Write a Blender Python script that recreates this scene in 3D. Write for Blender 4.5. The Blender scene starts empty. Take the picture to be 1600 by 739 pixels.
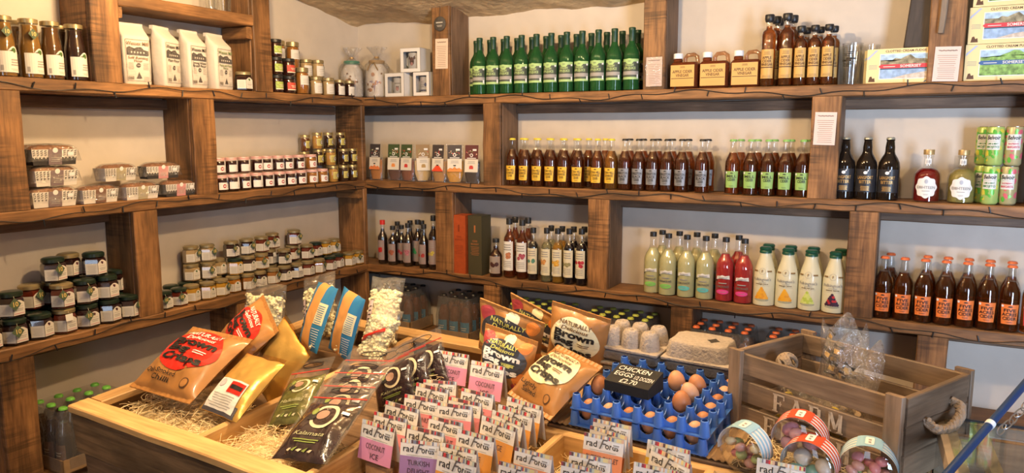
import bpy, bmesh, math, random
from mathutils import Vector, Matrix, noise
from math import sin, cos, pi, radians, sqrt, atan2
random.seed(7)
scene = bpy.context.scene
COL = scene.collection

# ------------------------------------------------------------------ camera
FOC = 1164.0; YAW = radians(28.9); PITCH = radians(8.07)
CAM = Vector((2.7314, -3.2212, 1.6))
FW = Vector((-sin(YAW)*cos(PITCH), cos(YAW)*cos(PITCH), -sin(PITCH)))
RT = Vector((cos(YAW), sin(YAW), 0.0)); UP = RT.cross(FW)
cd = bpy.data.cameras.new('camera'); cam = bpy.data.objects.new('camera', cd); COL.objects.link(cam)
cd.sensor_width = 36.0; cd.lens = FOC/1600*36.0; cd.clip_start = 0.02; cd.clip_end = 60
cam.location = CAM; cam.rotation_euler = FW.to_track_quat('-Z', 'Y').to_euler()
scene.camera = cam

# ------------------------------------------------------------------ light and exposure
world = bpy.data.worlds.new('world'); scene.world = world; world.use_nodes = True
bgn = world.node_tree.nodes['Background']
bgn.inputs['Color'].default_value = (0.80, 0.88, 1.0, 1); bgn.inputs['Strength'].default_value = 0.18
vs = scene.view_settings
vs.view_transform = 'Standard'; vs.look = 'None'; vs.gamma = 1.0; vs.exposure = 0.0; vs.use_curve_mapping = False
scene.cycles.max_bounces = 10; scene.cycles.diffuse_bounces = 3; scene.cycles.glossy_bounces = 3
scene.cycles.transmission_bounces = 8; scene.cycles.transparent_max_bounces = 28
scene.cycles.caustics_reflective = False; scene.cycles.caustics_refractive = False
scene.cycles.sample_clamp_indirect = 4.0

def area_light(name, loc, target, sx, sy, power, color):
    l = bpy.data.lights.new(name, 'AREA'); l.shape = 'RECTANGLE'; l.size = sx; l.size_y = sy
    l.energy = power; l.color = color
    o = bpy.data.objects.new(name, l); COL.objects.link(o); o.location = loc
    o.rotation_euler = (Vector(target)-Vector(loc)).to_track_quat('-Z', 'Y').to_euler()
    return o
def bulb_light(name, loc, power, color, radius=0.035):
    l = bpy.data.lights.new(name, 'POINT'); l.energy = power; l.color = color; l.shadow_soft_size = radius
    o = bpy.data.objects.new(name, l); COL.objects.link(o); o.location = loc
    return o
WARM = (1.0, 0.71, 0.39)
# daylight: the window in the right-hand wall and the glazed door behind the camera
wd = area_light('window_daylight', (4.60, -3.45, 1.10), (2.75, -0.2, 1.5), 0.8, 1.8, 36, (0.58, 0.74, 1.0)); wd.data.spread = radians(80)
area_light('door_daylight', (2.3, -5.3, 1.5), (1.6, 0.0, 1.3), 0.8, 1.7, 16, (0.66, 0.80, 1.0))
# warm ceiling bulbs in a row above the display table
for bx_, pw_ in ((0.86, 42), (1.65, 62), (2.60, 24)):
    bulb_light('ceiling_bulb', (bx_, -1.52, 2.33), pw_, WARM)

# two ceiling spotlights turned onto the display table
def spot_light(name, loc, target, power, color, cone):
    l = bpy.data.lights.new(name, 'SPOT'); l.energy = power; l.color = color; l.spot_size = radians(cone); l.spot_blend = 0.6; l.shadow_soft_size = 0.03
    o = bpy.data.objects.new(name, l); COL.objects.link(o); o.location = loc
    o.rotation_euler = (Vector(target)-Vector(loc)).to_track_quat('-Z', 'Y').to_euler(); return o
spot_light('table_spot', (1.25, -2.55, 2.45), (1.15, -1.72, 0.85), 85, (1.0, 0.75, 0.44), 58)
spot_light('table_spot', (2.05, -2.70, 2.50), (2.10, -1.70, 0.90), 45, (1.0, 0.77, 0.48), 52)

# ------------------------------------------------------------------ pixel helpers (photo frame 1600 x 739)
def ray(px, py): return FW + RT*((px-800)/FOC) - UP*((py-369.5)/FOC)
def onZ(px, py, z):
    r = ray(px, py); return CAM + r*((z-CAM.z)/r.z)
def onX(px, py, x):
    r = ray(px, py); return CAM + r*((x-CAM.x)/r.x)
def onY(px, py, y):
    r = ray(px, py); return CAM + r*((y-CAM.y)/r.y)
def back_x(px, d, z):      # x on the back shelves, d in front of the wall, at height z
    n = RT*FOC - FW*(px-800); return CAM.x - ((-d-CAM.y)*n.y + (z-CAM.z)*n.z)/n.x
def left_y(px, d, z):
    n = RT*FOC - FW*(px-800); return CAM.y - ((d-CAM.x)*n.x + (z-CAM.z)*n.z)/n.y

# ------------------------------------------------------------------ materials
MATS = {}
def nodes(name):
    m = bpy.data.materials.new(name); m.use_nodes = True
    nt = m.node_tree; return m, nt, nt.nodes['Principled BSDF']
def mat(name, col, rough=0.5, metal=0.0, trans=0.0, ior=1.45, bump=0, bscale=60, coat=0.0, vary=0.0, sss=0.0):
    if name in MATS: return MATS[name]
    m, nt, p = nodes(name)
    p.inputs['Base Color'].default_value = (*col, 1); p.inputs['Roughness'].default_value = rough
    p.inputs['Metallic'].default_value = metal; p.inputs['Transmission Weight'].default_value = trans
    p.inputs['IOR'].default_value = ior; p.inputs['Coat Weight'].default_value = coat
    p.inputs['Coat Roughness'].default_value = 0.08
    if bump or vary:
        tc = nt.nodes.new('ShaderNodeTexCoord'); nz = nt.nodes.new('ShaderNodeTexNoise')
        nz.inputs['Scale'].default_value = bscale; nz.inputs['Detail'].default_value = 4
        nt.links.new(tc.outputs['Object'], nz.inputs['Vector'])
        if bump:
            b = nt.nodes.new('ShaderNodeBump'); b.inputs['Strength'].default_value = bump; b.inputs['Distance'].default_value = 0.01
            nt.links.new(nz.outputs['Fac'], b.inputs['Height']); nt.links.new(b.outputs['Normal'], p.inputs['Normal'])
        if vary:
            r = nt.nodes.new('ShaderNodeValToRGB')
            r.color_ramp.elements[0].position = 0.3; r.color_ramp.elements[1].position = 0.7
            r.color_ramp.elements[0].color = (*[c*(1-vary) for c in col], 1)
            r.color_ramp.elements[1].color = (*[min(1, c*(1+vary)) for c in col], 1)
            nt.links.new(nz.outputs['Fac'], r.inputs['Fac']); nt.links.new(r.outputs['Color'], p.inputs['Base Color'])
    MATS[name] = m; return m
def thin(name, tint=(1, 1, 1), refl=1.0, rough=0.03, crinkle=0.0, haze=0.0):
    # thin clear glass or film: fresnel-weighted mirror over a tinted see-through
    if name in MATS: return MATS[name]
    m = bpy.data.materials.new(name); m.use_nodes = True; nt = m.node_tree; N = nt.nodes; N.clear()
    out = N.new('ShaderNodeOutputMaterial'); mx = N.new('ShaderNodeMixShader')
    tr = N.new('ShaderNodeBsdfTransparent'); gl = N.new('ShaderNodeBsdfGlossy'); fr = N.new('ShaderNodeLayerWeight'); fr.inputs['Blend'].default_value = 0.5
    tr.inputs['Color'].default_value = (*tint, 1); gl.inputs['Roughness'].default_value = rough
    # Schlick reflectance, the same from either side of the sheet
    pw = N.new('ShaderNodeMath'); pw.operation = 'POWER'; pw.inputs[1].default_value = 4.0
    mu = N.new('ShaderNodeMath'); mu.operation = 'MULTIPLY_ADD'; mu.inputs[1].default_value = 0.8*min(1.0, refl); mu.inputs[2].default_value = 0.045*refl
    nt.links.new(fr.outputs['Facing'], pw.inputs[0]); nt.links.new(pw.outputs[0], mu.inputs[0]); nt.links.new(mu.outputs[0], mx.inputs[0])
    nt.links.new(gl.outputs[0], mx.inputs[2])
    base = tr.outputs[0]
    if haze:
        df = N.new('ShaderNodeBsdfDiffuse'); df.inputs['Color'].default_value = (0.9, 0.9, 0.9, 1)
        m2 = N.new('ShaderNodeMixShader'); m2.inputs[0].default_value = haze
        nt.links.new(tr.outputs[0], m2.inputs[1]); nt.links.new(df.outputs[0], m2.inputs[2]); base = m2.outputs[0]
    nt.links.new(base, mx.inputs[1]); nt.links.new(mx.outputs[0], out.inputs[0])
    if crinkle:
        tc = N.new('ShaderNodeTexCoord'); nz = N.new('ShaderNodeTexNoise'); b = N.new('ShaderNodeBump')
        nz.inputs['Scale'].default_value = 38; nz.inputs['Detail'].default_value = 3; nz.inputs['Distortion'].default_value = 1.5
        b.inputs['Strength'].default_value = crinkle; b.inputs['Distance'].default_value = 0.02
        nt.links.new(tc.outputs['Object'], nz.inputs['Vector']); nt.links.new(nz.outputs['Fac'], b.inputs['Height'])
        nt.links.new(b.outputs['Normal'], gl.inputs['Normal']); nt.links.new(b.outputs['Normal'], fr.inputs['Normal'])
    MATS[name] = m; return m
def wood(name, dark, light, rough=0.6, stain=0.5, bump=0.25, gscale=1.0, saw=0.0):
    # grain runs along each board's own X axis
    if name in MATS: return MATS[name]
    m, nt, p = nodes(name); N = nt.nodes; L = nt.links
    tc = N.new('ShaderNodeTexCoord'); oi = N.new('ShaderNodeObjectInfo')
    add = N.new('ShaderNodeVectorMath'); add.operation = 'ADD'
    mul = N.new('ShaderNodeVectorMath'); mul.operation = 'SCALE'; mul.inputs['Scale'].default_value = 9.0
    cmb = N.new('ShaderNodeCombineXYZ')
    for i in range(3): L.new(oi.outputs['Random'], cmb.inputs[i])
    L.new(cmb.outputs[0], mul.inputs[0]); L.new(tc.outputs['Object'], add.inputs[0]); L.new(mul.outputs[0], add.inputs[1])
    mp = N.new('ShaderNodeMapping'); mp.inputs['Scale'].default_value = (2.2*gscale, 34*gscale, 34*gscale); L.new(add.outputs[0], mp.inputs[0])
    n1 = N.new('ShaderNodeTexNoise'); n1.inputs['Scale'].default_value = 1.6; n1.inputs['Detail'].default_value = 6; n1.inputs['Distortion'].default_value = 0.7
    L.new(mp.outputs[0], n1.inputs['Vector'])
    mp2 = N.new('ShaderNodeMapping'); mp2.inputs['Scale'].default_value = (3.5, 7, 7); L.new(add.outputs[0], mp2.inputs[0])
    n2 = N.new('ShaderNodeTexNoise'); n2.inputs['Scale'].default_value = 1.3; n2.inputs['Detail'].default_value = 5; L.new(mp2.outputs[0], n2.inputs['Vector'])
    mp3 = N.new('ShaderNodeMapping'); mp3.inputs['Scale'].default_value = (14*gscale, 150*gscale, 150*gscale); L.new(add.outputs[0], mp3.inputs[0])
    n3 = N.new('ShaderNodeTexNoise'); n3.inputs['Scale'].default_value = 1.0; n3.inputs['Detail'].default_value = 3; L.new(mp3.outputs[0], n3.inputs['Vector'])
    mxn = N.new('ShaderNodeMix'); mxn.data_type = 'FLOAT'; mxn.inputs['Factor'].default_value = 0.38; L.new(n1.outputs['Fac'], mxn.inputs['A']); L.new(n3.outputs['Fac'], mxn.inputs['B'])
    r1 = N.new('ShaderNodeValToRGB'); r1.color_ramp.elements[0].position = 0.32; r1.color_ramp.elements[1].position = 0.68
    r1.color_ramp.elements[0].color = (*dark, 1); r1.color_ramp.elements[1].color = (*light, 1); L.new(mxn.outputs['Result'], r1.inputs['Fac'])
    r2 = N.new('ShaderNodeValToRGB'); r2.color_ramp.elements[0].position = 0.36; r2.color_ramp.elements[1].position = 0.62
    s = 1-stain; r2.color_ramp.elements[0].color = (s, s, s, 1); r2.color_ramp.elements[1].color = (1, 1, 1, 1); L.new(n2.outputs['Fac'], r2.inputs['Fac'])
    mm = N.new('ShaderNodeMix'); mm.data_type = 'RGBA'; mm.blend_type = 'MULTIPLY'; mm.inputs['Factor'].default_value = 1.0
    L.new(r1.outputs['Color'], mm.inputs['A']); L.new(r2.outputs['Color'], mm.inputs['B'])
    src = mm.outputs['Result']
    if saw:      # dark marks of the saw blade across the grain, only in patches
        mp4 = N.new('ShaderNodeMapping'); mp4.inputs['Scale'].default_value = (95, 6, 6); L.new(add.outputs[0], mp4.inputs[0])
        n4 = N.new('ShaderNodeTexNoise'); n4.inputs['Scale'].default_value = 1.0; n4.inputs['Detail'].default_value = 2; L.new(mp4.outputs[0], n4.inputs['Vector'])
        n5 = N.new('ShaderNodeTexNoise'); n5.inputs['Scale'].default_value = 4.5; L.new(add.outputs[0], n5.inputs['Vector'])
        r4 = N.new('ShaderNodeValToRGB'); r4.color_ramp.elements[0].position = 0.40; r4.color_ramp.elements[1].position = 0.56; L.new(n4.outputs['Fac'], r4.inputs['Fac'])
        r5 = N.new('ShaderNodeMapRange'); r5.inputs['From Min'].default_value = 0.48; r5.inputs['From Max'].default_value = 0.62; r5.inputs['To Max'].default_value = saw; L.new(n5.outputs['Fac'], r5.inputs['Value'])
        m4 = N.new('ShaderNodeMix'); m4.data_type = 'RGBA'; m4.blend_type = 'MULTIPLY'; L.new(r5.outputs[0], m4.inputs['Factor']); L.new(src, m4.inputs['A']); L.new(r4.outputs['Color'], m4.inputs['B']); src = m4.outputs['Result']
    # each board a little lighter or darker
    hv = N.new('ShaderNodeHueSaturation'); mr = N.new('ShaderNodeMapRange'); mr.inputs['To Min'].default_value = 0.8; mr.inputs['To Max'].default_value = 1.2
    L.new(oi.outputs['Random'], mr.inputs['Value']); L.new(mr.outputs[0], hv.inputs['Value']); L.new(src, hv.inputs['Color'])
    L.new(hv.outputs['Color'], p.inputs['Base Color']); p.inputs['Roughness'].default_value = rough
    b = N.new('ShaderNodeBump'); b.inputs['Strength'].default_value = bump; b.inputs['Distance'].default_value = 0.004
    L.new(mxn.outputs['Result'], b.inputs['Height']); L.new(b.outputs['Normal'], p.inputs['Normal'])
    MATS[name] = m; return m

OAK = wood('stained_oak', (0.135, 0.062, 0.023), (0.40, 0.195, 0.072), stain=0.5)
POST = wood('stained_post', (0.125, 0.055, 0.021), (0.42, 0.205, 0.074), stain=0.62, saw=0.5)
BATTEN = wood('dark_batten', (0.12, 0.068, 0.040), (0.27, 0.160, 0.092), stain=0.4)
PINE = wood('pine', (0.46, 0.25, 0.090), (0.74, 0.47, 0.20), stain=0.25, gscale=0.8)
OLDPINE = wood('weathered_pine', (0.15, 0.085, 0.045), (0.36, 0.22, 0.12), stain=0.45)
CRATEW = wood('crate_wood', (0.16, 0.105, 0.066), (0.33, 0.225, 0.145), stain=0.4)
WHITE = mat('paper_white', (0.80, 0.78, 0.74), 0.6)
CREAM = mat('paper_cream', (0.78, 0.68, 0.50), 0.6)
BLACK = mat('print_black', (0.015, 0.014, 0.014), 0.5)
GREY = mat('print_grey', (0.32, 0.31, 0.30), 0.6)
GLASS = thin('clear_glass', (0.97, 0.98, 0.98), 1.9, 0.025)
CELLO = thin('cellophane', (0.975, 0.975, 0.975), 3.0, 0.07, crinkle=1.0, haze=0.03)
FILM = thin('clear_film', (0.985, 0.985, 0.985), 1.0, 0.10, crinkle=0.22, haze=0.03)
WRAP = thin('shrink_wrap', (0.86, 0.86, 0.86), 1.3, 0.12, crinkle=0.35, haze=0.08)

# ------------------------------------------------------------------ mesh building
TXT = {}
def glyphs(s, bold=0.0):
    # outline of a line of lettering, cap height about 0.7, centred on x, base line at 0
    k = (s, bold)
    if k in TXT: return TXT[k]
    cu = bpy.data.curves.new('t', 'FONT'); cu.body = s; cu.size = 1.0; cu.align_x = 'CENTER'
    cu.resolution_u = 2; cu.fill_mode = 'FRONT'; cu.offset = bold
    o = bpy.data.objects.new('t', cu); COL.objects.link(o)
    dg = bpy.context.evaluated_depsgraph_get(); ev = o.evaluated_get(dg); me = ev.to_mesh()
    v = [(p.co.x, p.co.y) for p in me.vertices]; f = [tuple(p.vertices) for p in me.polygons]
    ev.to_mesh_clear(); bpy.data.objects.remove(o); bpy.data.curves.remove(cu)
    w = (max(p[0] for p in v)-min(p[0] for p in v)) if v else 1
    TXT[k] = (v, f, w); return TXT[k]

class MB:
    def __init__(s): s.v = []; s.f = []; s.m = []; s.mats = []; s.flat = False
    def mi(s, m):
        if m not in s.mats: s.mats.append(m)
        return s.mats.index(m)
    def add(s, vs_, fs, m, M=None):
        o = len(s.v); k = s.mi(m)
        s.v += [(M @ Vector(p))[:] if M else tuple(p) for p in vs_]
        for f in fs: s.f.append(tuple(i+o for i in f)); s.m.append(k)
        return s
    def lathe(s, prof, m, seg=20, M=None, sx=1.0, sy=1.0, ph=0.0):
        vs_ = []; rings = []
        for r, z in prof:
            if r < 1e-6: rings.append([len(vs_)]); vs_.append((0, 0, z))
            else:
                rings.append(list(range(len(vs_), len(vs_)+seg)))
                vs_ += [(r*sx*cos(ph+2*pi*i/seg), r*sy*sin(ph+2*pi*i/seg), z) for i in range(seg)]
        fs = []
        for a, b in zip(rings, rings[1:]):
            for i in range(seg):
                j = (i+1) % seg
                if len(a) == 1 and len(b) == 1: continue
                if len(a) == 1: fs.append((a[0], b[j], b[i]))
                elif len(b) == 1: fs.append((a[i], a[j], b[0]))
                else: fs.append((a[i], a[j], b[j], b[i]))
        return s.add(vs_, fs, m, M)
    def box(s, x0, x1, y0, y1, z0, z1, m, M=None):
        vs_ = [(x, y, z) for z in (z0, z1) for y in (y0, y1) for x in (x0, x1)]
        return s.add(vs_, [(0, 2, 3, 1), (4, 5, 7, 6), (0, 1, 5, 4), (2, 6, 7, 3), (0, 4, 6, 2), (1, 3, 7, 5)], m, M)
    def rbox(s, x0, x1, y0, y1, z0, z1, r, m, M=None, seg=3):
        # upright box with rounded vertical edges and slightly eased top and bottom
        def ring(d, z):
            out = []
            for cx, cy, a0 in ((x1-r, y1-r, 0), (x0+r, y1-r, pi/2), (x0+r, y0+r, pi), (x1-r, y0+r, 1.5*pi)):
                for i in range(seg+1):
                    a = a0+pi/2*i/seg; out.append((cx+(r-d)*cos(a), cy+(r-d)*sin(a), z))
            return out
        e = r*0.5; R = [ring(e, z0), ring(0, z0+e), ring(0, z1-e), ring(e, z1)]; n = len(R[0]); vs_ = sum(R, [])
        fs = [tuple(reversed(range(n))), tuple(range(3*n, 4*n))]
        for k in range(3):
            fs += [(k*n+i, k*n+(i+1) % n, (k+1)*n+(i+1) % n, (k+1)*n+i) for i in range(n)]
        return s.add(vs_, fs, m, M)
    def prism(s, pts, y0, y1, m, M=None):
        # outline in the xz plane, drawn out along y
        n = len(pts); vs_ = [(x, y0, z) for x, z in pts]+[(x, y1, z) for x, z in pts]
        fs = [tuple(range(n)), tuple(reversed(range(n, 2*n)))]+[(i, i+n, (i+1) % n+n, (i+1) % n) for i in range(n)]
        return s.add(vs_, fs, m, M)
    def grid(s, nx, ny, fn, m, M=None):
        vs_ = [fn(i/nx, j/ny) for j in range(ny+1) for i in range(nx+1)]
        w = nx+1
        return s.add(vs_, [(j*w+i, j*w+i+1, (j+1)*w+i+1, (j+1)*w+i) for j in range(ny) for i in range(nx)], m, M)
    def rect(s, x0, x1, y0, y1, mp, m, n=6, ny=1, x0t=None, x1t=None):
        x0t = x0 if x0t is None else x0t; x1t = x1 if x1t is None else x1t
        def fn(a, b):
            l = x0+(x0t-x0)*b; r = x1+(x1t-x1)*b; return mp(l+(r-l)*a, y0+(y1-y0)*b)
        return s.grid(n, ny, fn, m)
    def poly(s, pts, mp, m, rings=1):
        n = len(pts); cx = sum(p[0] for p in pts)/n; cy = sum(p[1] for p in pts)/n
        vs_ = [mp(cx, cy)]; fs = []
        for k in range(1, rings+1):
            t = k/rings; vs_ += [mp(cx+(x-cx)*t, cy+(y-cy)*t) for x, y in pts]
        for i in range(n):
            j = (i+1) % n; fs.append((0, 1+i, 1+j))
            for k in range(1, rings): a = 1+(k-1)*n; b = 1+k*n; fs.append((a+i, b+i, b+j, a+j))
        return s.add(vs_, fs, m)
    def disc(s, cx, cy, r, mp, m, n=18, rings=1, ry=None):
        ry = r if ry is None else ry
        return s.poly([(cx+r*cos(2*pi*i/n), cy+ry*sin(2*pi*i/n)) for i in range(n)], mp, m, rings)
    def text(s, t, size, x, y, mp, m, bold=0.012, width=None, shear=0.0, rot=0.0, sy=1.0):
        v, f, w = glyphs(t, bold)
        k = size if width is None else width/max(w, 1e-6)
        c, sn = cos(rot), sin(rot); vs_ = []
        for a, b in v:
            a2 = (a+shear*b)*k; b2 = b*(size if width is not None else k)*sy
            vs_.append(mp(x+a2*c-b2*sn, y+a2*sn+b2*c))
        return s.add(vs_, f, m)
    def lines(s, x0, x1, y0, y1, n, mp, m, fill=0.45, k=5):
        # rows of print too small to read
        h = (y1-y0)/n
        for i in range(n):
            a = random.Random(i*7+n).uniform(0.0, 0.18)*(x1-x0)
            s.rect(x0+a, x1-a*0.7, y0+i*h, y0+(i+fill)*h, mp, m, k)
        return s
    def tube(s, path, r, m, seg=6, M=None, closed=False):
        P = [Vector(p) for p in path]; n = len(P); vs_ = []
        prev = None
        for i in range(n):
            d = (P[(i+1) % n]-P[i-1]) if closed else (P[min(i+1, n-1)]-P[max(i-1, 0)])
            d = d.normalized() if d.length > 1e-9 else Vector((0, 0, 1))
            if prev is None: a = d.orthogonal().normalized()
            else:
                a = prev-d*prev.dot(d); a = a.normalized() if a.length > 1e-6 else d.orthogonal().normalized()
            prev = a; b = d.cross(a); rr = r[i] if isinstance(r, (list, tuple)) else r
            vs_ += [(P[i]+a*rr*cos(2*pi*k/seg)+b*rr*sin(2*pi*k/seg))[:] for k in range(seg)]
        fs = []
        for i in range(n if closed else n-1):
            j = (i+1) % n
            fs += [(i*seg+k, i*seg+(k+1) % seg, j*seg+(k+1) % seg, j*seg+k) for k in range(seg)]
        if not closed: fs += [tuple(reversed(range(seg))), tuple(range((n-1)*seg, n*seg))]
        return s.add(vs_, fs, m, M)
    def mesh(s, name, smooth=40, ):
        me = bpy.data.meshes.new(name); me.from_pydata(s.v, [], s.f)
        for m in s.mats: me.materials.append(m)
        me.polygons.foreach_set('material_index', s.m)
        if smooth:
            me.polygons.foreach_set('use_smooth', [True]*len(s.f)); me.update(); me.set_sharp_from_angle(angle=radians(smooth))
        me.update(); return me

def cyl(R, off=0.0004, a0=0.0):
    # a sheet wrapped on a cylinder, facing -y
    R2 = R+off; return lambda x, z: (R2*sin(x/R2+a0), -R2*cos(x/R2+a0), z)
def flat(y=0.0, x=0.0, z=0.0): return lambda a, b: (a+x, y, b+z)
def lay(mp, d):
    # lift a mapped sheet along -y for print on top of it
    return lambda a, b: (lambda p: (p[0], p[1]-d, p[2]))(mp(a, b))
def lift(R, k, a0=0.0): return cyl(R, 0.0004+0.0005*k, a0)

def setp(o, label=None, cat=None, group=None, kind=None):
    if label: o['label'] = label
    if cat: o['category'] = cat
    if group: o['group'] = group
    if kind: o['kind'] = kind
    return o
def link(name, me, parent=None, M=None):
    o = bpy.data.objects.new(name, me); COL.objects.link(o)
    if parent: o.parent = parent
    if M is not None: o.matrix_local = M
    return o
def spawn(name, proto, M, label, cat, group=None):
    # proto: list of (part name, mesh, name of the part it belongs to or None)
    r = bpy.data.objects.new(name, None); COL.objects.link(r); r.empty_display_size = 0.02; r.matrix_world = M
    setp(r, label, cat, group); made = {}
    for row in proto:
        pn, me, par = row[:3]
        o = link(pn, me, made[par] if par else r, row[3] if len(row) > 3 else None); made[pn] = o
    return r
def TR(x, y, z, rz=0.0, rx=0.0, ry=0.0, s=1.0):
    return Matrix.Translation((x, y, z)) @ Matrix.Rotation(rz, 4, 'Z') @ Matrix.Rotation(rx, 4, 'X') @ Matrix.Rotation(ry, 4, 'Y') @ Matrix.Scale(s, 4)
ORD = ['first', 'second', 'third', 'fourth', 'fifth', 'sixth', 'seventh', 'eighth', 'ninth', 'tenth', 'eleventh', 'twelfth',
       'thirteenth', 'fourteenth', 'fifteenth', 'sixteenth', 'seventeenth', 'eighteenth', 'nineteenth', 'twentieth']
def ordn(i, n):
    if i == 0: return 'leftmost'
    if i == n-1 and n > 2: return 'rightmost'
    return ORD[i]+' from left'

# ------------------------------------------------------------------ the room
D = 0.18                                    # depth of the shelves
ZT, ZM, ZW = 1.770, 1.345, 0.902          # shelf tops: top, middle, lower
ZLB, ZLL = 0.565, 0.435                     # bottom shelf of the back wall and of the left wall
WALLM = mat('painted_plaster', (0.60, 0.525, 0.445), 0.85, bump=0.25, bscale=9, vary=0.05)
def struct(name, mb, smooth=0):
    o = link(name, mb.mesh(name, smooth)); setp(o, kind='structure'); return o
mb = MB(); mb.grid(24, 12, lambda a, b: (-0.0+4.75*a, 0.0, 2.5*b), WALLM); struct('wall_back', mb)
mb = MB(); mb.grid(24, 12, lambda a, b: (0.0, -5.5*(1-a), 3.0*b), WALLM); struct('wall_left', mb)
FLOORM = mat('floor_concrete', (0.16, 0.125, 0.10), 0.7, bump=0.2, bscale=14, vary=0.25)
mb = MB(); mb.box(-0.05, 4.8, -5.5, 0.05, -0.06, 0.0, FLOORM); struct('floor', mb)
# sloping lumpy ceiling, lowest along the back wall
CEILM = mat('rough_ceiling', (0.66, 0.48, 0.27), 0.9, bump=0.9, bscale=26, vary=0.16)
def ceil_pt(a, b):
    x = 4.75*a; y = -5.5*(1-(1-b)**2.0) if b > 0 else 0.0
    y = -5.5*b**1.7
    z = 2.155+0.18*(-y)+0.022*noise.noise((x*3.1, y*3.1, 0))+0.012*noise.noise((x*9, y*9, 3))
    return (x, y, z)
mb = MB(); mb.grid(150, 70, ceil_pt, CEILM); struct('ceiling', mb, 60)
# right-hand wall with a window opening, front wall with a glazed door opening (both out of view)
mb = MB()
for a in ((-5.5, -3.9, 0, 3.1), (-3.0, 0, 0, 2.7), (-3.9, -3.0, 0, .15), (-3.9, -3.0, 2.1, 2.9)): mb.box(4.7, 4.8, a[0], a[1], a[2], a[3], WALLM)
struct('wall_right', mb)
mb = MB()
for a in ((0, 1.8, 0, 3.2), (2.8, 4.8, 0, 3.2), (1.8, 2.8, 2.45, 3.2)): mb.box(a[0], a[1], -5.55, -5.45, a[2], a[3], WALLM)
struct('wall_front', mb)
FRAMEM = mat('white_frame', (0.7, 0.7, 0.68), 0.4)
mb = MB()
for a in ((-3.9, -3.84, .15, 2.1), (-3.06, -3.0, .15, 2.1), (-3.9, -3.0, .15, .21), (-3.9, -3.0, 2.04, 2.1)): mb.box(4.72, 4.78, *a, FRAMEM)
struct('window_1', mb)
mb = MB()
for a in ((1.8, 1.9, 0, 2.45), (2.7, 2.8, 0, 2.45), (1.8, 2.8, 0, 0.3), (1.8, 2.8, 2.35, 2.45)): mb.box(a[0], a[1], -5.53, -5.47, a[2], a[3], FRAMEM)
struct('door_1', mb)

# ------------------------------------------------------------------ shelving
def board_mesh(L, w, t, m, seed, rag=0.003, nseg=None):
    # plank along X, width along Y, thickness along Z, with worn uneven edges
    n = nseg or max(3, int(L/0.09)); R = random.Random(seed); vs_ = []
    b = min(0.004, t*0.15, w*0.15)
    for i in range(n+1):
        x = -L/2+L*i/n
        jy0, jy1, jz0, jz1 = (R.uniform(-rag, rag) for _ in range(4))
        y0, y1, z0, z1 = -w/2+jy0, w/2+jy1, -t/2+jz0*0.5, t/2+jz1*0.3
        vs_ += [(x, y0+b, z0), (x, y1-b, z0), (x, y1, z0+b), (x, y1, z1-b), (x, y1-b, z1), (x, y0+b, z1), (x, y0, z1-b), (x, y0, z0+b)]
    fs = [tuple(range(8)), tuple(reversed(range(n*8, n*8+8)))]
    for i in range(n): fs += [(i*8+(k+1) % 8, i*8+k, (i+1)*8+k, (i+1)*8+(k+1) % 8) for k in range(8)]
    mb = MB(); mb.add(vs_, fs, m); return mb.mesh('board', 30)
BSEED = [0]
def board(name, p0, p1, w, t, m, parent, wdir=(0, 0, 1), rag=0.003):
    # plank from p0 to p1; wdir is the direction of its width
    p0, p1 = Vector(p0), Vector(p1); X = (p1-p0).normalized(); Y = Vector(wdir); Y = (Y-X*Y.dot(X)).normalized(); Z = X.cross(Y)
    BSEED[0] += 1
    M = Matrix((X, Y, Z)).transposed().to_4x4(); M.translation = (p0+p1)/2
    me = board_mesh((p1-p0).length, w, t, m, BSEED[0], rag)
    o = link(name, me, parent); o.matrix_local = (parent.matrix_world.inverted() if parent else Matrix()) @ M
    return o
def root(name, loc, label, cat, group=None):
    r = bpy.data.objects.new(name, None); COL.objects.link(r); r.location = loc; r.matrix_world = Matrix.Translation(loc)
    r.empty_display_size = 0.05; return setp(r, label, cat, group)
XR = 4.68; YR = -2.75
unit_b = root('shelving_unit', (1.7, -0.09, 0), 'rustic stained timber wall shelving of the back wall behind the display table', 'shelving')
unit_l = root('shelving_unit', (0.09, -1.4, 0), 'rustic stained timber wall shelving of the left wall with jars and flour', 'shelving')
TH = 0.043
for z, zz in ((ZT, ZT), (ZM, ZM), (ZW, ZW), (ZLB, ZLL)):
    board('shelf_board', (0.0, -D/2-0.001, z-TH/2), (XR, -D/2-0.001, z-TH/2), D, TH, OAK, unit_b, (0, 1, 0))
    board('shelf_board', (D/2, YR, zz-TH/2), (D/2, -D-0.006, zz-TH/2), D, TH, OAK, unit_l, (1, 0, 0))
    board('wall_batten', (0.02, -0.016, z-TH-0.024), (XR, -0.016, z-TH-0.024), 0.042, 0.028, BATTEN, unit_b, (0, 0, 1), 0.001)
    board('wall_batten', (0.016, YR, zz-TH-0.024), (0.016, -D-0.05, zz-TH-0.024), 0.042, 0.028, BATTEN, unit_l, (0, 0, 1), 0.001)
PD = D-0.034
def post_b(x0, x1, z0, z1, back=True):
    # box-like upright: front board and two side boards
    board('upright_front', ((x0+x1)/2, -D+0.011, z0), ((x0+x1)/2, -D+0.011, z1), x1-x0, 0.022, POST, unit_b, (1, 0, 0), 0.002)
    board('upright_side', (x1-0.011, -D/2+0.009, z0), (x1-0.011, -D/2+0.009, z1), D-0.024, 0.022, BATTEN, unit_b, (0, 1, 0), 0.001)
    board('upright_side', (x0+0.011, -D/2+0.009, z0), (x0+0.011, -D/2+0.009, z1), D-0.024, 0.022, BATTEN, unit_b, (0, 1, 0), 0.001)
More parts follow.
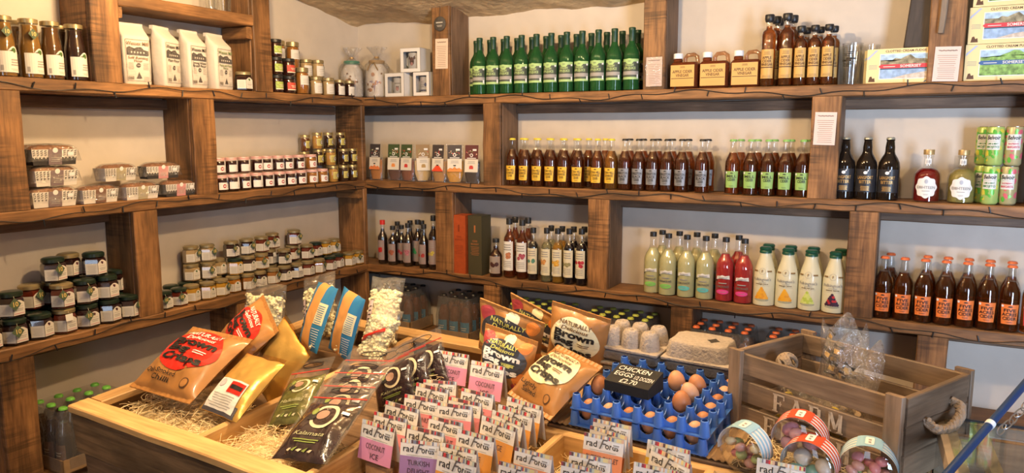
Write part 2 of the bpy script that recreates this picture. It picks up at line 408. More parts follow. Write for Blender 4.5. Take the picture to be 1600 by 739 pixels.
def post_l(y0, y1, z0, z1):
    board('upright_front', (D-0.011, (y0+y1)/2, z0), (D-0.011, (y0+y1)/2, z1), y1-y0, 0.022, POST, unit_l, (0, 1, 0), 0.002)
    for yy in (y0+0.011, y1-0.011):
        board('upright_side', (D/2-0.012, yy, z0), (D/2-0.012, yy, z1), D-0.024, 0.022, POST, unit_l, (1, 0, 0), 0.001)
zu = (ZT, 2.20); zm = (ZM, ZT-TH); zw = (ZW, ZM-TH); zl = (ZLB, ZW-TH); zf = (0.0, ZLB-TH)
for a, b in ((0.611, 0.711), (1.675, 1.768), (2.714, 2.824), (3.75, 3.85)): post_b(a, b, *zu)
for a, b in ((0.895, 0.991), (2.345, 2.447), (3.05, 3.15), (4.1, 4.2)): post_b(a, b, *zm)
for a, b in ((0.614, 0.722), (1.438, 1.535), (2.497, 2.597), (3.55, 3.65)): post_b(a, b, *zw)
for a, b in ((0.892, 0.986), (1.824, 1.917), (2.75, 2.85), (3.8, 3.9)): post_b(a, b, *zl); post_b(a, b, *zf)
for a, b in ((-1.605, -1.5),): post_l(a, b, ZT, 2.36)
post_l(-0.885, -0.788, ZT, 2.26)
for a, b in ((-1.965, -1.858), (-1.217, -1.109)): post_l(a, b, *zm)
for a, b in ((-1.499, -1.398), (-2.3, -2.2)): post_l(a, b, *zw)
for a, b in ((-2.0, -1.89), (-1.05, -0.95)): post_l(a, b, ZLL, ZW-TH); post_l(a, b, 0.0, ZLL-TH)
# corner board seen flat on
for z0, z1 in (zm, zw, (ZLL, ZW-TH), (0.0, ZLL-TH)):
    board('corner_board', (D/2-0.001, -0.20+0.016, z0), (D/2-0.001, -0.20+0.016, z1), D-0.002, 0.03, POST, unit_l, (1, 0, 0), 0.001)
# short extra shelf above the flour bags, and its bearer block
ZX = 2.085
board('shelf_board', (D/2, -1.498, ZX-0.02), (D/2, -0.887, ZX-0.02), D, 0.045, OAK, unit_l, (1, 0, 0))
board('bearer_block', (0.02, -0.90, ZX-0.07), (D-0.012, -0.90, ZX-0.07), 0.05, 0.03, OAK, unit_l, (0, 0, 1))
board('bearer_block', (0.03, -0.222, ZM-TH-0.025), (D-0.005, -0.222, ZM-TH-0.025), 0.045, 0.04, OAK, unit_l, (0, 0, 1))
board('bearer_block', (0.02, -1.492, ZX-0.06), (D-0.012, -1.492, ZX-0.06), 0.045, 0.03, OAK, unit_l, (0, 0, 1))
# slanting roof brace at the right-hand top post
brace = root('roof_brace', (2.66, -0.14, ZT), 'dark slanting roof timber leaning on the top right upright', 'beam')
bp, bt = onY(1436, 76, -0.09), onY(1449, 0, -0.09); bt = bp+(bt-bp)*1.7
board('beam', bp, bt, 0.105, 0.09, wood('black_oak', (0.030, 0.022, 0.018), (0.085, 0.062, 0.050), stain=0.4), brace, (1, 0, 0))
pa, pb = onY(1469, 52, -D-0.010), onY(1477, 0, -D-0.010)
board('chamfer_strip', pa, pa+(pb-pa)*1.7, 0.020, 0.018, wood('pale_strip', (0.20, 0.15, 0.11), (0.36, 0.28, 0.20)), brace, (1, 0, 0))
# ------------------------------------------------------------------ bottles
def liquid(name, col, trans=0.9, rough=0.04): return mat(name, col, rough, trans=trans, ior=1.22)
CIDER = liquid('cider', (0.38, 0.088, 0.014), 0.90)
PALE_CIDER = liquid('pale_cider', (0.66, 0.27, 0.03), 0.85)
def round_bottle(prof, fill, cap, capmat, glassmat, liqmat, label=None, seg=20, inset=0.0022, capname='cap', extra=None):
    # prof: (r, z) outline from base to rim; fill: height of the drink; cap: (r, z) outline of the closure
    g = MB(); g.lathe([(0.0, 0.0005)]+prof, glassmat, seg); P = [('glass', g.mesh('glass'), None)]
    if liqmat:
        lp = [(0, 0.004)]; last = None
        for (r0, z0), (r1, z1) in zip(prof, prof[1:]):
            if z0 >= fill: break
            a = max(0.002, r0-inset); lp.append((a, max(z0, 0.004)))
            if z1 >= fill:
                t = (fill-z0)/max(z1-z0, 1e-6); lp.append((max(0.002, r0+(r1-r0)*t-inset), fill)); break
        lp.append((0, fill)); l = MB(); l.lathe(lp, liqmat, seg); P.append(('drink', l.mesh('drink'), None))
    c = MB(); c.lathe(cap, capmat, seg); P.append((capname, c.mesh(capname), None))
    if label:
        lm = MB(); label(lm); P.append(('label', lm.mesh('label', 0), None))
    if extra: P += extra
    return P
def crown(z, h=0.008, r=0.0145): return [(0, z+h), (r*0.8, z+h), (r, z+h*0.55), (r*1.06, z), (r*0.9, z-0.001), (0, z-0.001)]
CIDER_P = [(0.026, 0), (0.0305, 0.002), (0.031, 0.006), (0.031, 0.118), (0.030, 0.130), (0.026, 0.145), (0.0185, 0.162), (0.0145, 0.174), (0.0125, 0.190), (0.0115, 0.208), (0.0135, 0.210), (0.0135, 0.216), (0.0125, 0.217)]
def cider_label(bg, lines_, col=BLACK, sub=True, big=0.0150):
    def f(m):
        R = 0.031; c = cyl(R)
        m.rect(-0.0235, 0.0235, 0.028, 0.094, c, bg, 10, 1, -0.0275, 0.0275)
        m.rect(-0.008, 0.008, 0.0845, 0.0852, lift(R, 1), col, 4); m.disc(0, 0.0868, 0.006, lift(R, 1), col, 10, ry=0.0022)
        n = len(lines_)
        for i, (t, w) in enumerate(lines_): m.text(t, big, 0, 0.069-i*0.0135, lift(R, 2), col, 0.02, width=w)
        m.lines(-0.011, 0.011, 0.033, 0.038, 2, lift(R, 1), col, 0.35)
    return f
NECK = mat('neck_glass', (0.9, 0.9, 0.9), 0.1)
YEL = mat('label_yellow', (0.86, 0.52, 0.05), 0.5); YCAP = mat('cap_yellow', (0.72, 0.62, 0.06), 0.35)
SLV = mat('label_silver', (0.26, 0.265, 0.28), 0.42, metal=0.25); BCAP = mat('cap_black', (0.02, 0.02, 0.022), 0.35)
GRN = mat('label_green', (0.28, 0.46, 0.13), 0.5); GCAP = mat('cap_green', (0.22, 0.48, 0.14), 0.35)
ORG = mat('label_orange', (0.80, 0.20, 0.04), 0.5); OCAP = mat('cap_orange', (0.72, 0.16, 0.05), 0.35)
REDL = mat('label_red', (0.70, 0.045, 0.05), 0.5)
NAVYPR = mat('print_navy', (0.05, 0.03, 0.03), 0.5)
STICK = mat('sticker_white', (0.82, 0.82, 0.82), 0.5)
def cider(bg, capm, lines_, liq=CIDER, dot=False):
    f0 = cider_label(bg, lines_)
    def f(m):
        f0(m)
        if dot: m.disc(-0.0225, 0.088, 0.0042, lift(0.031, 2), STICK, 12)
    return round_bottle(CIDER_P, 0.168, crown(0.213), capm, GLASS, liq, f)
P_SUN = cider(YEL, YCAP, [('STAN HILL', 0.046), ('SUNRISE', 0.040), ('CIDER', 0.026)])
P_SUNP = cider(YEL, YCAP, [('STAN HILL', 0.046), ('SUNRISE', 0.040), ('CIDER', 0.026)], PALE_CIDER)
P_KB = cider(SLV, BCAP, [('KINGSTON', 0.047), ('BLACK', 0.040), ('CIDER', 0.026)])
P_MILL = cider(GRN, GCAP, [('MILL', 0.040), ('CIDER', 0.030)], dot=True)
P_FIVE = cider(ORG, OCAP, [('FIVE', 0.036), ('ACRES', 0.044), ('CIDER', 0.040)], dot=True)
P_FIVER = cider(REDL, OCAP, [('FIVE', 0.036), ('ACRES', 0.044), ('CIDER', 0.040)], dot=True)

def jit(a): return random.uniform(-a, a)
def row_b(name, proto, pxs, d, z, lab, cat, group, s=1.0, rot=0.12, base=0.0):
    # stand things on a back-wall shelf; lab holds {o} for the place in the row
    out = []
    for i, px in enumerate(pxs):
        pr = proto[i] if isinstance(proto, list) and isinstance(proto[0], list) else proto
        x = back_x(px, d, z); R = random.Random(int(px*13+d*1000))
        out.append(spawn(name, pr, TR(x, -d, z+0.0005, base+R.uniform(-rot, rot), s=s), lab.format(o=ordn(i, len(pxs))), cat, group))
    return out
def row_l(name, proto, pxs, d, z, lab, cat, group, s=1.0, rot=0.15, base=0.0):
    out = []
    for i, px in enumerate(pxs):
        pr = proto[i] if isinstance(proto[0], list) else proto
        y = left_y(px, d, z); R = random.Random(int(px*13+d*1000))
        out.append(spawn(name, pr, TR(d, y, z+0.0005, pi/2+base+R.uniform(-rot, rot), s=s), lab.format(o=ordn(i, len(pxs))), cat, group))
    return out
FD, BD = 0.14, 0.068       # front row and back row, distance from the wall
GY = 'yellow-label cider bottles on the middle shelf'
row_b('cider_bottle', [P_SUN]*7+[P_SUNP], [801, 821, 841, 861, 881.5, 903, 933, 957], FD, ZM, 'amber cider bottle with yellow label and cap, {o} in front row', 'bottle', GY)
row_b('cider_bottle', P_SUN, [817, 838, 858, 879, 900, 919, 945], BD, ZM, 'yellow-capped amber cider bottle, {o} in the row behind the yellow-label front row', 'bottle', GY)
GK = 'silver-label cider bottles on the middle shelf'
row_b('cider_bottle', P_KB, [977, 996, 1017, 1041, 1064, 1096], FD, ZM, 'amber cider bottle with silver-grey label and black cap, {o} in front row', 'bottle', GK)
row_b('cider_bottle', P_KB, [983, 1004, 1027, 1049, 1074, 1104], BD, ZM, 'black-capped amber cider bottle, {o} in the row behind the silver-label front row', 'bottle', GK)
GM = 'green-label cider bottles on the middle shelf'
row_b('cider_bottle', P_MILL, [1143, 1171, 1198, 1225, 1252], FD, ZM, 'amber cider bottle with green label and green cap, {o} in front row', 'bottle', GM)
row_b('cider_bottle', P_MILL, [1155, 1181, 1207, 1233, 1258], BD, ZM, 'green-capped amber cider bottle, {o} in the row behind the green-label front row', 'bottle', GM)
GF = 'orange-label cider bottles on the lower shelf'
s5 = 1.06
row_b('cider_bottle', [P_FIVE]*7+[P_FIVER], [1380, 1412, 1441, 1471, 1503, 1536, 1571, 1604], FD, ZW, 'orange-capped dark cider bottle, {o} in front row on the lower shelf', 'bottle', GF, s=s5)
row_b('cider_bottle', P_FIVE, [1386, 1446, 1475, 1506, 1538, 1571], BD-0.02, ZW, 'orange-capped dark cider bottle, {o} in the row behind, lower shelf', 'bottle', GF, s=s5)

# green apple juice bottles
JG = mat('green_glass', (0.030, 0.145, 0.042), 0.04, trans=0.55, ior=1.3)
LTG = mat('label_lightgreen', (0.36, 0.54, 0.22), 0.5); DKG = mat('label_darkgrey', (0.060, 0.075, 0.055), 0.5); PALEG = mat('print_palegreen', (0.42, 0.58, 0.24), 0.5)
FOIL = mat('capsule_green', (0.014, 0.050, 0.024), 0.4)
JUICE_P = [(0.028, 0), (0.0335, 0.003), (0.034, 0.008), (0.034, 0.145), (0.032, 0.160), (0.026, 0.176), (0.0175, 0.190), (0.0138, 0.200), (0.013, 0.215), (0.013, 0.240)]
def juice_label(m):
    R = 0.034; c = cyl(R)
    m.rect(-0.044, 0.044, 0.045, 0.130, c, DKG, 14)
    m.rect(-0.044, 0.044, 0.118, 0.130, lift(R, 1), LTG, 14); m.disc(0, 0.120, 0.018, lift(R, 1), LTG, 16, 2, 0.012)
    m.rect(-0.044, 0.044, 0.045, 0.055, lift(R, 1), LTG, 14)
    m.lines(-0.008, 0.008, 0.118, 0.124, 2, lift(R, 2), DKG, 0.4)
    m.text('ENGLISH', 0.014, 0, 0.100, lift(R, 2), PALEG, 0.02, width=0.036); m.text('APPLEJUICE', 0.014, 0, 0.087, lift(R, 2), PALEG, 0.02, width=0.056)
    m.rect(-0.044, 0.044, 0.064, 0.079, lift(R, 1), GREY, 14); m.rect(0.034, 0.042, 0.050, 0.066, lift(R, 3), STICK, 3); m.rect(0.033, 0.042, 0.112, 0.120, lift(R, 3), STICK, 3)
P_JUICE = round_bottle(JUICE_P, 0, [(0, 0.262), (0.0135, 0.262), (0.0148, 0.259), (0.0145, 0.247), (0.0135, 0.245), (0.0135, 0.205), (0, 0.205)], FOIL, JG, None, juice_label, capname='capsule')
GA = 'green apple juice bottles on the top shelf'
row_b('juice_bottle', P_JUICE, [750, 771, 792, 815, 838, 861, 885, 909, 934, 959, 986], FD, ZT, 'green glass apple juice bottle, {o} in the front row on the top shelf', 'bottle', GA)
row_b('juice_bottle', P_JUICE, [745, 766, 787, 808, 831, 853, 876, 900, 923, 947, 971, 995], BD-0.02, ZT, 'green glass apple juice bottle, {o} in the back row on the top shelf', 'bottle', GA)

# vinegar jugs and bottles
VIN = liquid('vinegar', (0.26, 0.070, 0.025), 0.6); VING = thin('vinegar_plastic', (0.80, 0.62, 0.50), 1.0, 0.12)
KRAFT = mat('label_gold', (0.58, 0.36, 0.11), 0.45); WCAP = mat('cap_white', (0.80, 0.81, 0.83), 0.4); BRN = mat('print_brown', (0.10, 0.045, 0.02), 0.5)
def jug_label(m):
    f = flat(-0.0365); m.rect(-0.050, 0.050, 0.010, 0.096, f, KRAFT, 2)
    g = flat(-0.0370); m.text('APPLE CIDER', 0.016, 0, 0.064, g, BRN, 0.02, width=0.084); m.text('VINEGAR', 0.016, 0, 0.049, g, BRN, 0.02, width=0.056)
    m.rect(-0.047, 0.047, 0.041, 0.0435, g, BRN, 1); m.lines(-0.012, 0.012, 0.084, 0.092, 3, g, BRN, 0.4, 1); m.lines(-0.044, 0.044, 0.014, 0.034, 5, g, KRAFT, 0.3, 1)
def jug():
    b = MB(); b.rbox(-0.058, 0.058, -0.035, 0.035, 0, 0.108, 0.018, VIN)
    b.rbox(-0.050, -0.014, -0.016, 0.016, 0.106, 0.126, 0.012, VIN)
    h = MB(); path = [(0.000, 0, 0.100), (-0.002, 0, 0.124), (0.008, 0, 0.137), (0.036, 0, 0.139), (0.049, 0, 0.130), (0.053, 0, 0.100)]
    h.tube(path, 0.0085, VING, 10)
    c = MB(); c.lathe([(0, 0.145), (0.0185, 0.145), (0.0195, 0.142), (0.0195, 0.124), (0, 0.124)], WCAP, 20, Matrix.Translation((-0.032, 0, 0)))
    l = MB(); jug_label(l)
    return [('body', b.mesh('body'), None), ('handle', h.mesh('handle'), None), ('cap', c.mesh('cap'), None), ('label', l.mesh('label', 0), None)]
row_b('vinegar_jug', jug(), [1070, 1116, 1165], 0.125, ZT, 'plastic cider vinegar jug with white cap and gold label, {o} of three', 'jug', 'vinegar jugs on the top shelf', rot=0.06)
def vin_label(w):
    def f(m):
        R = w; m.rect(-R*0.95, R*0.95, 0.030, 0.140, cyl(R), KRAFT, 8)
        for i, (t, q) in enumerate((('APPLE', 1.3), ('CIDER', 1.3), ('VINEGAR', 1.7))): m.text(t, 0.014, 0, 0.104-i*0.013, lift(R, 2), BRN, 0.02, width=R*q)
        m.rect(-R*0.9, R*0.9, 0.070, 0.074, lift(R, 1), BRN, 6); m.lines(-R*0.5, R*0.5, 0.120, 0.134, 3, lift(R, 1), BRN, 0.3); m.lines(-R*0.7, R*0.7, 0.034, 0.044, 3, lift(R, 1), BRN, 0.25)
    return f
VINL = liquid('vinegar_clear', (0.56, 0.16, 0.03), 0.92)
def vin_bottle(r, h):
    pr = [(r*0.9, 0), (r, 0.004), (r, h*0.72), (r*0.88, h*0.765), (r*0.5, h*0.80), (r*0.46, h*0.82), (r*0.46, h*0.90)]
    cp = [(0, h), (r*0.60, h), (r*0.66, h-0.003), (r*0.66, h*0.935), (r*0.58, h*0.905), (r*0.5, h*0.895), (0, h*0.895)]
    return round_bottle(pr, h*0.84, cp, BCAP, GLASS, VINL, vin_label(r))
P_VT = vin_bottle(0.0275, 0.272); P_VS = vin_bottle(0.024, 0.222)
row_b('vinegar_bottle', P_VT, [1198, 1226], 0.15, ZT, 'tall cider vinegar bottle with black cap, {o} of the front pair', 'bottle', 'cider vinegar bottles', s=1.0)
row_b('vinegar_bottle', P_VT, [1209, 1237], 0.088, ZT, 'tall cider vinegar bottle, {o} of the middle pair behind the front pair', 'bottle', 'cider vinegar bottles')
row_b('vinegar_bottle', P_VT, [1213], 0.030, ZT, 'tall cider vinegar bottle against the wall behind the tall front pair', 'bottle', 'cider vinegar bottles')
row_b('vinegar_bottle', P_VS, [1248, 1269, 1291], 0.15, ZT, 'short cider vinegar bottle with black cap, {o} in its front row', 'bottle', 'cider vinegar bottles')
row_b('vinegar_bottle', P_VS, [1257, 1277, 1302], 0.09, ZT, 'short cider vinegar bottle, {o} in the row behind its front row', 'bottle', 'cider vinegar bottles')
# printed glasses
def tumbler(r0, r1, h):
    g = MB(); g.lathe([(0, 0), (r0, 0), (r1, h), (r1-0.002, h), (r0-0.002, 0.008), (0, 0.008)], GLASS, 24)
    pr = MB(); c = lambda x, z: ((r0+(r1-r0)*z/h+0.0006)*sin(x/r1), -(r0+(r1-r0)*z/h+0.0006)*cos(x/r1), z)
    pr.lines(-0.018, 0.018, h*0.60, h*0.68, 1, c, BLACK, 0.6); pr.lines(-0.016, 0.016, h*0.48, h*0.58, 3, c, BLACK, 0.5); pr.lines(-0.014, 0.014, h*0.74, h*0.82, 2, c, BLACK, 0.4)
    return [('glass', g.mesh('glass'), None), ('print', pr.mesh('print', 0), None)]
P_TUM = tumbler(0.026, 0.036, 0.148)
row_b('pint_glass', P_TUM, [1329], 0.145, ZT, 'clear printed pint glass standing in front of the other glasses', 'glass', 'pint glasses')
row_b('pint_glass', P_TUM, [1324, 1349], 0.058, ZT, 'clear printed pint glass in the back, {o} of the two', 'glass', 'pint glasses')

# bitter, gin, cans
BROWN = mat('brown_glass', (0.012, 0.008, 0.006), 0.05); GOLDP = mat('print_gold', (0.50, 0.30, 0.10), 0.4, metal=0.4); BLKL = mat('label_black', (0.02, 0.02, 0.024), 0.4)
BIT_P = [(0.031, 0), (0.036, 0.003), (0.0365, 0.008), (0.0365, 0.120), (0.034, 0.137), (0.027, 0.152), (0.0185, 0.166), (0.016, 0.176), (0.016, 0.190), (0.013, 0.214), (0.0145, 0.216), (0.0145, 0.222)]
def bit_label(m):
    R = 0.0365; m.rect(-0.042, 0.042, 0.028, 0.112, cyl(R), BLKL, 14)
    m.disc(0.0, 0.099, 0.007, lift(R, 2), STICK, 12, 1, 0.006); m.poly([(0.003, 0.102), (0.013, 0.113), (0.010, 0.104)], lift(R, 2), STICK)
    m.text('LANGPORT', 0.016, 0, 0.076, lift(R, 2), GOLDP, 0.02, width=0.054); m.text('BITTER', 0.016, 0, 0.060, lift(R, 2), GOLDP, 0.02, width=0.042); m.lines(-0.016, 0.016, 0.034, 0.052, 4, lift(R, 2), GOLDP, 0.5)
P_BIT = round_bottle(BIT_P, 0, crown(0.219), mat('cap_silver', (0.45, 0.47, 0.42), 0.35, metal=0.6), BROWN, None, bit_label)
row_b('beer_bottle', P_BIT, [1320, 1351, 1382], 0.125, ZM, 'dark brown beer bottle with black and gold label, {o} of three', 'bottle', 'dark beer bottles', s=1.02)
GIN_P = [(0.040, 0), (0.0445, 0.004), (0.045, 0.012), (0.045, 0.085), (0.043, 0.101), (0.036, 0.113), (0.024, 0.121), (0.0155, 0.126), (0.0145, 0.134), (0.0145, 0.160), (0.017, 0.162), (0.017, 0.168)]
def neck_label():
    m = MB(); m.rect(-0.011, 0.011, 0.136, 0.156, cyl(0.0145), WHITE, 6); m.text('18', 0.015, 0, 0.140, lift(0.0145, 2), GREY, 0.02); return m.mesh('neck_label', 0)
def gin(liq, body):
    def f(m):
        R = 0.045; pts = []
        for i in range(48):
            a = 2*pi*i/48; rr = 0.036*(1+0.07*cos(8*a)); pts.append((rr*cos(a), 0.054+rr*1.05*sin(a)))
        m.poly(pts, cyl(R), WHITE, 3); m.text('EI8HTEEN', 0.014, 0, 0.049, lift(R, 2), GREY, 0.012, width=0.060); m.lines(-.013, .013, .040, .044, 1, lift(R, 2), GREY, .5)
        m.disc(0, 0.075, 0.006, lift(R, 2), mat('print_silver', (0.55, 0.56, 0.60), 0.3, metal=0.5), 14, 1, 0.008); m.lines(-0.01, 0.01, 0.026, 0.032, 2, lift(R, 2), GREY, 0.3)
    return round_bottle(GIN_P, 0.121, [(0, 0.188), (0.0175, 0.188), (0.018, 0.186), (0.018, 0.170), (0, 0.168)], mat('stopper_gold', (0.50, 0.35, 0.16), 0.35, metal=0.5), GLASS, liq, f, 28, 0.004, 'stopper', [('neck_label', neck_label(), None)])
spawn('gin_bottle', gin(liquid('gin_red', (0.40, 0.02, 0.015), 0.75), 'RHUBARB'), TR(back_x(1446, 0.115, ZM), -0.115, ZM, -0.05), 'round-shouldered bottle of red gin with white shaped label', 'bottle', 'gin bottles')
spawn('gin_bottle', gin(liquid('gin_yellow', (0.80, 0.70, 0.24), 0.75), 'ELDERFLOWER'), TR(back_x(1502, 0.115, ZM), -0.115, ZM, -0.05), 'round-shouldered bottle of pale yellow gin with white shaped label', 'bottle', 'gin bottles')
mb = MB(); mb.box(-0.045, 0.045, -0.0015, 0.0015, 0, 0.165, GLASS); mb.box(-0.045, 0.045, -0.02, 0.03, 0, 0.003, GLASS)
o = link('acrylic_stand', mb.mesh('acrylic_stand', 0), None, TR(back_x(1508, 0.045, ZM), -0.045, ZM+0.0005)); setp(o, 'clear acrylic card stand behind the pale yellow gin bottle', 'stand')
def can(kind):
    b = MB(); W = mat('can_lime', (0.42, 0.56, 0.16), 0.3, metal=0.15) if kind else mat('can_rose', (0.46, 0.40, 0.20), 0.3, metal=0.15); G = mat('can_green', (0.12, 0.46, 0.06), 0.3, metal=0.2)
    Y = mat('can_yellow', (0.75, 0.66, 0.08), 0.3, metal=0.2); PK = mat('can_pink', (0.72, 0.16, 0.20), 0.3, metal=0.2); AL = mat('aluminium', (0.62, 0.63, 0.64), 0.25, metal=1.0)
    b.lathe([(0.019, 0.0), (0.022, 0.0015), (0.0265, 0.008), (0.0265, 0.128), (0.0245, 0.133)], W, 24); b.lathe([(0.0245, 0.133), (0.0248, 0.1345), (0.0235, 0.1345), (0.0225, 0.131), (0, 0.131)], AL, 24)
    l = MB(); R = 0.0265; rr = random.Random(3 if kind else 5)
    for i in range(44):
        a = rr.uniform(-0.075, 0.075); z = rr.choice([rr.uniform(0.014, 0.050), rr.uniform(0.100, 0.120), rr.uniform(.014, .12)]); q = rr.uniform(0.006, 0.012)
        c = rr.choice([G, G, Y] if kind else [G, PK, PK]); t = rr.uniform(0, 3)
        l.poly([(a+q*cos(u)*(1 if abs(cos(u)) > .2 else .8)*cos(t)-q*.6*sin(u)*sin(t), min(0.126, max(0.009, z+q*cos(u)*sin(t)+q*.6*sin(u)*cos(t)))) for u in [k*pi/5 for k in range(10)]], lift(R, rr.random()), c, 2)
    l.rect(-0.022, 0.022, 0.055, 0.108, lift(R, 1.6), mat('can_white', (.70, .70, .66), .35), 8)
    l.text('Belvoir', 0.020, 0, 0.090, lift(R, 3), BLACK, 0.02, width=0.040, shear=0.2); l.rect(-0.018, 0.018, 0.084, 0.0845, lift(R, 3), BLACK, 6)
    t1, t2 = ('LIME & MINT', 'MOJITO') if kind else ('RASPBERRY', 'MARGARITA'); tm = mat('print_deepgreen', (0.03, 0.20, 0.05), 0.5) if kind else mat('print_rose', (0.60, 0.05, 0.12), 0.5)
    l.text(t1, 0.008, 0, 0.073, lift(R, 3), tm, 0.01, width=0.032); l.text(t2, 0.011, 0, 0.061, lift(R, 3), tm, 0.02, width=0.038)
    tab = MB(); tab.disc(0, 0, 0.008, lambda x, y: (x, y, 0.1325), AL, 10)
    return [('can_body', b.mesh('can_body'), None), ('label', l.mesh('label', 0), None), ('ring_pull', tab.mesh('ring_pull', 0), None)]
P_CG, P_CP = can(True), can(False)
for px, d, lv, pr, lab in ((1545, 0.14, 0, P_CG, 'green and cream lime drink can, lower front of the can stack'), (1572, 0.135, 0, P_CP, 'green and pink raspberry drink can, lower right of the can stack'),
                           (1529, 0.08, 0, P_CG, 'lime drink can half hidden behind the lower front can'), (1546, 0.137, 1, P_CG, 'green and cream lime drink can on top of the lower front can'),
                           (1575, 0.133, 1, P_CP, 'green and pink raspberry drink can, upper right of the can stack'), (1530, 0.08, 1, P_CG, 'lime drink can on top at the back left of the can stack')):
    spawn('drink_can', pr, TR(back_x(px, d, ZM), -d, ZM+0.0005+lv*0.135, jit(0.2)-0.1), lab, 'can', 'stacked drink cans')

# fudge boxes
FYEL = mat('box_yellow', (0.80, 0.66, 0.34), 0.45); SKY = mat('print_sky', (0.42, 0.60, 0.80), 0.5, vary=0.3, bscale=50); LAND = mat('print_land', (0.28, 0.25, 0.16), 0.5, vary=0.7, bscale=60)
FIELD = mat('print_field', (0.22, 0.40, 0.10), 0.5, vary=0.6, bscale=70); SEA = mat('print_sea', (0.30, 0.44, 0.66), 0.5, vary=0.3, bscale=60); SAND = mat('print_sand', (0.60, 0.52, 0.44), 0.5, vary=0.3, bscale=80)
def fudge(blue, w=0.215, h=0.122, t=0.022):
    b = MB(); b.box(-w/2, w/2, -t/2, t/2, 0, h, FYEL)
    l = MB(); f = flat(-t/2-0.0005); g = flat(-t/2-0.001); k = flat(-t/2-0.0015)
    x0, x1 = -w/2+0.042, w/2-0.008; y0, y1, ym = 0.014, h-0.018, h*0.48
    l.rect(x0, x1, y0, y1, f, WHITE, 1)
    l.rect(x0+.003, x1-.003, ym+0.008, y1-.003, g, SKY, 1)
    rr = random.Random(4 if blue else 9)
    pts = [(x0+.003, ym+.008)]+[(x0+.003+(x1-x0-.006)*i/10, ym+0.016+0.016*rr.random()+(0.010 if 3 < i < 8 else 0)) for i in range(11)]+[(x1-.003, ym+.008)]
    l.poly(pts, k, FIELD if blue else LAND)
    l.rect(x0+.003, x1-.003, y0+.003, ym-.006, g, FIELD if blue else SEA, 1)
    l.poly([(x0+.04, y0+.003), (x1-.003, y0+.003), (x1-.003, ym-.018), (x0+.09, y0+.016)], k, FIELD if blue else SAND)
    l.rect(x0+.003, x1-.003, ym-.010, ym-.006, k, FIELD if blue else mat('print_navytree', (0.03, 0.09, 0.14), .5), 1)
    band = mat('band_blue', (0.05, 0.13, 0.34), 0.5) if blue else mat('band_red', (0.62, 0.05, 0.07), 0.5)
    l.poly([(x0-.002, ym+.001), (x0+.005, ym-.006), (x1-.005, ym-.006), (x1+.002, ym+.001), (x1-.005, ym+.008), (x0+.005, ym+.008)], flat(-t/2-0.002), band)
    l.text('SOMERSET', 0.013, (x0+x1)/2+0.018, ym-0.0035, flat(-t/2-0.0026), WHITE, 0.02, width=0.066); l.lines(x0+.012, x0+.052, ym-.001, ym+.003, 1, flat(-t/2-0.0026), WHITE, .5, 1)
    l.text('CLOTTED CREAM FUDGE', 0.011, (x0+x1)/2, h-0.013, f, BRN, 0.02, width=0.130)
    l.lines(-w/2+.006, x0-.006, h*0.42, h*0.56, 4, f, GREY, .35, 1)
    l.poly([(-w/2+.008, .006), (-w/2+.03, .006), (-w/2+.028, .020), (-w/2+.022, .016), (-w/2+.018, .026), (-w/2+.012, .024)], f, BRN)
    l.poly([(-w/2+.002, h-.030), (-w/2+.028, h-.004), (-w/2+.036, h-.004), (-w/2+.002, h-.038)], g, mat('ribbon_blue', (0.42, 0.50, 0.72), .5))
    l.poly([(w/2-.030, .002), (w/2-.002, .024), (w/2-.002, .020), (w/2-.025, .002)], k, mat('band_blue', (0.05, 0.13, 0.34), 0.5))
    return [('carton', b.mesh('carton', 0), None), ('print', l.mesh('print', 0), None)]
P_FR, P_FB = fudge(False), fudge(True)
def at_b(px, d, z): return back_x(px, d, z), -d, z
for px, d, lv, pr, lab, rz in ((1404, 0.150, 0, P_FR, 'yellow fudge box with seaside picture standing beside the pint glasses', -0.03), (1399, 0.110, 0, P_FR, 'yellow fudge box half hidden behind the box beside the glasses', -0.02),
                       (1562, 0.150, 0, P_FB, 'yellow fudge box with blue banner, bottom of the right-hand stack', 0.02), (1564, 0.150, 1, P_FR, 'yellow fudge box with red banner, middle of the right-hand stack', 0.0),
                       (1568, 0.150, 2, P_FB, 'yellow fudge box with green picture, top of the right-hand stack', -0.01)):
    x, y, z = at_b(px, d, ZT); spawn('fudge_box', pr, TR(x, y, z+0.0005+lv*0.1235, rz, -0.0), lab, 'box', 'fudge boxes on the top shelf')

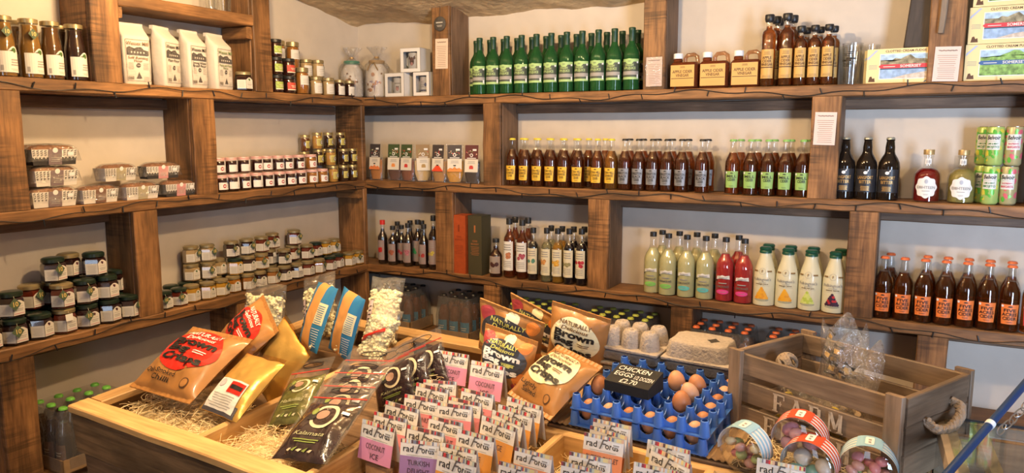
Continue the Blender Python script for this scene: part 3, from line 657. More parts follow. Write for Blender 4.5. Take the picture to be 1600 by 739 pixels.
# ------------------------------------------------------------------ lower back shelf
SPL = mat('label_mauve', (0.32, 0.24, 0.24), 0.5); RCAP = mat('cap_red', (0.62, 0.03, 0.02), 0.35)
DARKSP = mat('dark_spirit', (0.022, 0.010, 0.006), 0.05, trans=0.2, coat=0.5); AMB = liquid('amber_spirit', (0.42, 0.09, 0.02), 0.88)
def spirit(r, h, capm, liq, pic, labm=SPL, lab0=0.10, lab1=0.55, neck=0.72, gm=None, fill=0.80, capz=0.90, txt=None):
    pr = [(r*0.9, 0), (r, 0.004), (r, h*(neck-0.14)), (r*0.9, h*(neck-0.09)), (r*0.55, h*(neck-0.02)), (r*0.44, h*(neck+0.02)), (r*0.42, h*0.93)]
    cp = [(0, h), (r*0.50, h), (r*0.53, h-0.002), (r*0.53, h*capz), (0, h*capz)]
    def f(m):
        z0, z1 = h*lab0, h*lab1; m.rect(-r*1.1, r*1.1, z0, z1, cyl(r), labm, 8)
        m.lines(-r*.8, r*.8, z0+(z1-z0)*.70, z0+(z1-z0)*.95, 3, lift(r, 1), GREY, .4)
        pm = mat('print_%02d%02d%02d' % tuple(int(c*99) for c in pic), pic, 0.5, vary=0.4, bscale=150)
        rr = random.Random(int(pic[0]*1000))
        for i in range(5): m.disc(rr.uniform(-.7, .7)*r, z0+(z1-z0)*rr.uniform(.42, .58), r*.32, lift(r, 1.5+i*.15), pm, 10)
        m.lines(-r*.8, r*.8, z0+(z1-z0)*.12, z0+(z1-z0)*.36, 4, lift(r, 1), GREY, .35); m.rect(-r*1.05, -r*.55, z0+.004, z0+.018, lift(r, 2), STICK, 3)
        if txt: m.text(txt, .01, 0, z1-.012, lift(r, 2), BLACK, .01, width=r*1.2)
    return round_bottle(pr, h*fill, cp, capm, gm or GLASS, liq, f, 18)
GS = 'fruit liqueur bottles in the left lower bay'
for px, d, h, capm, pic, lab in ((599, .135, .232, RCAP, (.5, .02, .02), 'red-capped dark liqueur bottle nearest the corner post'), (616, .135, .205, BCAP, (.35, .10, .06), 'short dark liqueur bottle next to the red-capped one'),
        (629, .085, .205, BCAP, (.42, .05, .08), 'dark liqueur bottle in second row behind the short one'), (640, .135, .225, BCAP, (.45, .16, .22), 'dark liqueur bottle with pink fruit label, middle of the front row'),
        (652, .09, .240, BCAP, (.05, .30, .12), 'dark liqueur bottle with green fruit label in second row'), (663, .135, .225, BCAP, (.36, .04, .04), 'dark liqueur bottle with red berry label, second from the upright'),
        (678, .14, .275, BCAP, (.55, .45, .08), 'tall dark liqueur bottle with yellow fruit label against the upright'), (622, .035, .215, BCAP, (.3, .1, .1), 'dark liqueur bottle at the wall behind the short one'),
        (640, .035, .225, BCAP, (.3, .1, .1), 'dark liqueur bottle at the wall behind the pink label one'), (660, .035, .230, BCAP, (.3, .1, .1), 'dark liqueur bottle at the wall behind the red berry one')):
    x, y, z = at_b(px, d, ZW); spawn('liqueur_bottle', spirit(0.0265, h, capm, DARKSP, pic, neck=.74), TR(x, y, z+.0005, jit(.2)), lab, 'bottle', GS)
def carton(w, dd, h, m, pm, t):
    b = MB(); b.box(-w/2, w/2, -dd/2, dd/2, 0, h, m); l = MB(); f = flat(-dd/2-.0006)
    for i, (s_, wd, zz) in enumerate(t): l.text(s_, .012, 0, zz*h, f, pm, .01, width=wd)
    l.lines(-w*.35, w*.35, h*.34, h*.50, 6, f, pm, .25, 1); em = MB(); em.rect(-.004, .004, h*.72, h*.84, f, pm, 1)
    lid = MB(); lid.box(-w/2-.0008, w/2+.0008, -dd/2-.0008, dd/2+.0008, h-.003, h+.0008, m)
    return [('box', b.mesh('box', 0), None), ('print', l.mesh('print', 0), None), ('emblem', em.mesh('emblem', 0), None), ('lid', lid.mesh('lid', 0), None)]
CORG = mat('carton_orange', (0.40, 0.075, 0.02), 0.5, vary=.1); CGRN = mat('carton_green', (0.060, 0.055, 0.030), 0.5)
x, y, z = at_b(724, .135, ZW); spawn('gift_carton', carton(.076, .08, .288, CORG, mat('print_rust', (.20, .03, .01), .5), [('CIDER', .03, .62), ('BRANDY', .045, .57)]), TR(x+.002, y, z+.0005, -.02), 'tall rust-orange gift carton beside the upright on the lower shelf', 'carton')
x, y, z = at_b(748.5, .130, ZW); spawn('gift_carton', carton(.078, .085, .290, CGRN, mat('print_copper', (.45, .16, .05), .4), [('CIDER', .03, .56), ('BRANDY', .045, .51)]), TR(x+.004, y, z+.0005, -.02), 'tall dark olive gift carton beside the orange carton', 'carton')
x, y, z = at_b(775, .152, ZW); spawn('spirit_bottle', spirit(.031, .185, BCAP, mat('dark_rum', (.05, .012, .006), .05, trans=.3), (.06, .02, .02), mat('label_dusty', (.36, .28, .24), .5), .10, .55, .70), TR(x, y, z+.0005, .1), 'squat dark spirit bottle standing in front of the olive carton', 'bottle')
GS2 = 'spirit bottles in the middle lower bay'; CRM = mat('label_ivory', (.74, .68, .50), .5)
BLKSP = mat('black_spirit', (.012, .008, .010), .05, coat=.5); CLR = liquid('clear_spirit', (.62, .60, .36), .8); GOLDSP = liquid('gold_spirit', (.75, .38, .05), .7)
for px, d, h, liq, pic, lm, lab in ((796, .14, .285, AMB, (.50, .20, .10), WHITE, 'tall amber spirit bottle with white label, left of the two in front'), (816, .14, .283, AMB, (.40, .08, .12), WHITE, 'tall amber spirit bottle with blue and red label, right of the two'),
        (805, .07, .285, AMB, (.4, .2, .1), WHITE, 'tall amber spirit bottle behind, left of the back pair'), (825, .07, .285, AMB, (.4, .2, .1), WHITE, 'tall amber spirit bottle behind, right of the back pair'),
        (833, .14, .248, BLKSP, (.10, .26, .20), CRM, 'black liqueur bottle with ivory fruit label beside the amber spirits'), (854, .145, .252, CLR, (.62, .30, .10), CRM, 'clear pale liqueur bottle with ivory apple label'),
        (871, .145, .254, GOLDSP, (.72, .40, .06), CRM, 'golden liqueur bottle with ivory pear label'), (889, .145, .256, BLKSP, (.30, .28, .14), CRM, 'black liqueur bottle with ivory berry label, second from the upright'),
        (908, .145, .260, BLKSP, (.45, .03, .05), CRM, 'black liqueur bottle with cherry label next to the upright'), (861, .075, .255, CLR, (.5, .3, .1), CRM, 'pale liqueur bottle in the back behind the apple label bottle'),
        (878, .075, .255, GOLDSP, (.5, .3, .1), CRM, 'golden liqueur bottle in the back row of the liqueurs'), (896, .075, .257, BLKSP, (.3, .1, .1), CRM, 'black liqueur bottle in the back row, second from right'),
        (912, .075, .26, BLKSP, (.3, .1, .1), CRM, 'black liqueur bottle in the back row, at the upright')):
    x, y, z = at_b(px, d, ZW)
    spawn('liqueur_bottle', spirit(.0285 if h > .27 else .0265, h, BCAP, liq, pic, lm, .13, .62, .77, fill=.74 if liq is not AMB else .82, capz=.90), TR(x, y, z+.0005, jit(.1)), lab, 'bottle', GS2)
# lemonade and pink lemonade
LEM = mat('lemonade', (.72, .68, .36), .10, trans=.22, ior=1.2); PNK = mat('pink_drink', (.50, .045, .045), .1, trans=.2, ior=1.2)
LEM_P = [(.033, 0), (.0375, .003), (.038, .008), (.038, .140), (.0365, .155), (.030, .172), (.020, .188), (.0155, .200), (.0135, .215), (.0125, .250)]
def lem(liq, bcol, t1, t2):
    def f(m):
        R = .038; m.poly([(-.028, .092), (-.026, .106), (-.010, .108), (-.002, .112), (.010, .108), (.028, .110), (.030, .094), (.010, .096)], cyl(R), WHITE, 3)
        m.lines(-.023, .023, .098, .106, 2, lift(R, 2), GREY, .45); m.lines(-.018, .018, .076, .084, 1, lift(R, 1), GREY, .5); m.text(t2, .012, 0, .060, lift(R, 1), mat('print_slate', (.14, .14, .12), .5), .02, width=.054)
        pts = [(.027*cos(u), .042+.010*sin(u)) for u in [k*pi/8 for k in range(16)]]
        m.poly(pts, cyl(R), bcol, 3); m.lines(-.015, .015, .041, .044, 1, lift(R, 2), GREY, .5); m.disc(-.029, .088, .004, lift(R, 2), BLACK, 8)
    return round_bottle(LEM_P, .196, [(0, .264), (.014, .264), (.0145, .262), (.0145, .245), (0, .245)], BCAP, GLASS, liq, f, 22)
P_LG = lem(LEM, mat('blob_green', (.22, .55, .12), .5), 'LIME', 'PRESSE'); P_LB = lem(LEM, mat('blob_teal', (.12, .50, .50), .5), 'STILL', 'LEMONADE'); P_LP = lem(PNK, mat('blob_pink', (.75, .06, .28), .5), 'RASPBERRY', 'LEMONADE')
GL = 'lemonade bottles on the lower shelf'
for px, d, pr, lab in ((1019, .125, P_LG, 'pale lime presse bottle, leftmost of the front lemonades'), (1042, .145, P_LG, 'pale lime presse bottle with green label blob, second from left in front'), (1071, .145, P_LB, 'pale lemonade bottle with teal label blob, left of the teal pair'), (1100, .145, P_LB, 'pale lemonade bottle with teal label blob next to the pink bottles'),
        (1035, .05, P_LG, 'pale lemonade bottle against the wall, first of the four'), (1061, .05, P_LB, 'pale lemonade bottle against the wall, second of the four'), (1086, .05, P_LB, 'pale lemonade bottle against the wall, third of the four'), (1110, .05, P_LB, 'pale lemonade bottle against the wall, nearest the pink bottles')):
    x, y, z = at_b(px, d, ZW); spawn('lemonade_bottle', pr, TR(x, y, z+.0005, jit(.1)), lab, 'bottle', GL)
for px, d, lab in ((1131.5, .14, 'pink raspberry lemonade bottle, left one in front'), (1151, .055, 'pink raspberry lemonade bottle at the back between the front two'), (1163, .145, 'pink raspberry lemonade bottle next to the milky juice bottles')):
    x, y, z = at_b(px, d, ZW); spawn('lemonade_bottle', P_LP, TR(x, y, z+.0005, jit(.1)), lab, 'bottle', 'pink lemonade bottles')
# cream juice bottles with green lids
JCR = mat('juice_sleeve', (.72, .68, .48), .35, coat=.3); LIDG = mat('lid_darkgreen', (.012, .075, .045), .35); JBR = mat('print_bronze', (.25, .15, .05), .5)
FJ_P = [(.037, 0), (.0425, .003), (.043, .010), (.043, .112), (.0415, .130), (.036, .155), (.028, .182), (.0225, .200), (.021, .212)]
def fj(cols, word):
    def f(m):
        R = .043; c = lift(R, 0)
        def nk(x, z): # follows the sloping shoulder
            t = max(0, (z-.118)/.09); rr = R-.021*t*t-.004*t+.0012; return (rr*sin(x/R), -rr*cos(x/R), z)
        m.text("Folkington's", .016, 0, .104, nk, GREY, .012, width=.070); m.text(word, .009, 0, .088, lift(R, 1), BRN, .01, width=.050); m.rect(-.03, .03, .083, .0836, lift(R, 1), GREY, 8); m.lines(-.02, .02, .095, .101, 2, lift(R, 1), GREY, .3)
        for i in range(16):
            a = 2*pi*i/16; m.rect(.013*cos(a)-.001, .013*cos(a)+.001, .142+.012*sin(a)-.001, .142+.012*sin(a)+.001, nk, GREY, 1)
        m.text('F', .014, 0, .137, nk, JBR, .02); m.rect(-.040, -.020, .139, .145, nk, JBR, 4); m.rect(.020, .040, .139, .145, nk, JBR, 4)
        rr = random.Random(len(word)); k = 0
        for j in range(6):
            for i in range(6-j):
                m.disc((i-(5-j)/2)*.0088+rr.uniform(-.001, .001), .034+j*.0078, .0058, lift(R, 1.4+k*.03), cols[rr.randrange(len(cols))], 9); k += 1
        m.disc(0, .026, .030, lift(R, .6), mat('print_shadow', (.42, .42, .30), .6), 14, 3, .006)
    return round_bottle(FJ_P, 0, [(0, .236), (.019, .236), (.0235, .232), (.0235, .226), (.0215, .223), (.0235, .220), (.0235, .212), (0, .210)], LIDG, JCR, None, f, 24, capname='lid')
OR1 = mat('fruit_orange', (.85, .42, .03), .5); OR2 = mat('fruit_orange_dark', (.78, .34, .03), .5); PE1 = mat('fruit_pear', (.50, .62, .10), .5); PE2 = mat('fruit_pear_light', (.66, .74, .22), .5)
BE1 = mat('fruit_red', (.50, .03, .04), .5); BE2 = mat('fruit_black', (.05, .02, .05), .5)
P_J = [fj([OR1, OR2], 'orange juice'), fj([OR2, OR1, OR1], 'mango juice'), fj([PE1, PE2], 'cloudy pear juice'), fj([BE1, BE2, BE2], 'summer berries')]
for i, (px, w_) in enumerate(((1191, 'large orange fruit print, beside the pink bottles'), (1227, 'orange fruit print, second from left'), (1262, 'green pear print'), (1301, 'red and black berry print'))):
    x, y, z = at_b(px, .133, ZW); spawn('juice_bottle', P_J[i], TR(x, y, z+.0005, jit(.08)-.05), 'cream juice bottle with dark green lid and '+w_, 'bottle', 'cream juice bottles')
    x, y, z = at_b((1203, 1229, 1264, 1309)[i], .046, ZW); spawn('juice_bottle', P_J[i], TR(x, y, z+.0005, jit(.08)), 'cream juice bottle with green lid at the back, '+['behind the leftmost juice', 'behind the second juice', 'behind the pear juice', 'behind the berry juice'][i], 'bottle', 'cream juice bottles')

# ------------------------------------------------------------------ spice pouches
def pouch_card(headm, accent, content, shape):
    w, h = .088, .190
    def surf(sgn, T):
        def fn(a, b):
            x = (a-.5)*w; z = b*h; t = T*(1-b)**.7*max(0, 1-abs(2*a-1)**2.4)**.6; return (x, sgn*t, z)
        return fn
    f = MB(); f.grid(10, 12, surf(-1, .017), FILM); f.grid(10, 12, surf(1, .017), FILM)
    c = MB()
    def cs(sgn):
        def fn(a, b):
            w2 = w*.94*(.66+.34*min(1, b*2.6))*(1 if b < .9 else 1); x = (a-.5)*w2; z = .004+b*h*.54; t = .0145*(1-b*.55)*max(0, 1-abs(2*a-1)**2.2)**.6; return (x, sgn*t, z)
        return fn
    c.grid(10, 8, cs(-1), content); c.grid(10, 8, cs(1), content)
    k = MB(); y0 = -.0185; g = lambda x, z: (x, y0+.012*(z/h), z); g1 = lambda x, z: (x, y0-.0006+.012*(z/h), z); g2 = lambda x, z: (x, y0-.0012+.012*(z/h), z)
    k.rect(-.0355, .0355, .118, .186, g, headm, 1); k.rect(-.0355, .0355, .055, .118, g, mat('card_ivory', (.74, .68, .58), .6), 1)
    rr = random.Random(int(accent[0]*100+accent[1]*37)); am = mat('accent_%d_%d' % (int(accent[0]*99), int(accent[1]*99)), accent, .5)
    if shape == 0: k.poly([(-.0355, .055), (.0355, .055), (.0355, .064), (.024, .074), (.014, .066), (0, .080), (-.014, .066), (-.024, .074), (-.0355, .064)], g1, am)
    elif shape == 1:
        for j in range(4): k.rect(-.034+j*.007, .034-j*.007, .055+j*.007, .062+j*.007, g1, am, 1)
    else: k.rect(-.011, .011, .070, .083, g1, am, 1); k.rect(-.008, .008, .083, .0875, g2, am, 1)
    if shape < 2: k.poly([(-.008, .088), (.008, .088), (.005, .082), (-.005, .082)], g2, BLACK)
    k.lines(-.022, .022, .096, .112, 3, g1, GREY, .35, 1)
    for i in range(14):
        u = rr.uniform(-.028, .028); v = .136+rr.uniform(0, .022); k.disc(u, v, rr.uniform(.0015, .0032), g1, rr.choice([am, GRN, REDL, CREAM]), 7)
    k.disc(0, .137, .009, g2, WHITE, 8); k.disc(0, .137, .005, flat(y0+.006), headm, 8); k.lines(-.025, .025, .121, .127, 1, g1, WHITE, .6, 1); k.rect(.006, .026, .158, .167, g2, STICK, 1)
    return [('film', f.mesh('film'), None), ('contents', c.mesh('contents'), None), ('card', k.mesh('card', 0), None)]
HB, HG, HM = mat('card_charcoal', (.055, .045, .045), .6), mat('card_moss', (.05, .08, .03), .6), mat('card_maroon', (.11, .03, .03), .6)
SP = lambda n, c: mat('spice_'+n, c, .8, bump=.5, bscale=300, vary=.25)
for px, rz, pr, lab, d in ((588, -.05, pouch_card(HB, (.80, .24, .08), SP('orange', (.42, .16, .03)), 0), 'spice pouch with charcoal card and orange zigzag, nearest the corner', .13),
        (617, .05, pouch_card(HG, (.80, .30, .08), SP('cocoa', (.10, .035, .02)), 2), 'spice pouch with moss green card and orange pot, second from the corner', .12), (637, -.05, pouch_card(HG, (.62, .05, .04), SP('brick', (.20, .065, .03)), 2), 'spice pouch with moss green card and red pot', .135),
        (661, .95, pouch_card(mat('card_kraft', (.30, .20, .10), .6), (.42, .28, .10), SP('sand', (.55, .38, .16)), 2), 'spice pouch turned edgeways with kraft card and sandy powder', .115), (686, -.06, pouch_card(HB, (.78, .08, .03), SP('tan', (.40, .21, .07)), 1), 'spice pouch with charcoal card and red steps', .135),
        (711, .45, pouch_card(HB, (.72, .26, .05), SP('mustard', (.52, .26, .03)), 0), 'spice pouch with charcoal card and mustard powder, slightly turned', .13), (738, .10, pouch_card(HM, (.55, .06, .05), SP('black', (.035, .022, .018)), 2), 'spice pouch with maroon card and black seeds by the upright', .13)):
    x, y, z = at_b(px, d, ZM); spawn('spice_pouch', pr, TR(x, y, z+.0005, rz, -.03), lab, 'pouch', 'spice pouches on the middle shelf')

# ------------------------------------------------------------------ gift mug boxes and wrapped jars in the top corner
CARD = mat('white_card', (.74, .72, .70), .5); ACET = thin('acetate', (.9, .9, .9), 1.0, .05); MUG = mat('mug_china', (.72, .70, .68), .2)
def mugbox(w, h, dd, pic):
    b = MB(); fr = .018
    b.box(-w/2, w/2, dd/2-.002, dd/2, 0, h, CARD); b.box(-w/2, -w/2+.002, -dd/2, dd/2, 0, h, CARD); b.box(w/2-.002, w/2, -dd/2, dd/2, 0, h, CARD); b.box(-w/2, w/2, -dd/2, dd/2, 0, .002, CARD); b.box(-w/2, w/2, -dd/2, dd/2, h-.002, h, CARD)
    for a in ((-w/2, w/2, 0, fr), (-w/2, w/2, h-fr, h), (-w/2, -w/2+fr, fr, h-fr), (w/2-fr, w/2, fr, h-fr)): b.box(a[0], a[1], -dd/2, -dd/2+.002, a[2], a[3], CARD)
    wn = MB(); wn.box(-w/2+fr, w/2-fr, -dd/2+.0025, -dd/2+.003, fr, h-fr, ACET)
    m = MB(); r = min(w, dd)*.36; m.lathe([(0, .006), (r*.9, .006), (r, .012), (r, h*.82), (r-.003, h*.82), (r-.003, .016), (0, .016)], MUG, 24)
    m.tube([(-r*.95, 0, h*.66), (-r*1.28, 0, h*.60), (-r*1.28, 0, h*.34), (-r*.95, 0, h*.26)], .005, MUG, 8)
    p = MB(); c = cyl(r); pm = mat('mug_print', (.16, .10, .09), .5, vary=.6, bscale=140); pk = mat('mug_pink', (.55, .30, .28), .5, vary=.4, bscale=140)
    if pic == 0:
        p.disc(0, h*.46, r*.36, c, pm, 12, 2, h*.18); p.disc(-r*.4, h*.60, r*.18, c, pm, 8, 1, h*.07); p.disc(r*.4, h*.60, r*.18, c, pm, 8, 1, h*.07); p.disc(0, h*.36, r*.2, lift(r, 1), pk, 10, 1, h*.07); p.poly([(-r*.5, h*.64), (-r*.6, h*.76), (-r*.38, h*.66)], c, pm); p.poly([(r*.5, h*.64), (r*.6, h*.76), (r*.38, h*.66)], c, pm)
    elif pic == 1:
        p.disc(.006, h*.34, r*.26, c, pk, 10, 1, h*.09); p.disc(.002, h*.43, r*.10, lift(r, 1), pm, 8); p.disc(.011, h*.43, r*.10, lift(r, 1), pm, 8); p.lines(-r*.3, r*.6, h*.55, h*.62, 1, c, GREY, .6)
    else:
        p.lines(-r*.6, r*.2, h*.38, h*.68, 4, c, GREY, .3); p.disc(r*.35, h*.48, r*.22, c, mat('mug_blue', (.10, .13, .30), .5), 4, 1, h*.10); p.lines(-r*.7, r*.7, h*.22, h*.30, 1, c, mat('mug_navy', (.06, .07, .16), .5), .6)
    return [('carton', b.mesh('carton', 0), None), ('window', wn.mesh('window', 0), None), ('mug', m.mesh('mug'), None), ('mug_picture', p.mesh('mug_picture', 0), 'mug')]
x, y, z = at_b(627, .105, ZT); spawn('mug_box', mugbox(.125, .118, .105, 1), TR(x, y, z+.0005, -.04), 'white windowed mug box standing left under the upper mug box', 'box', 'mug boxes')
x, y, z = at_b(667, .105, ZT); spawn('mug_box', mugbox(.100, .118, .105, 2), TR(x+.004, y, z+.0005, .0), 'white windowed mug box standing right against the upright', 'box', 'mug boxes')
x, y, z = at_b(650, .100, ZT); spawn('mug_box', mugbox(.115, .118, .100, 0), TR(x, y, z+.1190, .10), 'white windowed mug box with cow mug on top of the other two', 'box', 'mug boxes')
def gift_jar(lidm, bow):
    POT = mat('stoneware', (.66, .60, .54), .35); b = MB(); r = .058
    b.lathe([(0, .001), (r*.86, .001), (r*.96, .006), (r, .03), (r, .115), (r*.93, .138), (r*.70, .156), (r*.62, .162), (r*.62, .17), (0, .17)], POT, 28)
    d = MB(); rr = random.Random(2 if bow else 8); bm = mat('pot_brown', (.22, .12, .06), .5); fm = mat('pot_flower', (.50, .24, .12), .5); vm = mat('pot_violet', (.30, .24, .32), .5)
    for i in range(9): d.disc(rr.uniform(-.05, .05), rr.uniform(.02, .125), rr.uniform(.005, .011), cyl(r), rr.choice([bm, fm, bm]), 10)
    for i in range(12): d.disc(rr.uniform(-.022, .026), .072+rr.uniform(-.012, .012), .006, lift(r, 1+i*.1), rr.choice([fm, bm, fm, vm]), 8)
    d.poly([(.0, .066), (.014, .066), (.008, .020)], lift(r, 1), vm, 2)
    l = MB(); l.lathe([(0, .188), (r*.68, .188), (r*.72, .184), (r*.72, .170), (0, .168)], lidm, 24)
    f = MB()
    def film(a, b):
        t = 2*pi*a; z = .004+.252*b
        if z < .165: rr_ = r*1.06+.002*sin(9*t+20*z)
        elif z < .205: k = (z-.165)/.04; rr_ = r*1.06*(1-k)+.010*k+.002*sin(9*t)
        else: k = (z-.205)/.05; rr_ = .010+.030*k+.014*k*sin(5*t+1.3)+.006*k*sin(11*t)
        return (rr_*cos(t), rr_*sin(t), z)
    f.grid(40, 26, film, CELLO)
    P = [('pot', b.mesh('pot'), None), ('decoration', d.mesh('decoration', 0), 'pot'), ('lid', l.mesh('lid'), None), ('cellophane', f.mesh('cellophane'), None)]
    w = MB(); w.lathe([(.0125, .200), (.0125, .208)], GOLDP, 14); P.append(('twist_tie', w.mesh('twist_tie'), 'cellophane'))
    if bow:
        q = MB(); q.tube([(-.004, -r*.8, .175), (-.016, -r*1.04, .160), (-.028, -r*1.0, .135)], .003, JBR, 6); q.tube([(.004, -r*.8, .175), (.016, -r*1.04, .160), (.028, -r*1.0, .135)], .003, JBR, 6); P.append(('ribbon', q.mesh('ribbon'), None))
    return P
x, y = onZ(551, 151, ZT).xy
spawn('cookie_jar', gift_jar(mat('lid_teal', (.06, .20, .14), .4), False), TR(.078, -.145, ZT+.0005, .75), 'cellophane-wrapped stoneware jar with green lid in the corner', 'jar', 'wrapped stoneware jars')
x, y, z = at_b(590, .110, ZT); spawn('cookie_jar', gift_jar(mat('lid_brown', (.30, .20, .10), .5), True), TR(x, y, z+.0005, .3), 'cellophane-wrapped stoneware jar with brown ribbon beside the mug boxes', 'jar', 'wrapped stoneware jars')
# ------------------------------------------------------------------ left wall: jars
GLID = mat('lid_gold', (.40, .32, .17), .32, metal=.6); DLID = mat('lid_green', (.012, .024, .016), .3, coat=.2); TAGG = mat('tag_green', (.060, .095, .058), .5); TAGT = mat('tag_gold', (.62, .46, .16), .45)
LBL = mat('jar_label', (.70, .665, .61), .6); PINKB = mat('print_pinkbar', (.60, .25, .27), .6); LEAF = mat('print_leaf', (.06, .13, .03), .6); PLUM = mat('print_plum', (.12, .03, .04), .6)
FAINT = mat('print_faint', (.45, .42, .37), .6)
def jam(name, col, tr=.12): return mat('preserve_'+name, col, .12, trans=tr, coat=.6)
DARKJ, REDJ, AMBJ, YELJ, ORJ, CRMJ = jam('dark', (.035, .010, .008)), jam('red', (.16, .025, .012)), jam('amber', (.38, .15, .03)), jam('yellow', (.62, .32, .03)), jam('orange', (.52, .19, .02)), jam('cream', (.55, .38, .19))
def tag_mesh(x, z, size, y, tilt=0.0, white=False):
    t = MB(); s = size; pts = [(x, z-s), (x+s, z), (x, z+s), (x-s, z)]; c = lambda a, b: (a, y-.0002-tilt*(z+s-b), b); c1 = lambda a, b: (a, y-.0012-tilt*(z+s-b), b)
    if white: t.poly([(x-s*.8, z-s*.7), (x+s*.8, z-s*.7), (x+s*.8, z+s*.7), (x-s*.8, z+s*.7)], c, WHITE)
    else: t.poly(pts, c, TAGG); t.text('10', s*1.0, x, z-s*.32, c1, TAGT, .025)
    t.tube([(x, y, z+s*.9), (x+.004, y+.008, z+s+.006)], .0006, CREAM, 4); return t
def hex_jar(cont, lid, tag=None, pict=LEAF, k=1.0):
    # six-sided glass jar with a wide lid
    R = .0398; a = R*cos(pi/6); ph = 0.0
    g = MB(); g.lathe([(0, .001), (R*.92, .001), (R, .005), (R, .058), (R*.93, .066), (R*.80, .070), (R*.80, .074)], GLASS, 6, ph=ph)
    c = MB(); c.lathe([(0, .003), (R*.90, .003), (R*.965, .007), (R*.965, .0575), (R*.89, .065), (R*.77, .069), (0, .069)], cont, 6, ph=ph)
    l = MB(); r = .0355; l.lathe([(0, .0855), (r*.82, .0855), (r*.90, .084), (r, .081), (r, .0705), (r*.97, .0695), (0, .0695)], lid, 24)
    b = MB(); f = flat(-a-.0005); f1 = flat(-a-.0010); hw = R*.5-.0005
    M = Matrix.Rotation(-pi/3, 4, 'Z')
    def side(x, z):
        p = M @ Vector((x, -a-.0005, z)); return p[:]
    b.rect(-hw, hw, .010, .048, f, LBL, 1); pts = [(-hw, .048)]+[(-hw+2*hw*i/12, .048+.011*sin(pi*i/12)) for i in range(1, 12)]+[(hw, .048)]; b.poly(pts, f, LBL)
    b.rect(-hw, hw, .010, .048, side, LBL, 1)
    def side1(x, z): p = M @ Vector((x, -a-.001, z)); return p[:]
    b.lines(-hw*.8, hw*.8, .016, .044, 6, side1, FAINT, .25, 1)
    b.disc(0, .0500, .0055, f1, pict, 9, 1, .0038); b.disc(.001, .0465, .0030, f1, pict, 7); b.disc(-.003, .0520, .0030, f1, pict, 7)
    b.lines(-hw*.7, hw*.7, .037, .041, 1, f1, FAINT, .4, 1); b.lines(-hw*.85, hw*.85, .024, .034, 2, f1, GREY, .40, 1)
    if pict is PLUM: b.rect(-hw*.9, hw*.9, .0145, .0165, f1, PINKB, 1)
    else: b.lines(-hw*.7, hw*.7, .013, .020, 2, f1, FAINT, .3, 1)
    P = [('glass', g.mesh('glass', 25), None), ('preserve', c.mesh('preserve', 25), None), ('lid', l.mesh('lid'), None), ('label', b.mesh('label', 0), None)]
    if tag: P.append(('price_tag' if tag[3] else 'award_tag', tag_mesh(tag[0], tag[1], tag[2], -a-.004, .10, tag[3]).mesh('tag', 0), None))
    return P
TG = [None, (-.016, .048, .021, False), (.006, .050, .021, False), (-.012, .058, .017, True), (-.024, .050, .019, False)]
HJ = {}
def hj(c, lid, t, p=LEAF):
    k = (c.name, lid.name, t, p.name)
    if k not in HJ: HJ[k] = hex_jar(c, lid, TG[t], p)
    return HJ[k]
JH = .0860
def put_l(name, proto, px, d, z, rz, lab, cat, group, s=1.0):
    y = left_y(px, d, z); return spawn(name, proto, TR(d, y, z+.0006, pi/2+rz, s=s), lab, cat, group)
# tall stack of dark preserves at the far left of the lower shelf: (pixel, depth, level, preserve, lid, tag)
G1 = 'hexagonal preserve jars, left lower bay'
BIG = 1.02; H1 = JH*BIG+.0006
left_jars = [(-10, .137, 0, DARKJ, DLID, 1, 'cut by the picture edge, bottom front'), (28, .137, 0, DARKJ, DLID, 1, 'second in the bottom front row'), (66, .137, 0, DARKJ, DLID, 0, 'third in the bottom front row'), (103, .137, 0, REDJ, GLID, 3, 'with gold lid and white price tag, bottom row'),
    (137, .137, 0, DARKJ, DLID, 4, 'fifth in the bottom front row'), (168, .137, 0, DARKJ, DLID, 0, 'sixth in the bottom front row'), (197, .137, 0, DARKJ, DLID, 2, 'beside the upright with centred green tag, bottom row'),
    (12, .052, 0, DARKJ, DLID, 0, 'at the back of the bottom row, far left'), (48, .052, 0, DARKJ, DLID, 0, 'at the back of the bottom row, second'), (84, .052, 0, DARKJ, DLID, 0, 'at the back of the bottom row, third'), (120, .052, 0, DARKJ, DLID, 0, 'at the back of the bottom row, fourth'), (153, .052, 0, DARKJ, DLID, 0, 'at the back of the bottom row, fifth'), (184, .052, 0, DARKJ, DLID, 0, 'at the back of the bottom row, by the upright'),
    (19, .125, 1, DARKJ, DLID, 1, 'leftmost in the second tier'), (101, .137, 1, REDJ, GLID, 4, 'with gold lid and tag in the second tier front'), (134, .137, 1, DARKJ, DLID, 4, 'second tier, just right of the gold-lidded jar'), (166, .137, 1, DARKJ, DLID, 0, 'second tier, nearest the upright in front'),
    (53, .060, 1, REDJ, GLID, 2, 'with gold lid at the back of the second tier, left'), (85, .055, 1, REDJ, GLID, 0, 'with gold lid at the back of the second tier, right'), (120, .052, 1, DARKJ, DLID, 0, 'dark-lidded at the back of the second tier, middle'), (152, .052, 1, DARKJ, DLID, 0, 'dark-lidded at the back of the second tier, right'), (185, .052, 1, DARKJ, DLID, 0, 'tucked by the upright in the second tier'),
    (85, .105, 2, DARKJ, DLID, 1, 'left on the top tier with green tag'), (114, .060, 2, DARKJ, GLID, 0, 'in the middle of the top tier, set back'), (143, .118, 2, DARKJ, DLID, 0, 'right on the top tier')]
for i, (px, d, lv, c, lid, t, w_) in enumerate(left_jars):
    y0 = left_y(px, d, ZW+lv*H1); R = random.Random(i)
    spawn('preserve_jar', hj(c, lid, t, PLUM), TR(d, y0, ZW+.0006+lv*H1, pi/2+R.uniform(.0, .25)+.1, s=BIG), 'dark hexagonal preserve jar '+w_, 'jar', G1)
G2 = 'mixed preserve jars, corner lower bay'
S2 = .86; H2 = JH*S2+.0006
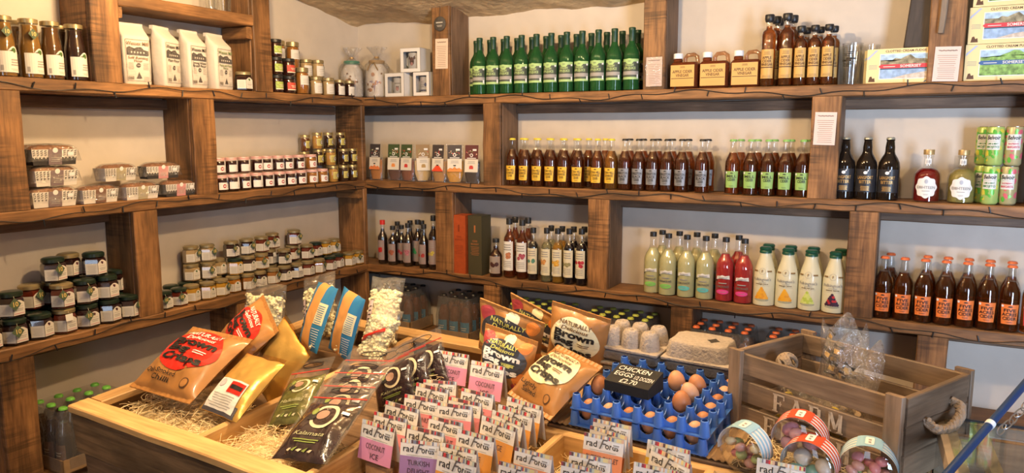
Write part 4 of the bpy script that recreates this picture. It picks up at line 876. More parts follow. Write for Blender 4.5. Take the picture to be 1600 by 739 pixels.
mixed = [(258, .137, 0, DARKJ, DLID, 4, 'dark-lidded, first in the bottom row by the upright'), (281, .137, 0, REDJ, DLID, 1, 'dark-lidded with tag, second in the bottom row'), (302, .125, 0, YELJ, GLID, 0, 'yellow mustard, third in the bottom row'), (323, .137, 0, YELJ, GLID, 0, 'yellow mustard, fourth in the bottom row'), (346, .137, 0, YELJ, GLID, 2, 'yellow with tilted green tag in the bottom row'),
    (366, .125, 0, ORJ, GLID, 0, 'orange, sixth in the bottom row'), (386, .137, 0, AMBJ, GLID, 2, 'amber with green tag, seventh in the bottom row'), (406, .137, 0, DARKJ, GLID, 0, 'dark, eighth in the bottom row'), (426, .137, 0, AMBJ, GLID, 2, 'amber with green tag, ninth in the bottom row'), (445, .137, 0, DARKJ, GLID, 0, 'dark, tenth in the bottom row'), (463.5, .137, 0, DARKJ, GLID, 3, 'with white price tag in the bottom row'),
    (481, .137, 0, REDJ, GLID, 0, 'red with gold lid, right of the price-tagged jar'), (498, .137, 0, AMBJ, GLID, 2, 'amber with diamond tag, right half of the bottom row'), (516, .137, 0, REDJ, DLID, 0, 'red with dark lid near the corner'), (531, .122, 0, REDJ, DLID, 0, 'slightly set back near the corner with dark lid'), (544, .137, 0, YELJ, GLID, 0, 'golden, second from the corner board'), (559, .137, 0, YELJ, GLID, 4, 'golden, next to the corner board'),
    (268, .060, 0, DARKJ, DLID, 0, 'dark-lidded at the back by the upright, first'), (290, .060, 0, DARKJ, DLID, 0, 'dark-lidded at the back by the upright, second'), (312, .058, 0, YELJ, GLID, 0, 'yellow at the back of the bottom row'), (337, .058, 0, ORJ, GLID, 0, 'orange at the back of the bottom row, left'), (359, .058, 0, ORJ, GLID, 0, 'orange at the back of the bottom row, right'), (381, .058, 0, AMBJ, GLID, 0, 'amber at the back of the bottom row, left'), (402, .058, 0, AMBJ, GLID, 0, 'amber at the back of the bottom row, right'),
    (423, .058, 0, DARKJ, GLID, 0, 'dark at the back of the bottom row, left'), (443, .058, 0, DARKJ, GLID, 0, 'dark at the back of the bottom row, middle'), (463, .058, 0, DARKJ, GLID, 0, 'dark at the back of the bottom row, right'), (482, .058, 0, REDJ, GLID, 0, 'red at the back of the bottom row, left'), (500, .058, 0, REDJ, DLID, 0, 'red at the back of the bottom row, right'), (517, .058, 0, YELJ, GLID, 0, 'golden at the back near the corner'),
    (302, .070, 1, CRMJ, GLID, 0, 'creamy, left in the second tier'), (324, .090, 1, CRMJ, GLID, 1, 'creamy with dark square tag, second tier'), (345, .058, 1, CRMJ, GLID, 0, 'creamy, set back in the second tier'), (366, .118, 1, YELJ, DLID, 0, 'yellow with dark lid, second tier'), (388, .118, 1, DARKJ, GLID, 0, 'dark, second tier beside the yellow one'), (409, .118, 1, AMBJ, GLID, 1, 'amber with tag, second tier'), (425, .058, 1, DARKJ, GLID, 3, 'with white price tag, set back in the second tier'), (441, .118, 1, DARKJ, GLID, 1, 'dark with tag, middle of the second tier'),
    (460, .062, 1, REDJ, GLID, 2, 'red, set back in the second tier'), (477, .105, 1, REDJ, GLID, 2, 'red with diamond tag, second tier right'), (494, .090, 1, REDJ, DLID, 0, 'red with dark lid, second tier right'), (508, .090, 1, YELJ, GLID, 0, 'golden, second tier near the corner'), (522, .085, 1, YELJ, GLID, 4, 'golden with green tag, second tier nearest the corner'),
    (301, .068, 2, CRMJ, GLID, 2, 'creamy with green tag, top left of the pile'), (323, .086, 2, CRMJ, GLID, 2, 'creamy with green tag, second on top'), (362, .100, 2, DARKJ, GLID, 4, 'dark with tag, third tier left'), (386, .100, 2, DARKJ, GLID, 2, 'dark with tag, third tier middle'), (409, .100, 2, REDJ, GLID, 2, 'red with tag, third tier right'), (426, .062, 2, REDJ, GLID, 4, 'red with tag turned aside, third tier, set back'), (460, .070, 2, REDJ, GLID, 2, 'red with tag standing alone on top')]
for i, (px, d, lv, c, lid, t, w_) in enumerate(mixed):
    R = random.Random(i+50); z = ZW+.0006+lv*H2
    spawn('preserve_jar', hj(c, lid, t), TR(d, left_y(px, d, z), z, pi/2+R.uniform(-.05, .35), s=S2), 'small preserve jar, '+w_, 'jar', G2)

# ------------------------------------------------------------------ middle left shelf: breakfast jams and honeys
def gingham(name, c):
    m, nt, p = nodes(name); tc = nt.nodes.new('ShaderNodeTexCoord'); ck = nt.nodes.new('ShaderNodeTexChecker'); ck.inputs['Scale'].default_value = 240
    ck.inputs['Color1'].default_value = (*c, 1); ck.inputs['Color2'].default_value = (.72, .66, .62, 1); nt.links.new(tc.outputs['Object'], ck.inputs['Vector']); nt.links.new(ck.outputs['Color'], p.inputs['Base Color']); p.inputs['Roughness'].default_value = .4; MATS[name] = m; return m
GING = gingham('gingham_lid', (.48, .07, .06)); CREST = mat('print_crest', (.42, .06, .07), .6); NAVY = mat('sticker_navy', (.06, .09, .20), .5)
def jam_jar(cont, navy=False, crest=True):
    r = .0285; g = MB(); g.lathe([(0, .001), (r*.9, .001), (r, .006), (r, .050), (r*.93, .056), (r*.88, .058)], GLASS, 20)
    c = MB(); c.lathe([(0, .003), (r*.88, .003), (r*.96, .007), (r*.96, .0495), (r*.88, .0555), (0, .0555)], cont, 20)
    l = MB(); l.lathe([(0, .0705), (r*.93, .0705), (r*.97, .069), (r*.97, .058), (0, .057)], GING, 20)
    b = MB(); b.rect(-r*1.15, r*1.15, .010, .040, cyl(r), WHITE, 10); b.rect(r*.10, r*.62, .040, .060, cyl(r), WHITE, 4)
    b.lines(r*.0, r*1.0, .016, .030, 3, lift(r, 1), FAINT, .3)
    if crest: b.disc(-r*.35, .025, .0075, lift(r, 1), CREST, 12, 1, .0085); b.disc(-r*.35, .025, .0048, lift(r, 2), WHITE, 10, 1, .003)
    if navy: b.disc(r*.34, .043, .0075, lift(r, 3), NAVY, 12, 1, .009)
    return [('glass', g.mesh('glass'), None), ('jam', c.mesh('jam'), None), ('lid', l.mesh('lid'), None), ('label', b.mesh('label', 0), None)]
PJ = [jam_jar(DARKJ), jam_jar(DARKJ, True), jam_jar(AMBJ), jam_jar(DARKJ, False, False), jam_jar(AMBJ, True)]
JJ = .0712
GJ = 'gingham-lid jam jars on the middle shelf'
bot = [(346, 1), (364, 3), (382, 0), (401, 3), (419, 0), (437, 0), (454, 1), (470, 0), (488, 2), (504, 4)]
for i, (px, k) in enumerate(bot):
    put_l('jam_jar', PJ[k], px, .142, ZM, jit(.15)+.1, 'jam jar with red gingham lid, %s in the lower front row' % ordn(i, len(bot)), 'jar', GJ)
bot2 = [(352, 0), (371, 0), (390, 0), (408, 0), (426, 0), (444, 0), (461, 0), (477, 2)]
for i, (px, k) in enumerate(bot2): put_l('jam_jar', PJ[k], px, .078, ZM, jit(.15), 'jam jar with red gingham lid, %s in the lower row against the wall' % ordn(i, len(bot2)), 'jar', GJ)
top = [(342, 0), (361, 3), (381, 3), (402, 0), (417, 0), (434, 1), (449, 0), (467, 0), (486, 2)]
for i, (px, k) in enumerate(top):
    d = .120 if i not in (3, 4) else .105
    put_l('jam_jar', PJ[k], px, d, ZM+JJ, jit(.15)+.1, 'jam jar with red gingham lid, %s in the upper row' % ordn(i, len(top)), 'jar', GJ)
HLAB = mat('honey_label', (.62, .56, .16), .5); HSEAL = mat('honey_strip', (.58, .40, .08), .5)
def honey(cont):
    r = .0245; g = MB(); g.lathe([(0, .001), (r*.9, .001), (r, .005), (r, .058), (r*.9, .066), (r*.86, .069)], GLASS, 20)
    c = MB(); c.lathe([(0, .003), (r*.88, .003), (r*.96, .006), (r*.96, .0575), (r*.86, .0655), (0, .0655)], cont, 20)
    l = MB(); l.lathe([(0, .0815), (r*.90, .0815), (r*.95, .080), (r*.95, .0685), (0, .068)], GLID, 20)
    b = MB(); b.rect(-r*.9, r*.9, .018, .052, cyl(r), HLAB, 8); b.disc(r*.2, .034, .0105, lift(r, 1), BLKL, 14, 1, .012); b.disc(r*.2, .034, .008, lift(r, 2), LBL, 12, 1, .0095); b.disc(r*.2, .035, .004, lift(r, 3), JBR, 8); b.lines(-r*.8, -r*.25, .022, .048, 5, lift(r, 1), JBR, .35)
    s = MB(); s.rect(r*.15, r*.55, .052, .083, cyl(r, .0008), HSEAL, 3)
    return [('glass', g.mesh('glass'), None), ('honey', c.mesh('honey'), None), ('lid', l.mesh('lid'), None), ('label', b.mesh('label', 0), None), ('seal_strip', s.mesh('seal_strip', 0), None)]
HN = [honey(jam('honeydark', (.05, .02, .01))), honey(jam('honeyset', (.58, .30, .07))), honey(jam('honeyamber', (.16, .055, .015)))]
HH = .0822
for i, (px, d, lv, k, w_) in enumerate(((521, .142, 0, 1, 'set honey, bottom left of the honey pile'), (537, .142, 0, 0, 'bottom middle of the honey pile'), (551, .142, 0, 0, 'bottom right of the honey pile'), (515, .06, 0, 0, 'at the wall, bottom left'), (532, .06, 0, 0, 'at the wall, bottom middle'), (546, .06, 0, 0, 'at the wall, bottom right'),
        (498, .085, 1, 0, 'left end of the second tier, set back'), (517, .125, 1, 1, 'set honey, second tier'), (537, .125, 1, 0, 'dark, second tier, third along'), (551, .125, 1, 0, 'dark, right end of the second tier'), (507, .05, 1, 2, 'at the wall in the second tier'),
        (476, .052, 1, 2, 'far left of the second tier'), (477, .052, 2, 2, 'amber, leftmost on the top tier'), (496, .09, 2, 1, 'set honey on the top tier'), (513, .075, 2, 0, 'dark, third on the top tier'), (532, .090, 2, 0, 'dark, rightmost on the top tier'))):
    lift_ = 0
    z = ZM+lv*HH
    if px in (476,) and lv == 1: z = ZM+JJ
    if px == 477: z = ZM+JJ+HH
    put_l('honey_jar', HN[k], px, d, z, jit(.15)+.15, 'small honey jar with yellow label, '+w_, 'jar', 'honey jars on the middle shelf')
put_l('jam_jar', PJ[0], 494, .078, ZM, 0, 'jam jar with red gingham lid, hidden last of the lower wall row', 'jar', GJ)

# ------------------------------------------------------------------ wrapped loaf cakes
CAKE = mat('cake_crust', (.20, .075, .022), .75, bump=.6, bscale=90, vary=.3); TRAYW = mat('tray_white', (.72, .68, .62), .6); TRAYB = mat('tray_black', (.035, .032, .032), .6)
def cake(base, labm, w=.150, d=.068, h=.052):
    b = MB(); t = .006
    vs_ = [(-w/2+t, -d/2+t, 0), (w/2-t, -d/2+t, 0), (w/2-t, d/2-t, 0), (-w/2+t, d/2-t, 0), (-w/2, -d/2, h), (w/2, -d/2, h), (w/2, d/2, h), (-w/2, d/2, h)]
    b.add(vs_, [(3, 2, 1, 0), (0, 1, 5, 4), (1, 2, 6, 5), (2, 3, 7, 6), (3, 0, 4, 7)], base)
    p = MB(); sl = lambda x, z: (x*(1-.08*(1-z/h)), -d/2+t*(1-z/h)-.0008, z); s2 = lambda x, z: (x*(1-.08*(1-z/h)), -d/2+t*(1-z/h)-.0014, z)
    p.rect(-w/2, w/2, h*.50, h, sl, TRAYW, 1)
    for i in range(12):
        x = -w/2+.006+i*(w-.012)/11; p.poly([(x-.0035, h*.52), (x, h*.38), (x+.0035, h*.52)], s2, TRAYW if base is TRAYB else TRAYB)
        for j in range(3): p.rect(x-.0035, x-.0005, h*(.58+.13*j), h*(.66+.13*j), s2, TRAYB, 1); p.rect(x+.0005, x+.0035, h*(.62+.13*j), h*(.70+.13*j), s2, TRAYB, 1)
    q = MB(); s3 = lambda x, z: (x, -d/2+t*(1-z/h)-.0024, z); s4 = lambda x, z: (x, -d/2+t*(1-z/h)-.0032, z)
    q.rect(-.022, .022, .001, h, s3, labm, 1); q.disc(0, h*.94, .009, s4, WHITE, 10); q.lines(-.016, .016, h*.2, h*.55, 3, s4, FAINT, .3, 1); q.rect(w/2-.034, w/2-.014, h*.55, h*.82, s4, STICK, 1)
    c = MB()
    def dome(a, bb):
        x = (a-.5)*(w-.004); y = (bb-.5)*(d-.004); e = max(0, 1-abs(2*a-1)**6)*max(0, 1-abs(2*bb-1)**3); return (x, y, h-.004+.017*e**.6+.0025*noise.noise((x*50, y*50, w)))
    c.grid(16, 8, dome, CAKE)
    f = MB()
    def film(a, bb):
        x = (a-.5)*(w+.022+.01*sin(7*bb)); y = (bb-.5)*(d+.008); e = max(0, 1-abs(2*a-1)**5)*max(0, 1-abs(2*bb-1)**4)
        return (x, y, .012+(h+.006)*e**.35+.003*noise.noise((x*40, y*40, 2)))
    f.grid(20, 12, film, thin('cake_film', (.98, .98, .98), 2.2, .07, crinkle=.6, haze=.03))
    return [('tray', b.mesh('tray', 0), None), ('pattern', p.mesh('pattern', 0), 'tray'), ('sleeve_label', q.mesh('sleeve_label', 0), None), ('cake', c.mesh('cake'), None), ('film', f.mesh('film'), None)]
MAU = mat('cake_mauve', (.20, .15, .16), .6); COC = mat('cake_brown', (.17, .095, .07), .6); OLI = mat('cake_olive', (.42, .37, .24), .6); PK = mat('cake_pink', (.62, .28, .28), .6)
C1, C1b, C2, C3, C4 = cake(TRAYW, MAU), cake(TRAYB, MAU), cake(TRAYW, COC), cake(TRAYW, OLI), cake(TRAYB, PK)
HC = .0705
for px, d, z, pr, rz, w_ in ((79, .135, ZM, C1, .0, 'with mauve label at the bottom of the left stack'), (81, .132, ZM+HC, C1, .06, 'with mauve label in the middle of the left stack'), (79, .135, ZM+2*HC, C1b, -.03, 'in a black tray, third up the left stack'), (62, .055, ZM+2*HC, C1, 0, 'half hidden at the back of the left stack'),
        (150, .135, ZM, C2, .06, 'with brown label lying between the stacks'), (216, .135, ZM, C3, .03, 'with olive label under another cake'), (181, .085, ZM+HC, C3, .12, 'with olive label resting on top of two cakes'), (276, .137, ZM, C4, .0, 'with pink label beside the upright'), (249, .105, ZM+HC, C4, -.08, 'with pink label on top of the cakes by the upright')):
    put_l('loaf_cake', pr, px, d, z, rz, 'film-wrapped loaf cake '+w_, 'cake', 'wrapped loaf cakes', .92 if px > 120 else 1.0)

# ------------------------------------------------------------------ top left shelf
SAUCE_P = [(.029, 0), (.0335, .004), (.034, .010), (.034, .100), (.0325, .115), (.028, .140), (.0265, .160), (.0265, .176), (.0255, .178)]
def sauce(liq, tag, pict=LEAF):
    def f(m):
        R = .034; m.rect(-.040, .030, .014, .080, cyl(R), LBL, 10); m.poly([(-.012, .080)]+[(-.012+.040*i/12, .080+.016*sin(pi*i/12)) for i in range(13)], cyl(R), LBL, 2)
        m.disc(.008, .085, .008, lift(R, 1), pict, 9, 1, .006); m.disc(.010, .079, .004, lift(R, 1), pict, 7); m.lines(-.006, .026, .036, .060, 3, lift(R, 2), GREY, .45); m.lines(-.008, .026, .020, .028, 2, lift(R, 1), FAINT, .4); m.rect(-.034, -.026, .020, .036, lift(R, 1), GREY, 2)
    P = round_bottle(SAUCE_P, .170, [(0, .1905), (.026, .1905), (.0285, .189), (.0285, .176), (0, .176)], GLID, GLASS, liq, f, 22)
    if tag: P.append(('award_tag' if tag == 1 else 'price_tag', tag_mesh(-.012, .140, .018, -.036, .05, tag == 2).mesh('tag', 0), None))
    return P
SA, SB, SC = jam('dressing', (.30, .15, .03), .25), jam('dressing_brown', (.13, .055, .015), .2), jam('dressing_dark', (.035, .015, .012))
for px, d, liq, tag, w_ in ((10, .135, SA, 1, 'at the left edge with green tag'), (33, .06, SA, 2, 'set back with hanging white price tag'), (54, .135, SA, 1, 'mustard-coloured with green tag, second in front'), (81, .135, SB, 0, 'brown, third in front'), (98, .06, SB, 0, 'brown, set back beside the dark one'), (121, .135, SC, 0, 'darkest, next to the upright')):
    put_l('dressing_bottle', sauce(liq, tag), px, d, ZT, .15, 'wide-necked salad dressing bottle '+w_, 'bottle', 'dressing bottles')
FLR = mat('flour_paper', (.66, .60, .53), .7, bump=.25, bscale=25)
def flour(lines_, hc, w=.105, d=.062, h=.175):
    b = MB(); top = h+.052; e = .006
    def ring(z, ww, dd, yo=0):
        out = []
        for i in range(24):
            a = 2*pi*i/24; sx = abs(cos(a))**.35*(1 if cos(a) > 0 else -1); sy = abs(sin(a))**.35*(1 if sin(a) > 0 else -1)
            out.append((ww/2*sx+.002*noise.noise((sx*3, z*30, d)), yo+dd/2*sy+.002*noise.noise((sy*3, z*30, 4)), z))
        return out
    rings = [ring(0, w*.94, d*.92), ring(.006, w, d), ring(h*.5, w*1.03, d*1.05), ring(h, w, d), ring(h+.006, w*.98, d*.90, .002), ring(h+.030, w*.93, d*.36, .012), ring(top, w*.90, d*.10, .022)]
    n = 24; vs_ = sum(rings, []); fs = [tuple(reversed(range(n))), tuple(range(6*n, 7*n))]
    for k in range(6): fs += [(k*n+i, k*n+(i+1) % n, (k+1)*n+(i+1) % n, (k+1)*n+i) for i in range(n)]
    b.add(vs_, fs, FLR)
    p = MB(); f = flat(-d/2*1.05-.0022); g = flat(-d/2*1.05-.0030); dk = mat('flour_ink', (.10, .09, .085), .6, vary=.5, bscale=160)
    hw = w*.42; z0, z1 = .014, h-.010
    for a in ((-hw, hw, z1-.0012, z1), (-hw, hw, z0, z0+.0012), (-hw, -hw+.0012, z0, z1), (hw-.0012, hw, z0, z1)): p.rect(*a, f, dk, 1)
    p.text('Wessex Mill', .018, 0, z1-.020, g, hc, .02, width=hw*1.85)
    p.poly([(-hw*.9, z1-.056), (hw*.9, z1-.056), (hw*.9, z1-.040), (hw*.5, z1-.036), (hw*.3, z1-.026), (-hw*.1, z1-.028), (-hw*.4, z1-.036), (-hw*.7, z1-.026), (-hw*.9, z1-.030)], f, dk)
    for i in range(5): p.rect(-hw*.6+i*hw*.26, -hw*.5+i*hw*.26, z1-.050, z1-.044, g, FLR, 1)
    for i, t in enumerate(lines_): p.text(t, .0125, 0, z1-.070-i*.011, f, hc, .02, width=min(hw*1.7, len(t)*.0062))
    p.disc(0, .072, .008, f, dk, 14); p.lines(-.006, .006, .0705, .0735, 1, g, FLR, .6, 1); p.poly([(-.010, .024), (.010, .024), (.004, .038), (0, .048), (-.004, .038)], f, dk)
    p.lines(-hw*.9, -hw*.35, .058, .084, 5, f, FAINT, .3, 1); p.lines(hw*.35, hw*.9, .058, .084, 5, f, FAINT, .3, 1)
    for i in range(8): p.rect(-hw*.9+i*.0026, -hw*.9+i*.0026+.0014, .019, .031, f, dk, 1)
    for a in ((-hw*.9, -hw*.3, .050, .0506), (-hw*.9, -hw*.3, .036, .0366), (-hw*.9, -hw*.89, .036, .050), (-hw*.31, -hw*.3, .036, .050)): p.rect(*a, f, FAINT, 1)
    p.lines(hw*.35, hw*.9, .020, .034, 3, f, FAINT, .3, 1)
    fold = MB(); fold.box(-w*.45, w*.45, .014, .030, top-.012, top+.002, FLR)
    return [('paper_bag', b.mesh('paper_bag', 50), None), ('print', p.mesh('print', 0), None), ('folded_top', fold.mesh('folded_top', 0), None)]
INK = mat('ink_black', (.03, .028, .026), .6); INKB = mat('ink_bronze', (.26, .18, .12), .6); INKG = mat('ink_green', (.16, .24, .10), .6)
for px, d, pr, rz, w_ in ((212, .105, flour(['Self Raising', 'Flour'], INKB), -.15, 'self raising flour, leftmost against the upright'), (262, .120, flour(['Plain Flour'], INK), .32, 'plain flour, second from left, turned slightly'), (304, .115, flour(['Strong White', 'Bread Flour'], INK, .098), .12, 'strong white bread flour, third from left'), (344, .115, flour(['Pasta and Pizza', 'Flour'], INKG, .11), .22, 'pasta and pizza flour, rightmost beside the small jar')):
    put_l('flour_bag', pr, px, d, ZT, rz, 'white paper bag of '+w_, 'bag', 'flour bags')
put_l('preserve_jar', hj(DARKJ, GLID, 0), 381, .135, ZT, .1, 'single dark preserve jar standing right of the flour bags', 'jar', None, .95)
# glasses on the short upper shelf
for px, w_ in ((333, 'left'), (350, 'right')):
    y = left_y(px, .13, ZX+.003); spawn('drinking_glass', P_TUM[:1], TR(.13, y, ZX+.003, 0, s=.9), 'clear drinking glass on the short upper shelf, %s one' % w_, 'glass', 'upper shelf glasses')
# mixed jars near the corner on the top shelf
GLJ = mat('jar_lime', (.36, .46, .10), .55, vary=.4, bscale=120); RDJ = mat('jar_redlabel', (.55, .07, .045), .55, vary=.25, bscale=120)
def tub_jar(cont, lid, labm, r=.029, h=.078, lab=(.18, .62), shield=False):
    g = MB(); g.lathe([(0, .001), (r*.9, .001), (r, .006), (r, h*.74), (r*.92, h*.82), (r*.88, h*.84)], GLASS, 20); c = MB(); c.lathe([(0, .003), (r*.88, .003), (r*.96, .007), (r*.96, h*.735), (r*.87, h*.81), (0, h*.81)], cont, 20)
    l = MB(); l.lathe([(0, h), (r*.92, h), (r*.98, h-.0015), (r*.98, h*.83), (0, h*.82)], lid, 20)
    b = MB(); b.rect(-r*1.15, r*1.15, h*lab[0], h*lab[1], cyl(r), labm, 10)
    if labm is LBL: b.lines(-r*.8, r*.4, h*(lab[0]+.06), h*(lab[1]-.1), 4, lift(r, 1), FAINT, .3); b.disc(r*.6, h*(lab[1]-.08), r*.25, lift(r, 1), LEAF, 9)
    else: b.lines(-r*.7, r*.7, h*.34, h*.50, 2, lift(r, 1), CREAM, .4); b.rect(-r*1.1, r*1.1, h*lab[0], h*(lab[0]+.06), lift(r, 1), CREAM, 8)
    return [('glass', g.mesh('glass'), None), ('preserve', c.mesh('preserve'), None), ('lid', l.mesh('lid'), None), ('label', b.mesh('label', 0), None)]
KB = mat('lid_black', (.02, .019, .018), .35)
TJ_L, TJ_R = tub_jar(DARKJ, KB, GLJ), tub_jar(DARKJ, KB, RDJ); TJ_W = tub_jar(CRMJ, GLID, LBL, .033, .088, (.12, .68)); TJ_T = tub_jar(AMBJ, GLID, LBL, .030, .122, (.35, .70)); TJ_S = tub_jar(CRMJ, GLID, LBL, .030, .086, (.10, .66)); TJ_D = tub_jar(DARKJ, GLID, LBL, .026, .082, (.10, .62))
for px, d, lv, pr, w_ in ((433, .145, 0, TJ_L, 'lime-label relish jar at the bottom beside the upright'), (433, .145, .0785, TJ_L, 'lime-label relish jar, second up beside the upright'), (433, .145, .157, TJ_L, 'lime-label relish jar, third up beside the upright'), (452.5, .145, 0, TJ_R, 'red-label relish jar at the bottom'), (452.5, .145, .0785, TJ_R, 'red-label relish jar on top of another'),
        (438, .060, 0, TJ_T, 'tall amber jar at the wall beside the upright'), (438, .060, .1225, TJ_T, 'tall amber jar stacked at the wall, top left'), (458, .062, 0, TJ_T, 'tall amber jar at the wall, second'), (460, .070, .1225, TJ_T, 'tall amber jar stacked at the wall, top right'), (473, .145, 0, TJ_T, 'tall jar of amber fruit standing in front'),
        (482, .060, 0, TJ_S, 'cream jar at the wall under another'), (482, .060, .0865, TJ_S, 'cream jar stacked at the wall, left of the pair'), (496, .085, .0865, TJ_S, 'cream jar stacked on top, right of the pair'), (494, .135, 0, TJ_S, 'cream jar in the bottom row, first'), (513, .135, 0, TJ_S, 'cream jar in the bottom row, second'), (502, .062, 0, TJ_S, 'cream jar at the wall in the bottom row'), (531, .135, 0, TJ_D, 'dark small jar with gold lid, third in the bottom row'), (546.5, .140, 0, TJ_D, 'dark small jar with gold lid beside the wrapped pot')):
    y = left_y(px, d, ZT); spawn('relish_jar', pr, TR(d, y, ZT+.0005+lv, pi/2+jit(.1)+.15), w_+', top left shelf', 'jar', 'jars on the top shelf near the corner')

# ------------------------------------------------------------------ shrink-wrapped stock on the bottom shelves
CARDB = mat('cardboard', (.36, .22, .11), .75, vary=.12, bscale=30); BLUEL = mat('label_bluebottle', (.04, .20, .38), .5); DIM = liquid('pack_cider', (.22, .07, .02), .3)
def stock_bottle(capm, labm, liq):
    prs = CIDER_P
    def f(m):
        m.rect(-.030, .030, .030, .095, cyl(.031), labm, 10); m.lines(-.018, .018, .055, .075, 2, lift(.031, 1), CREAM, .3)
    return round_bottle(prs, .168, crown(.213), capm, GLASS, liq, f, 14)
def pack(name, M, nx, ny, proto, label, tray=.05, step=.066):
    r = bpy.data.objects.new(name, None); COL.objects.link(r); r.matrix_world = M; setp(r, label, 'bottle pack')
    w, d = nx*step, ny*step
    t = MB(); a, b = w/2+.003, d/2+.003
    t.box(-a, a, -b, b, 0, .003, CARDB)
    for q in ((-a, a, -b, -b+.003), (-a, a, b-.003, b), (-a, -a+.003, -b, b), (a-.003, a, -b, b)): t.box(q[0], q[1], q[2], q[3], 0, tray, CARDB)
    link('cardboard_tray', t.mesh('cardboard_tray', 0), r)
    for j in range(ny):
        for i in range(nx):
            bo = None
            for pn, me, par in proto:
                Mx = Matrix.Translation((-w/2+step*(i+.5), -d/2+step*(j+.5), .0035))
                if pn == 'glass': bo = link('bottle', me, r, Mx)
                else: link(pn, me, bo)
    f = MB()
    def film(u, v):
        an = 2*pi*u; cx = abs(cos(an))**.25*(1 if cos(an) > 0 else -1); cy = abs(sin(an))**.25*(1 if sin(an) > 0 else -1)
        z = .012+.205*v; k = 1-.10*max(0, v-.55)/.45
        return ((a+.003)*cx*k+.003*noise.noise((u*14, v*6, 1)), (b+.003)*cy*k+.003*noise.noise((u*14, v*6, 5)), z)
    f.grid(40, 8, film, WRAP); link('shrink_film', f.mesh('shrink_film'), r)
    return r
SBL = stock_bottle(BCAP, BLUEL, DIM); SBY = stock_bottle(mat('cap_lime', (.52, .58, .10), .4), DKG, DIM); SBO = stock_bottle(OCAP, DKG, DIM); SBG = stock_bottle(mat('cap_brightgreen', (.16, .50, .07), .4), mat('label_kraftdark', (.20, .10, .05), .5), mat('pack_dark', (.06, .03, .015), .15, trans=.2))
def pk_b(px, z, d, nx, ny, pr, lab, tray=.05): pack('bottle_pack', TR(back_x(px, d, z), -d, z+.0008), nx, ny, pr, lab, tray)
pk_b(627, ZLB, .115, 4, 3, SBL, 'shrink-wrapped pack of blue-label bottles in the corner under the shelf', .06)
pk_b(723, ZLB, .115, 3, 3, SBL, 'shrink-wrapped pack of blue-label bottles beside the lower upright', .05)
pk_b(850, ZLB, .115, 5, 3, SBY, 'shrink-wrapped pack of lime-capped bottles behind the crisp bags, left one')
pk_b(970, ZLB, .115, 5, 3, SBY, 'shrink-wrapped pack of lime-capped bottles behind the crisp bags, right one')
pk_b(1128, ZLB, .115, 4, 3, SBO, 'shrink-wrapped pack of orange-capped bottles behind the egg cartons')
pk_b(1235, ZLB, .115, 3, 3, SBO, 'shrink-wrapped pack of orange-capped bottles behind the crate')
pack('bottle_pack', TR(.125, -1.72, ZLL+.0008, .02), 3, 4, SBG, 'shrink-wrapped pack of green-capped bottles on the bottom left shelf', .05, .068)

# ------------------------------------------------------------------ notices, plaque and wiring
PAPER = mat('notice_paper', (.72, .56, .44), .6); PINK_P = mat('notice_pink', (.74, .58, .52), .5)
def notice(px, py, w, h, m, lab, rz=0, gloss=False, title=None):
    p = onY(px, py, -D-.0025); k = MB(); k.box(-w/2, w/2, -.0006, .0006, -h/2, h/2, m); f = flat(-.0012)
    k.lines(-w*.40, w*.40, -h*.42, h*.30, 12, f, mat('print_sepia', (.34, .22, .16), .6), .22, 1); k.tube([(w*(-.36+.72*i/40), -.0014, h*.385+h*.018*sin(i*1.9)+h*.008*sin(i*.7)) for i in range(41)], .0007, BRN, 4)
    P = [('paper', k.mesh('paper', 0), None)]
    if gloss: q = MB(); q.box(-w/2-.003, w/2+.003, -.0026, -.0022, -h/2-.003, h/2+.003, thin('laminate', (.96, .96, .96), 1.6, .06, crinkle=.6)); P.append(('laminate', q.mesh('laminate', 0), None))
    spawn('paper_notice', P, Matrix.Translation(p) @ Matrix.Rotation(rz, 4, 'Y'), lab, 'notice', 'notices pinned to uprights')
notice(690, 84, .072, .140, PAPER, 'cream paper notice on the top upright left of the green bottles', .02)
notice(1022, 112, .068, .118, PINK_P, 'glossy laminated notice on the upright beside the vinegar jugs', -.01, True)
notice(1479, 100, .078, .118, PINK_P, 'pink paper notice on the top right upright beside the fudge', .03)
notice(1289, 201, .076, .122, PINK_P, 'pink paper notice on the upright beside the dark beer bottles', .02)
p = onY(687, 37, -D-.008); k = MB(); k.lathe([(0, .003), (.030, .003), (.034, 0), (.030, -.003), (0, -.003)], mat('plaque_slate', (.07, .062, .052), .7, bump=.4, bscale=80), 24, Matrix.Rotation(pi/2, 4, 'X'))
t = MB(); t.lines(-.020, .020, .002, .012, 1, flat(-.0036), FAINT, .6, 1); t.lines(-.018, .018, -.014, -.004, 2, flat(-.0036), FAINT, .4, 1)
c = MB(); c.tube([(0, 0, .033), (.001, .004, .08), (0, .005, .11)], .0012, BLACK, 5)
spawn('hanging_plaque', [('disc', k.mesh('disc'), None), ('engraving', t.mesh('engraving', 0), None), ('cord', c.mesh('cord'), None)], Matrix.Translation(p), 'small dark round plaque hanging on the top upright by a cord', 'plaque')
WIRE = mat('black_wire', (.012, .012, .013), .5)
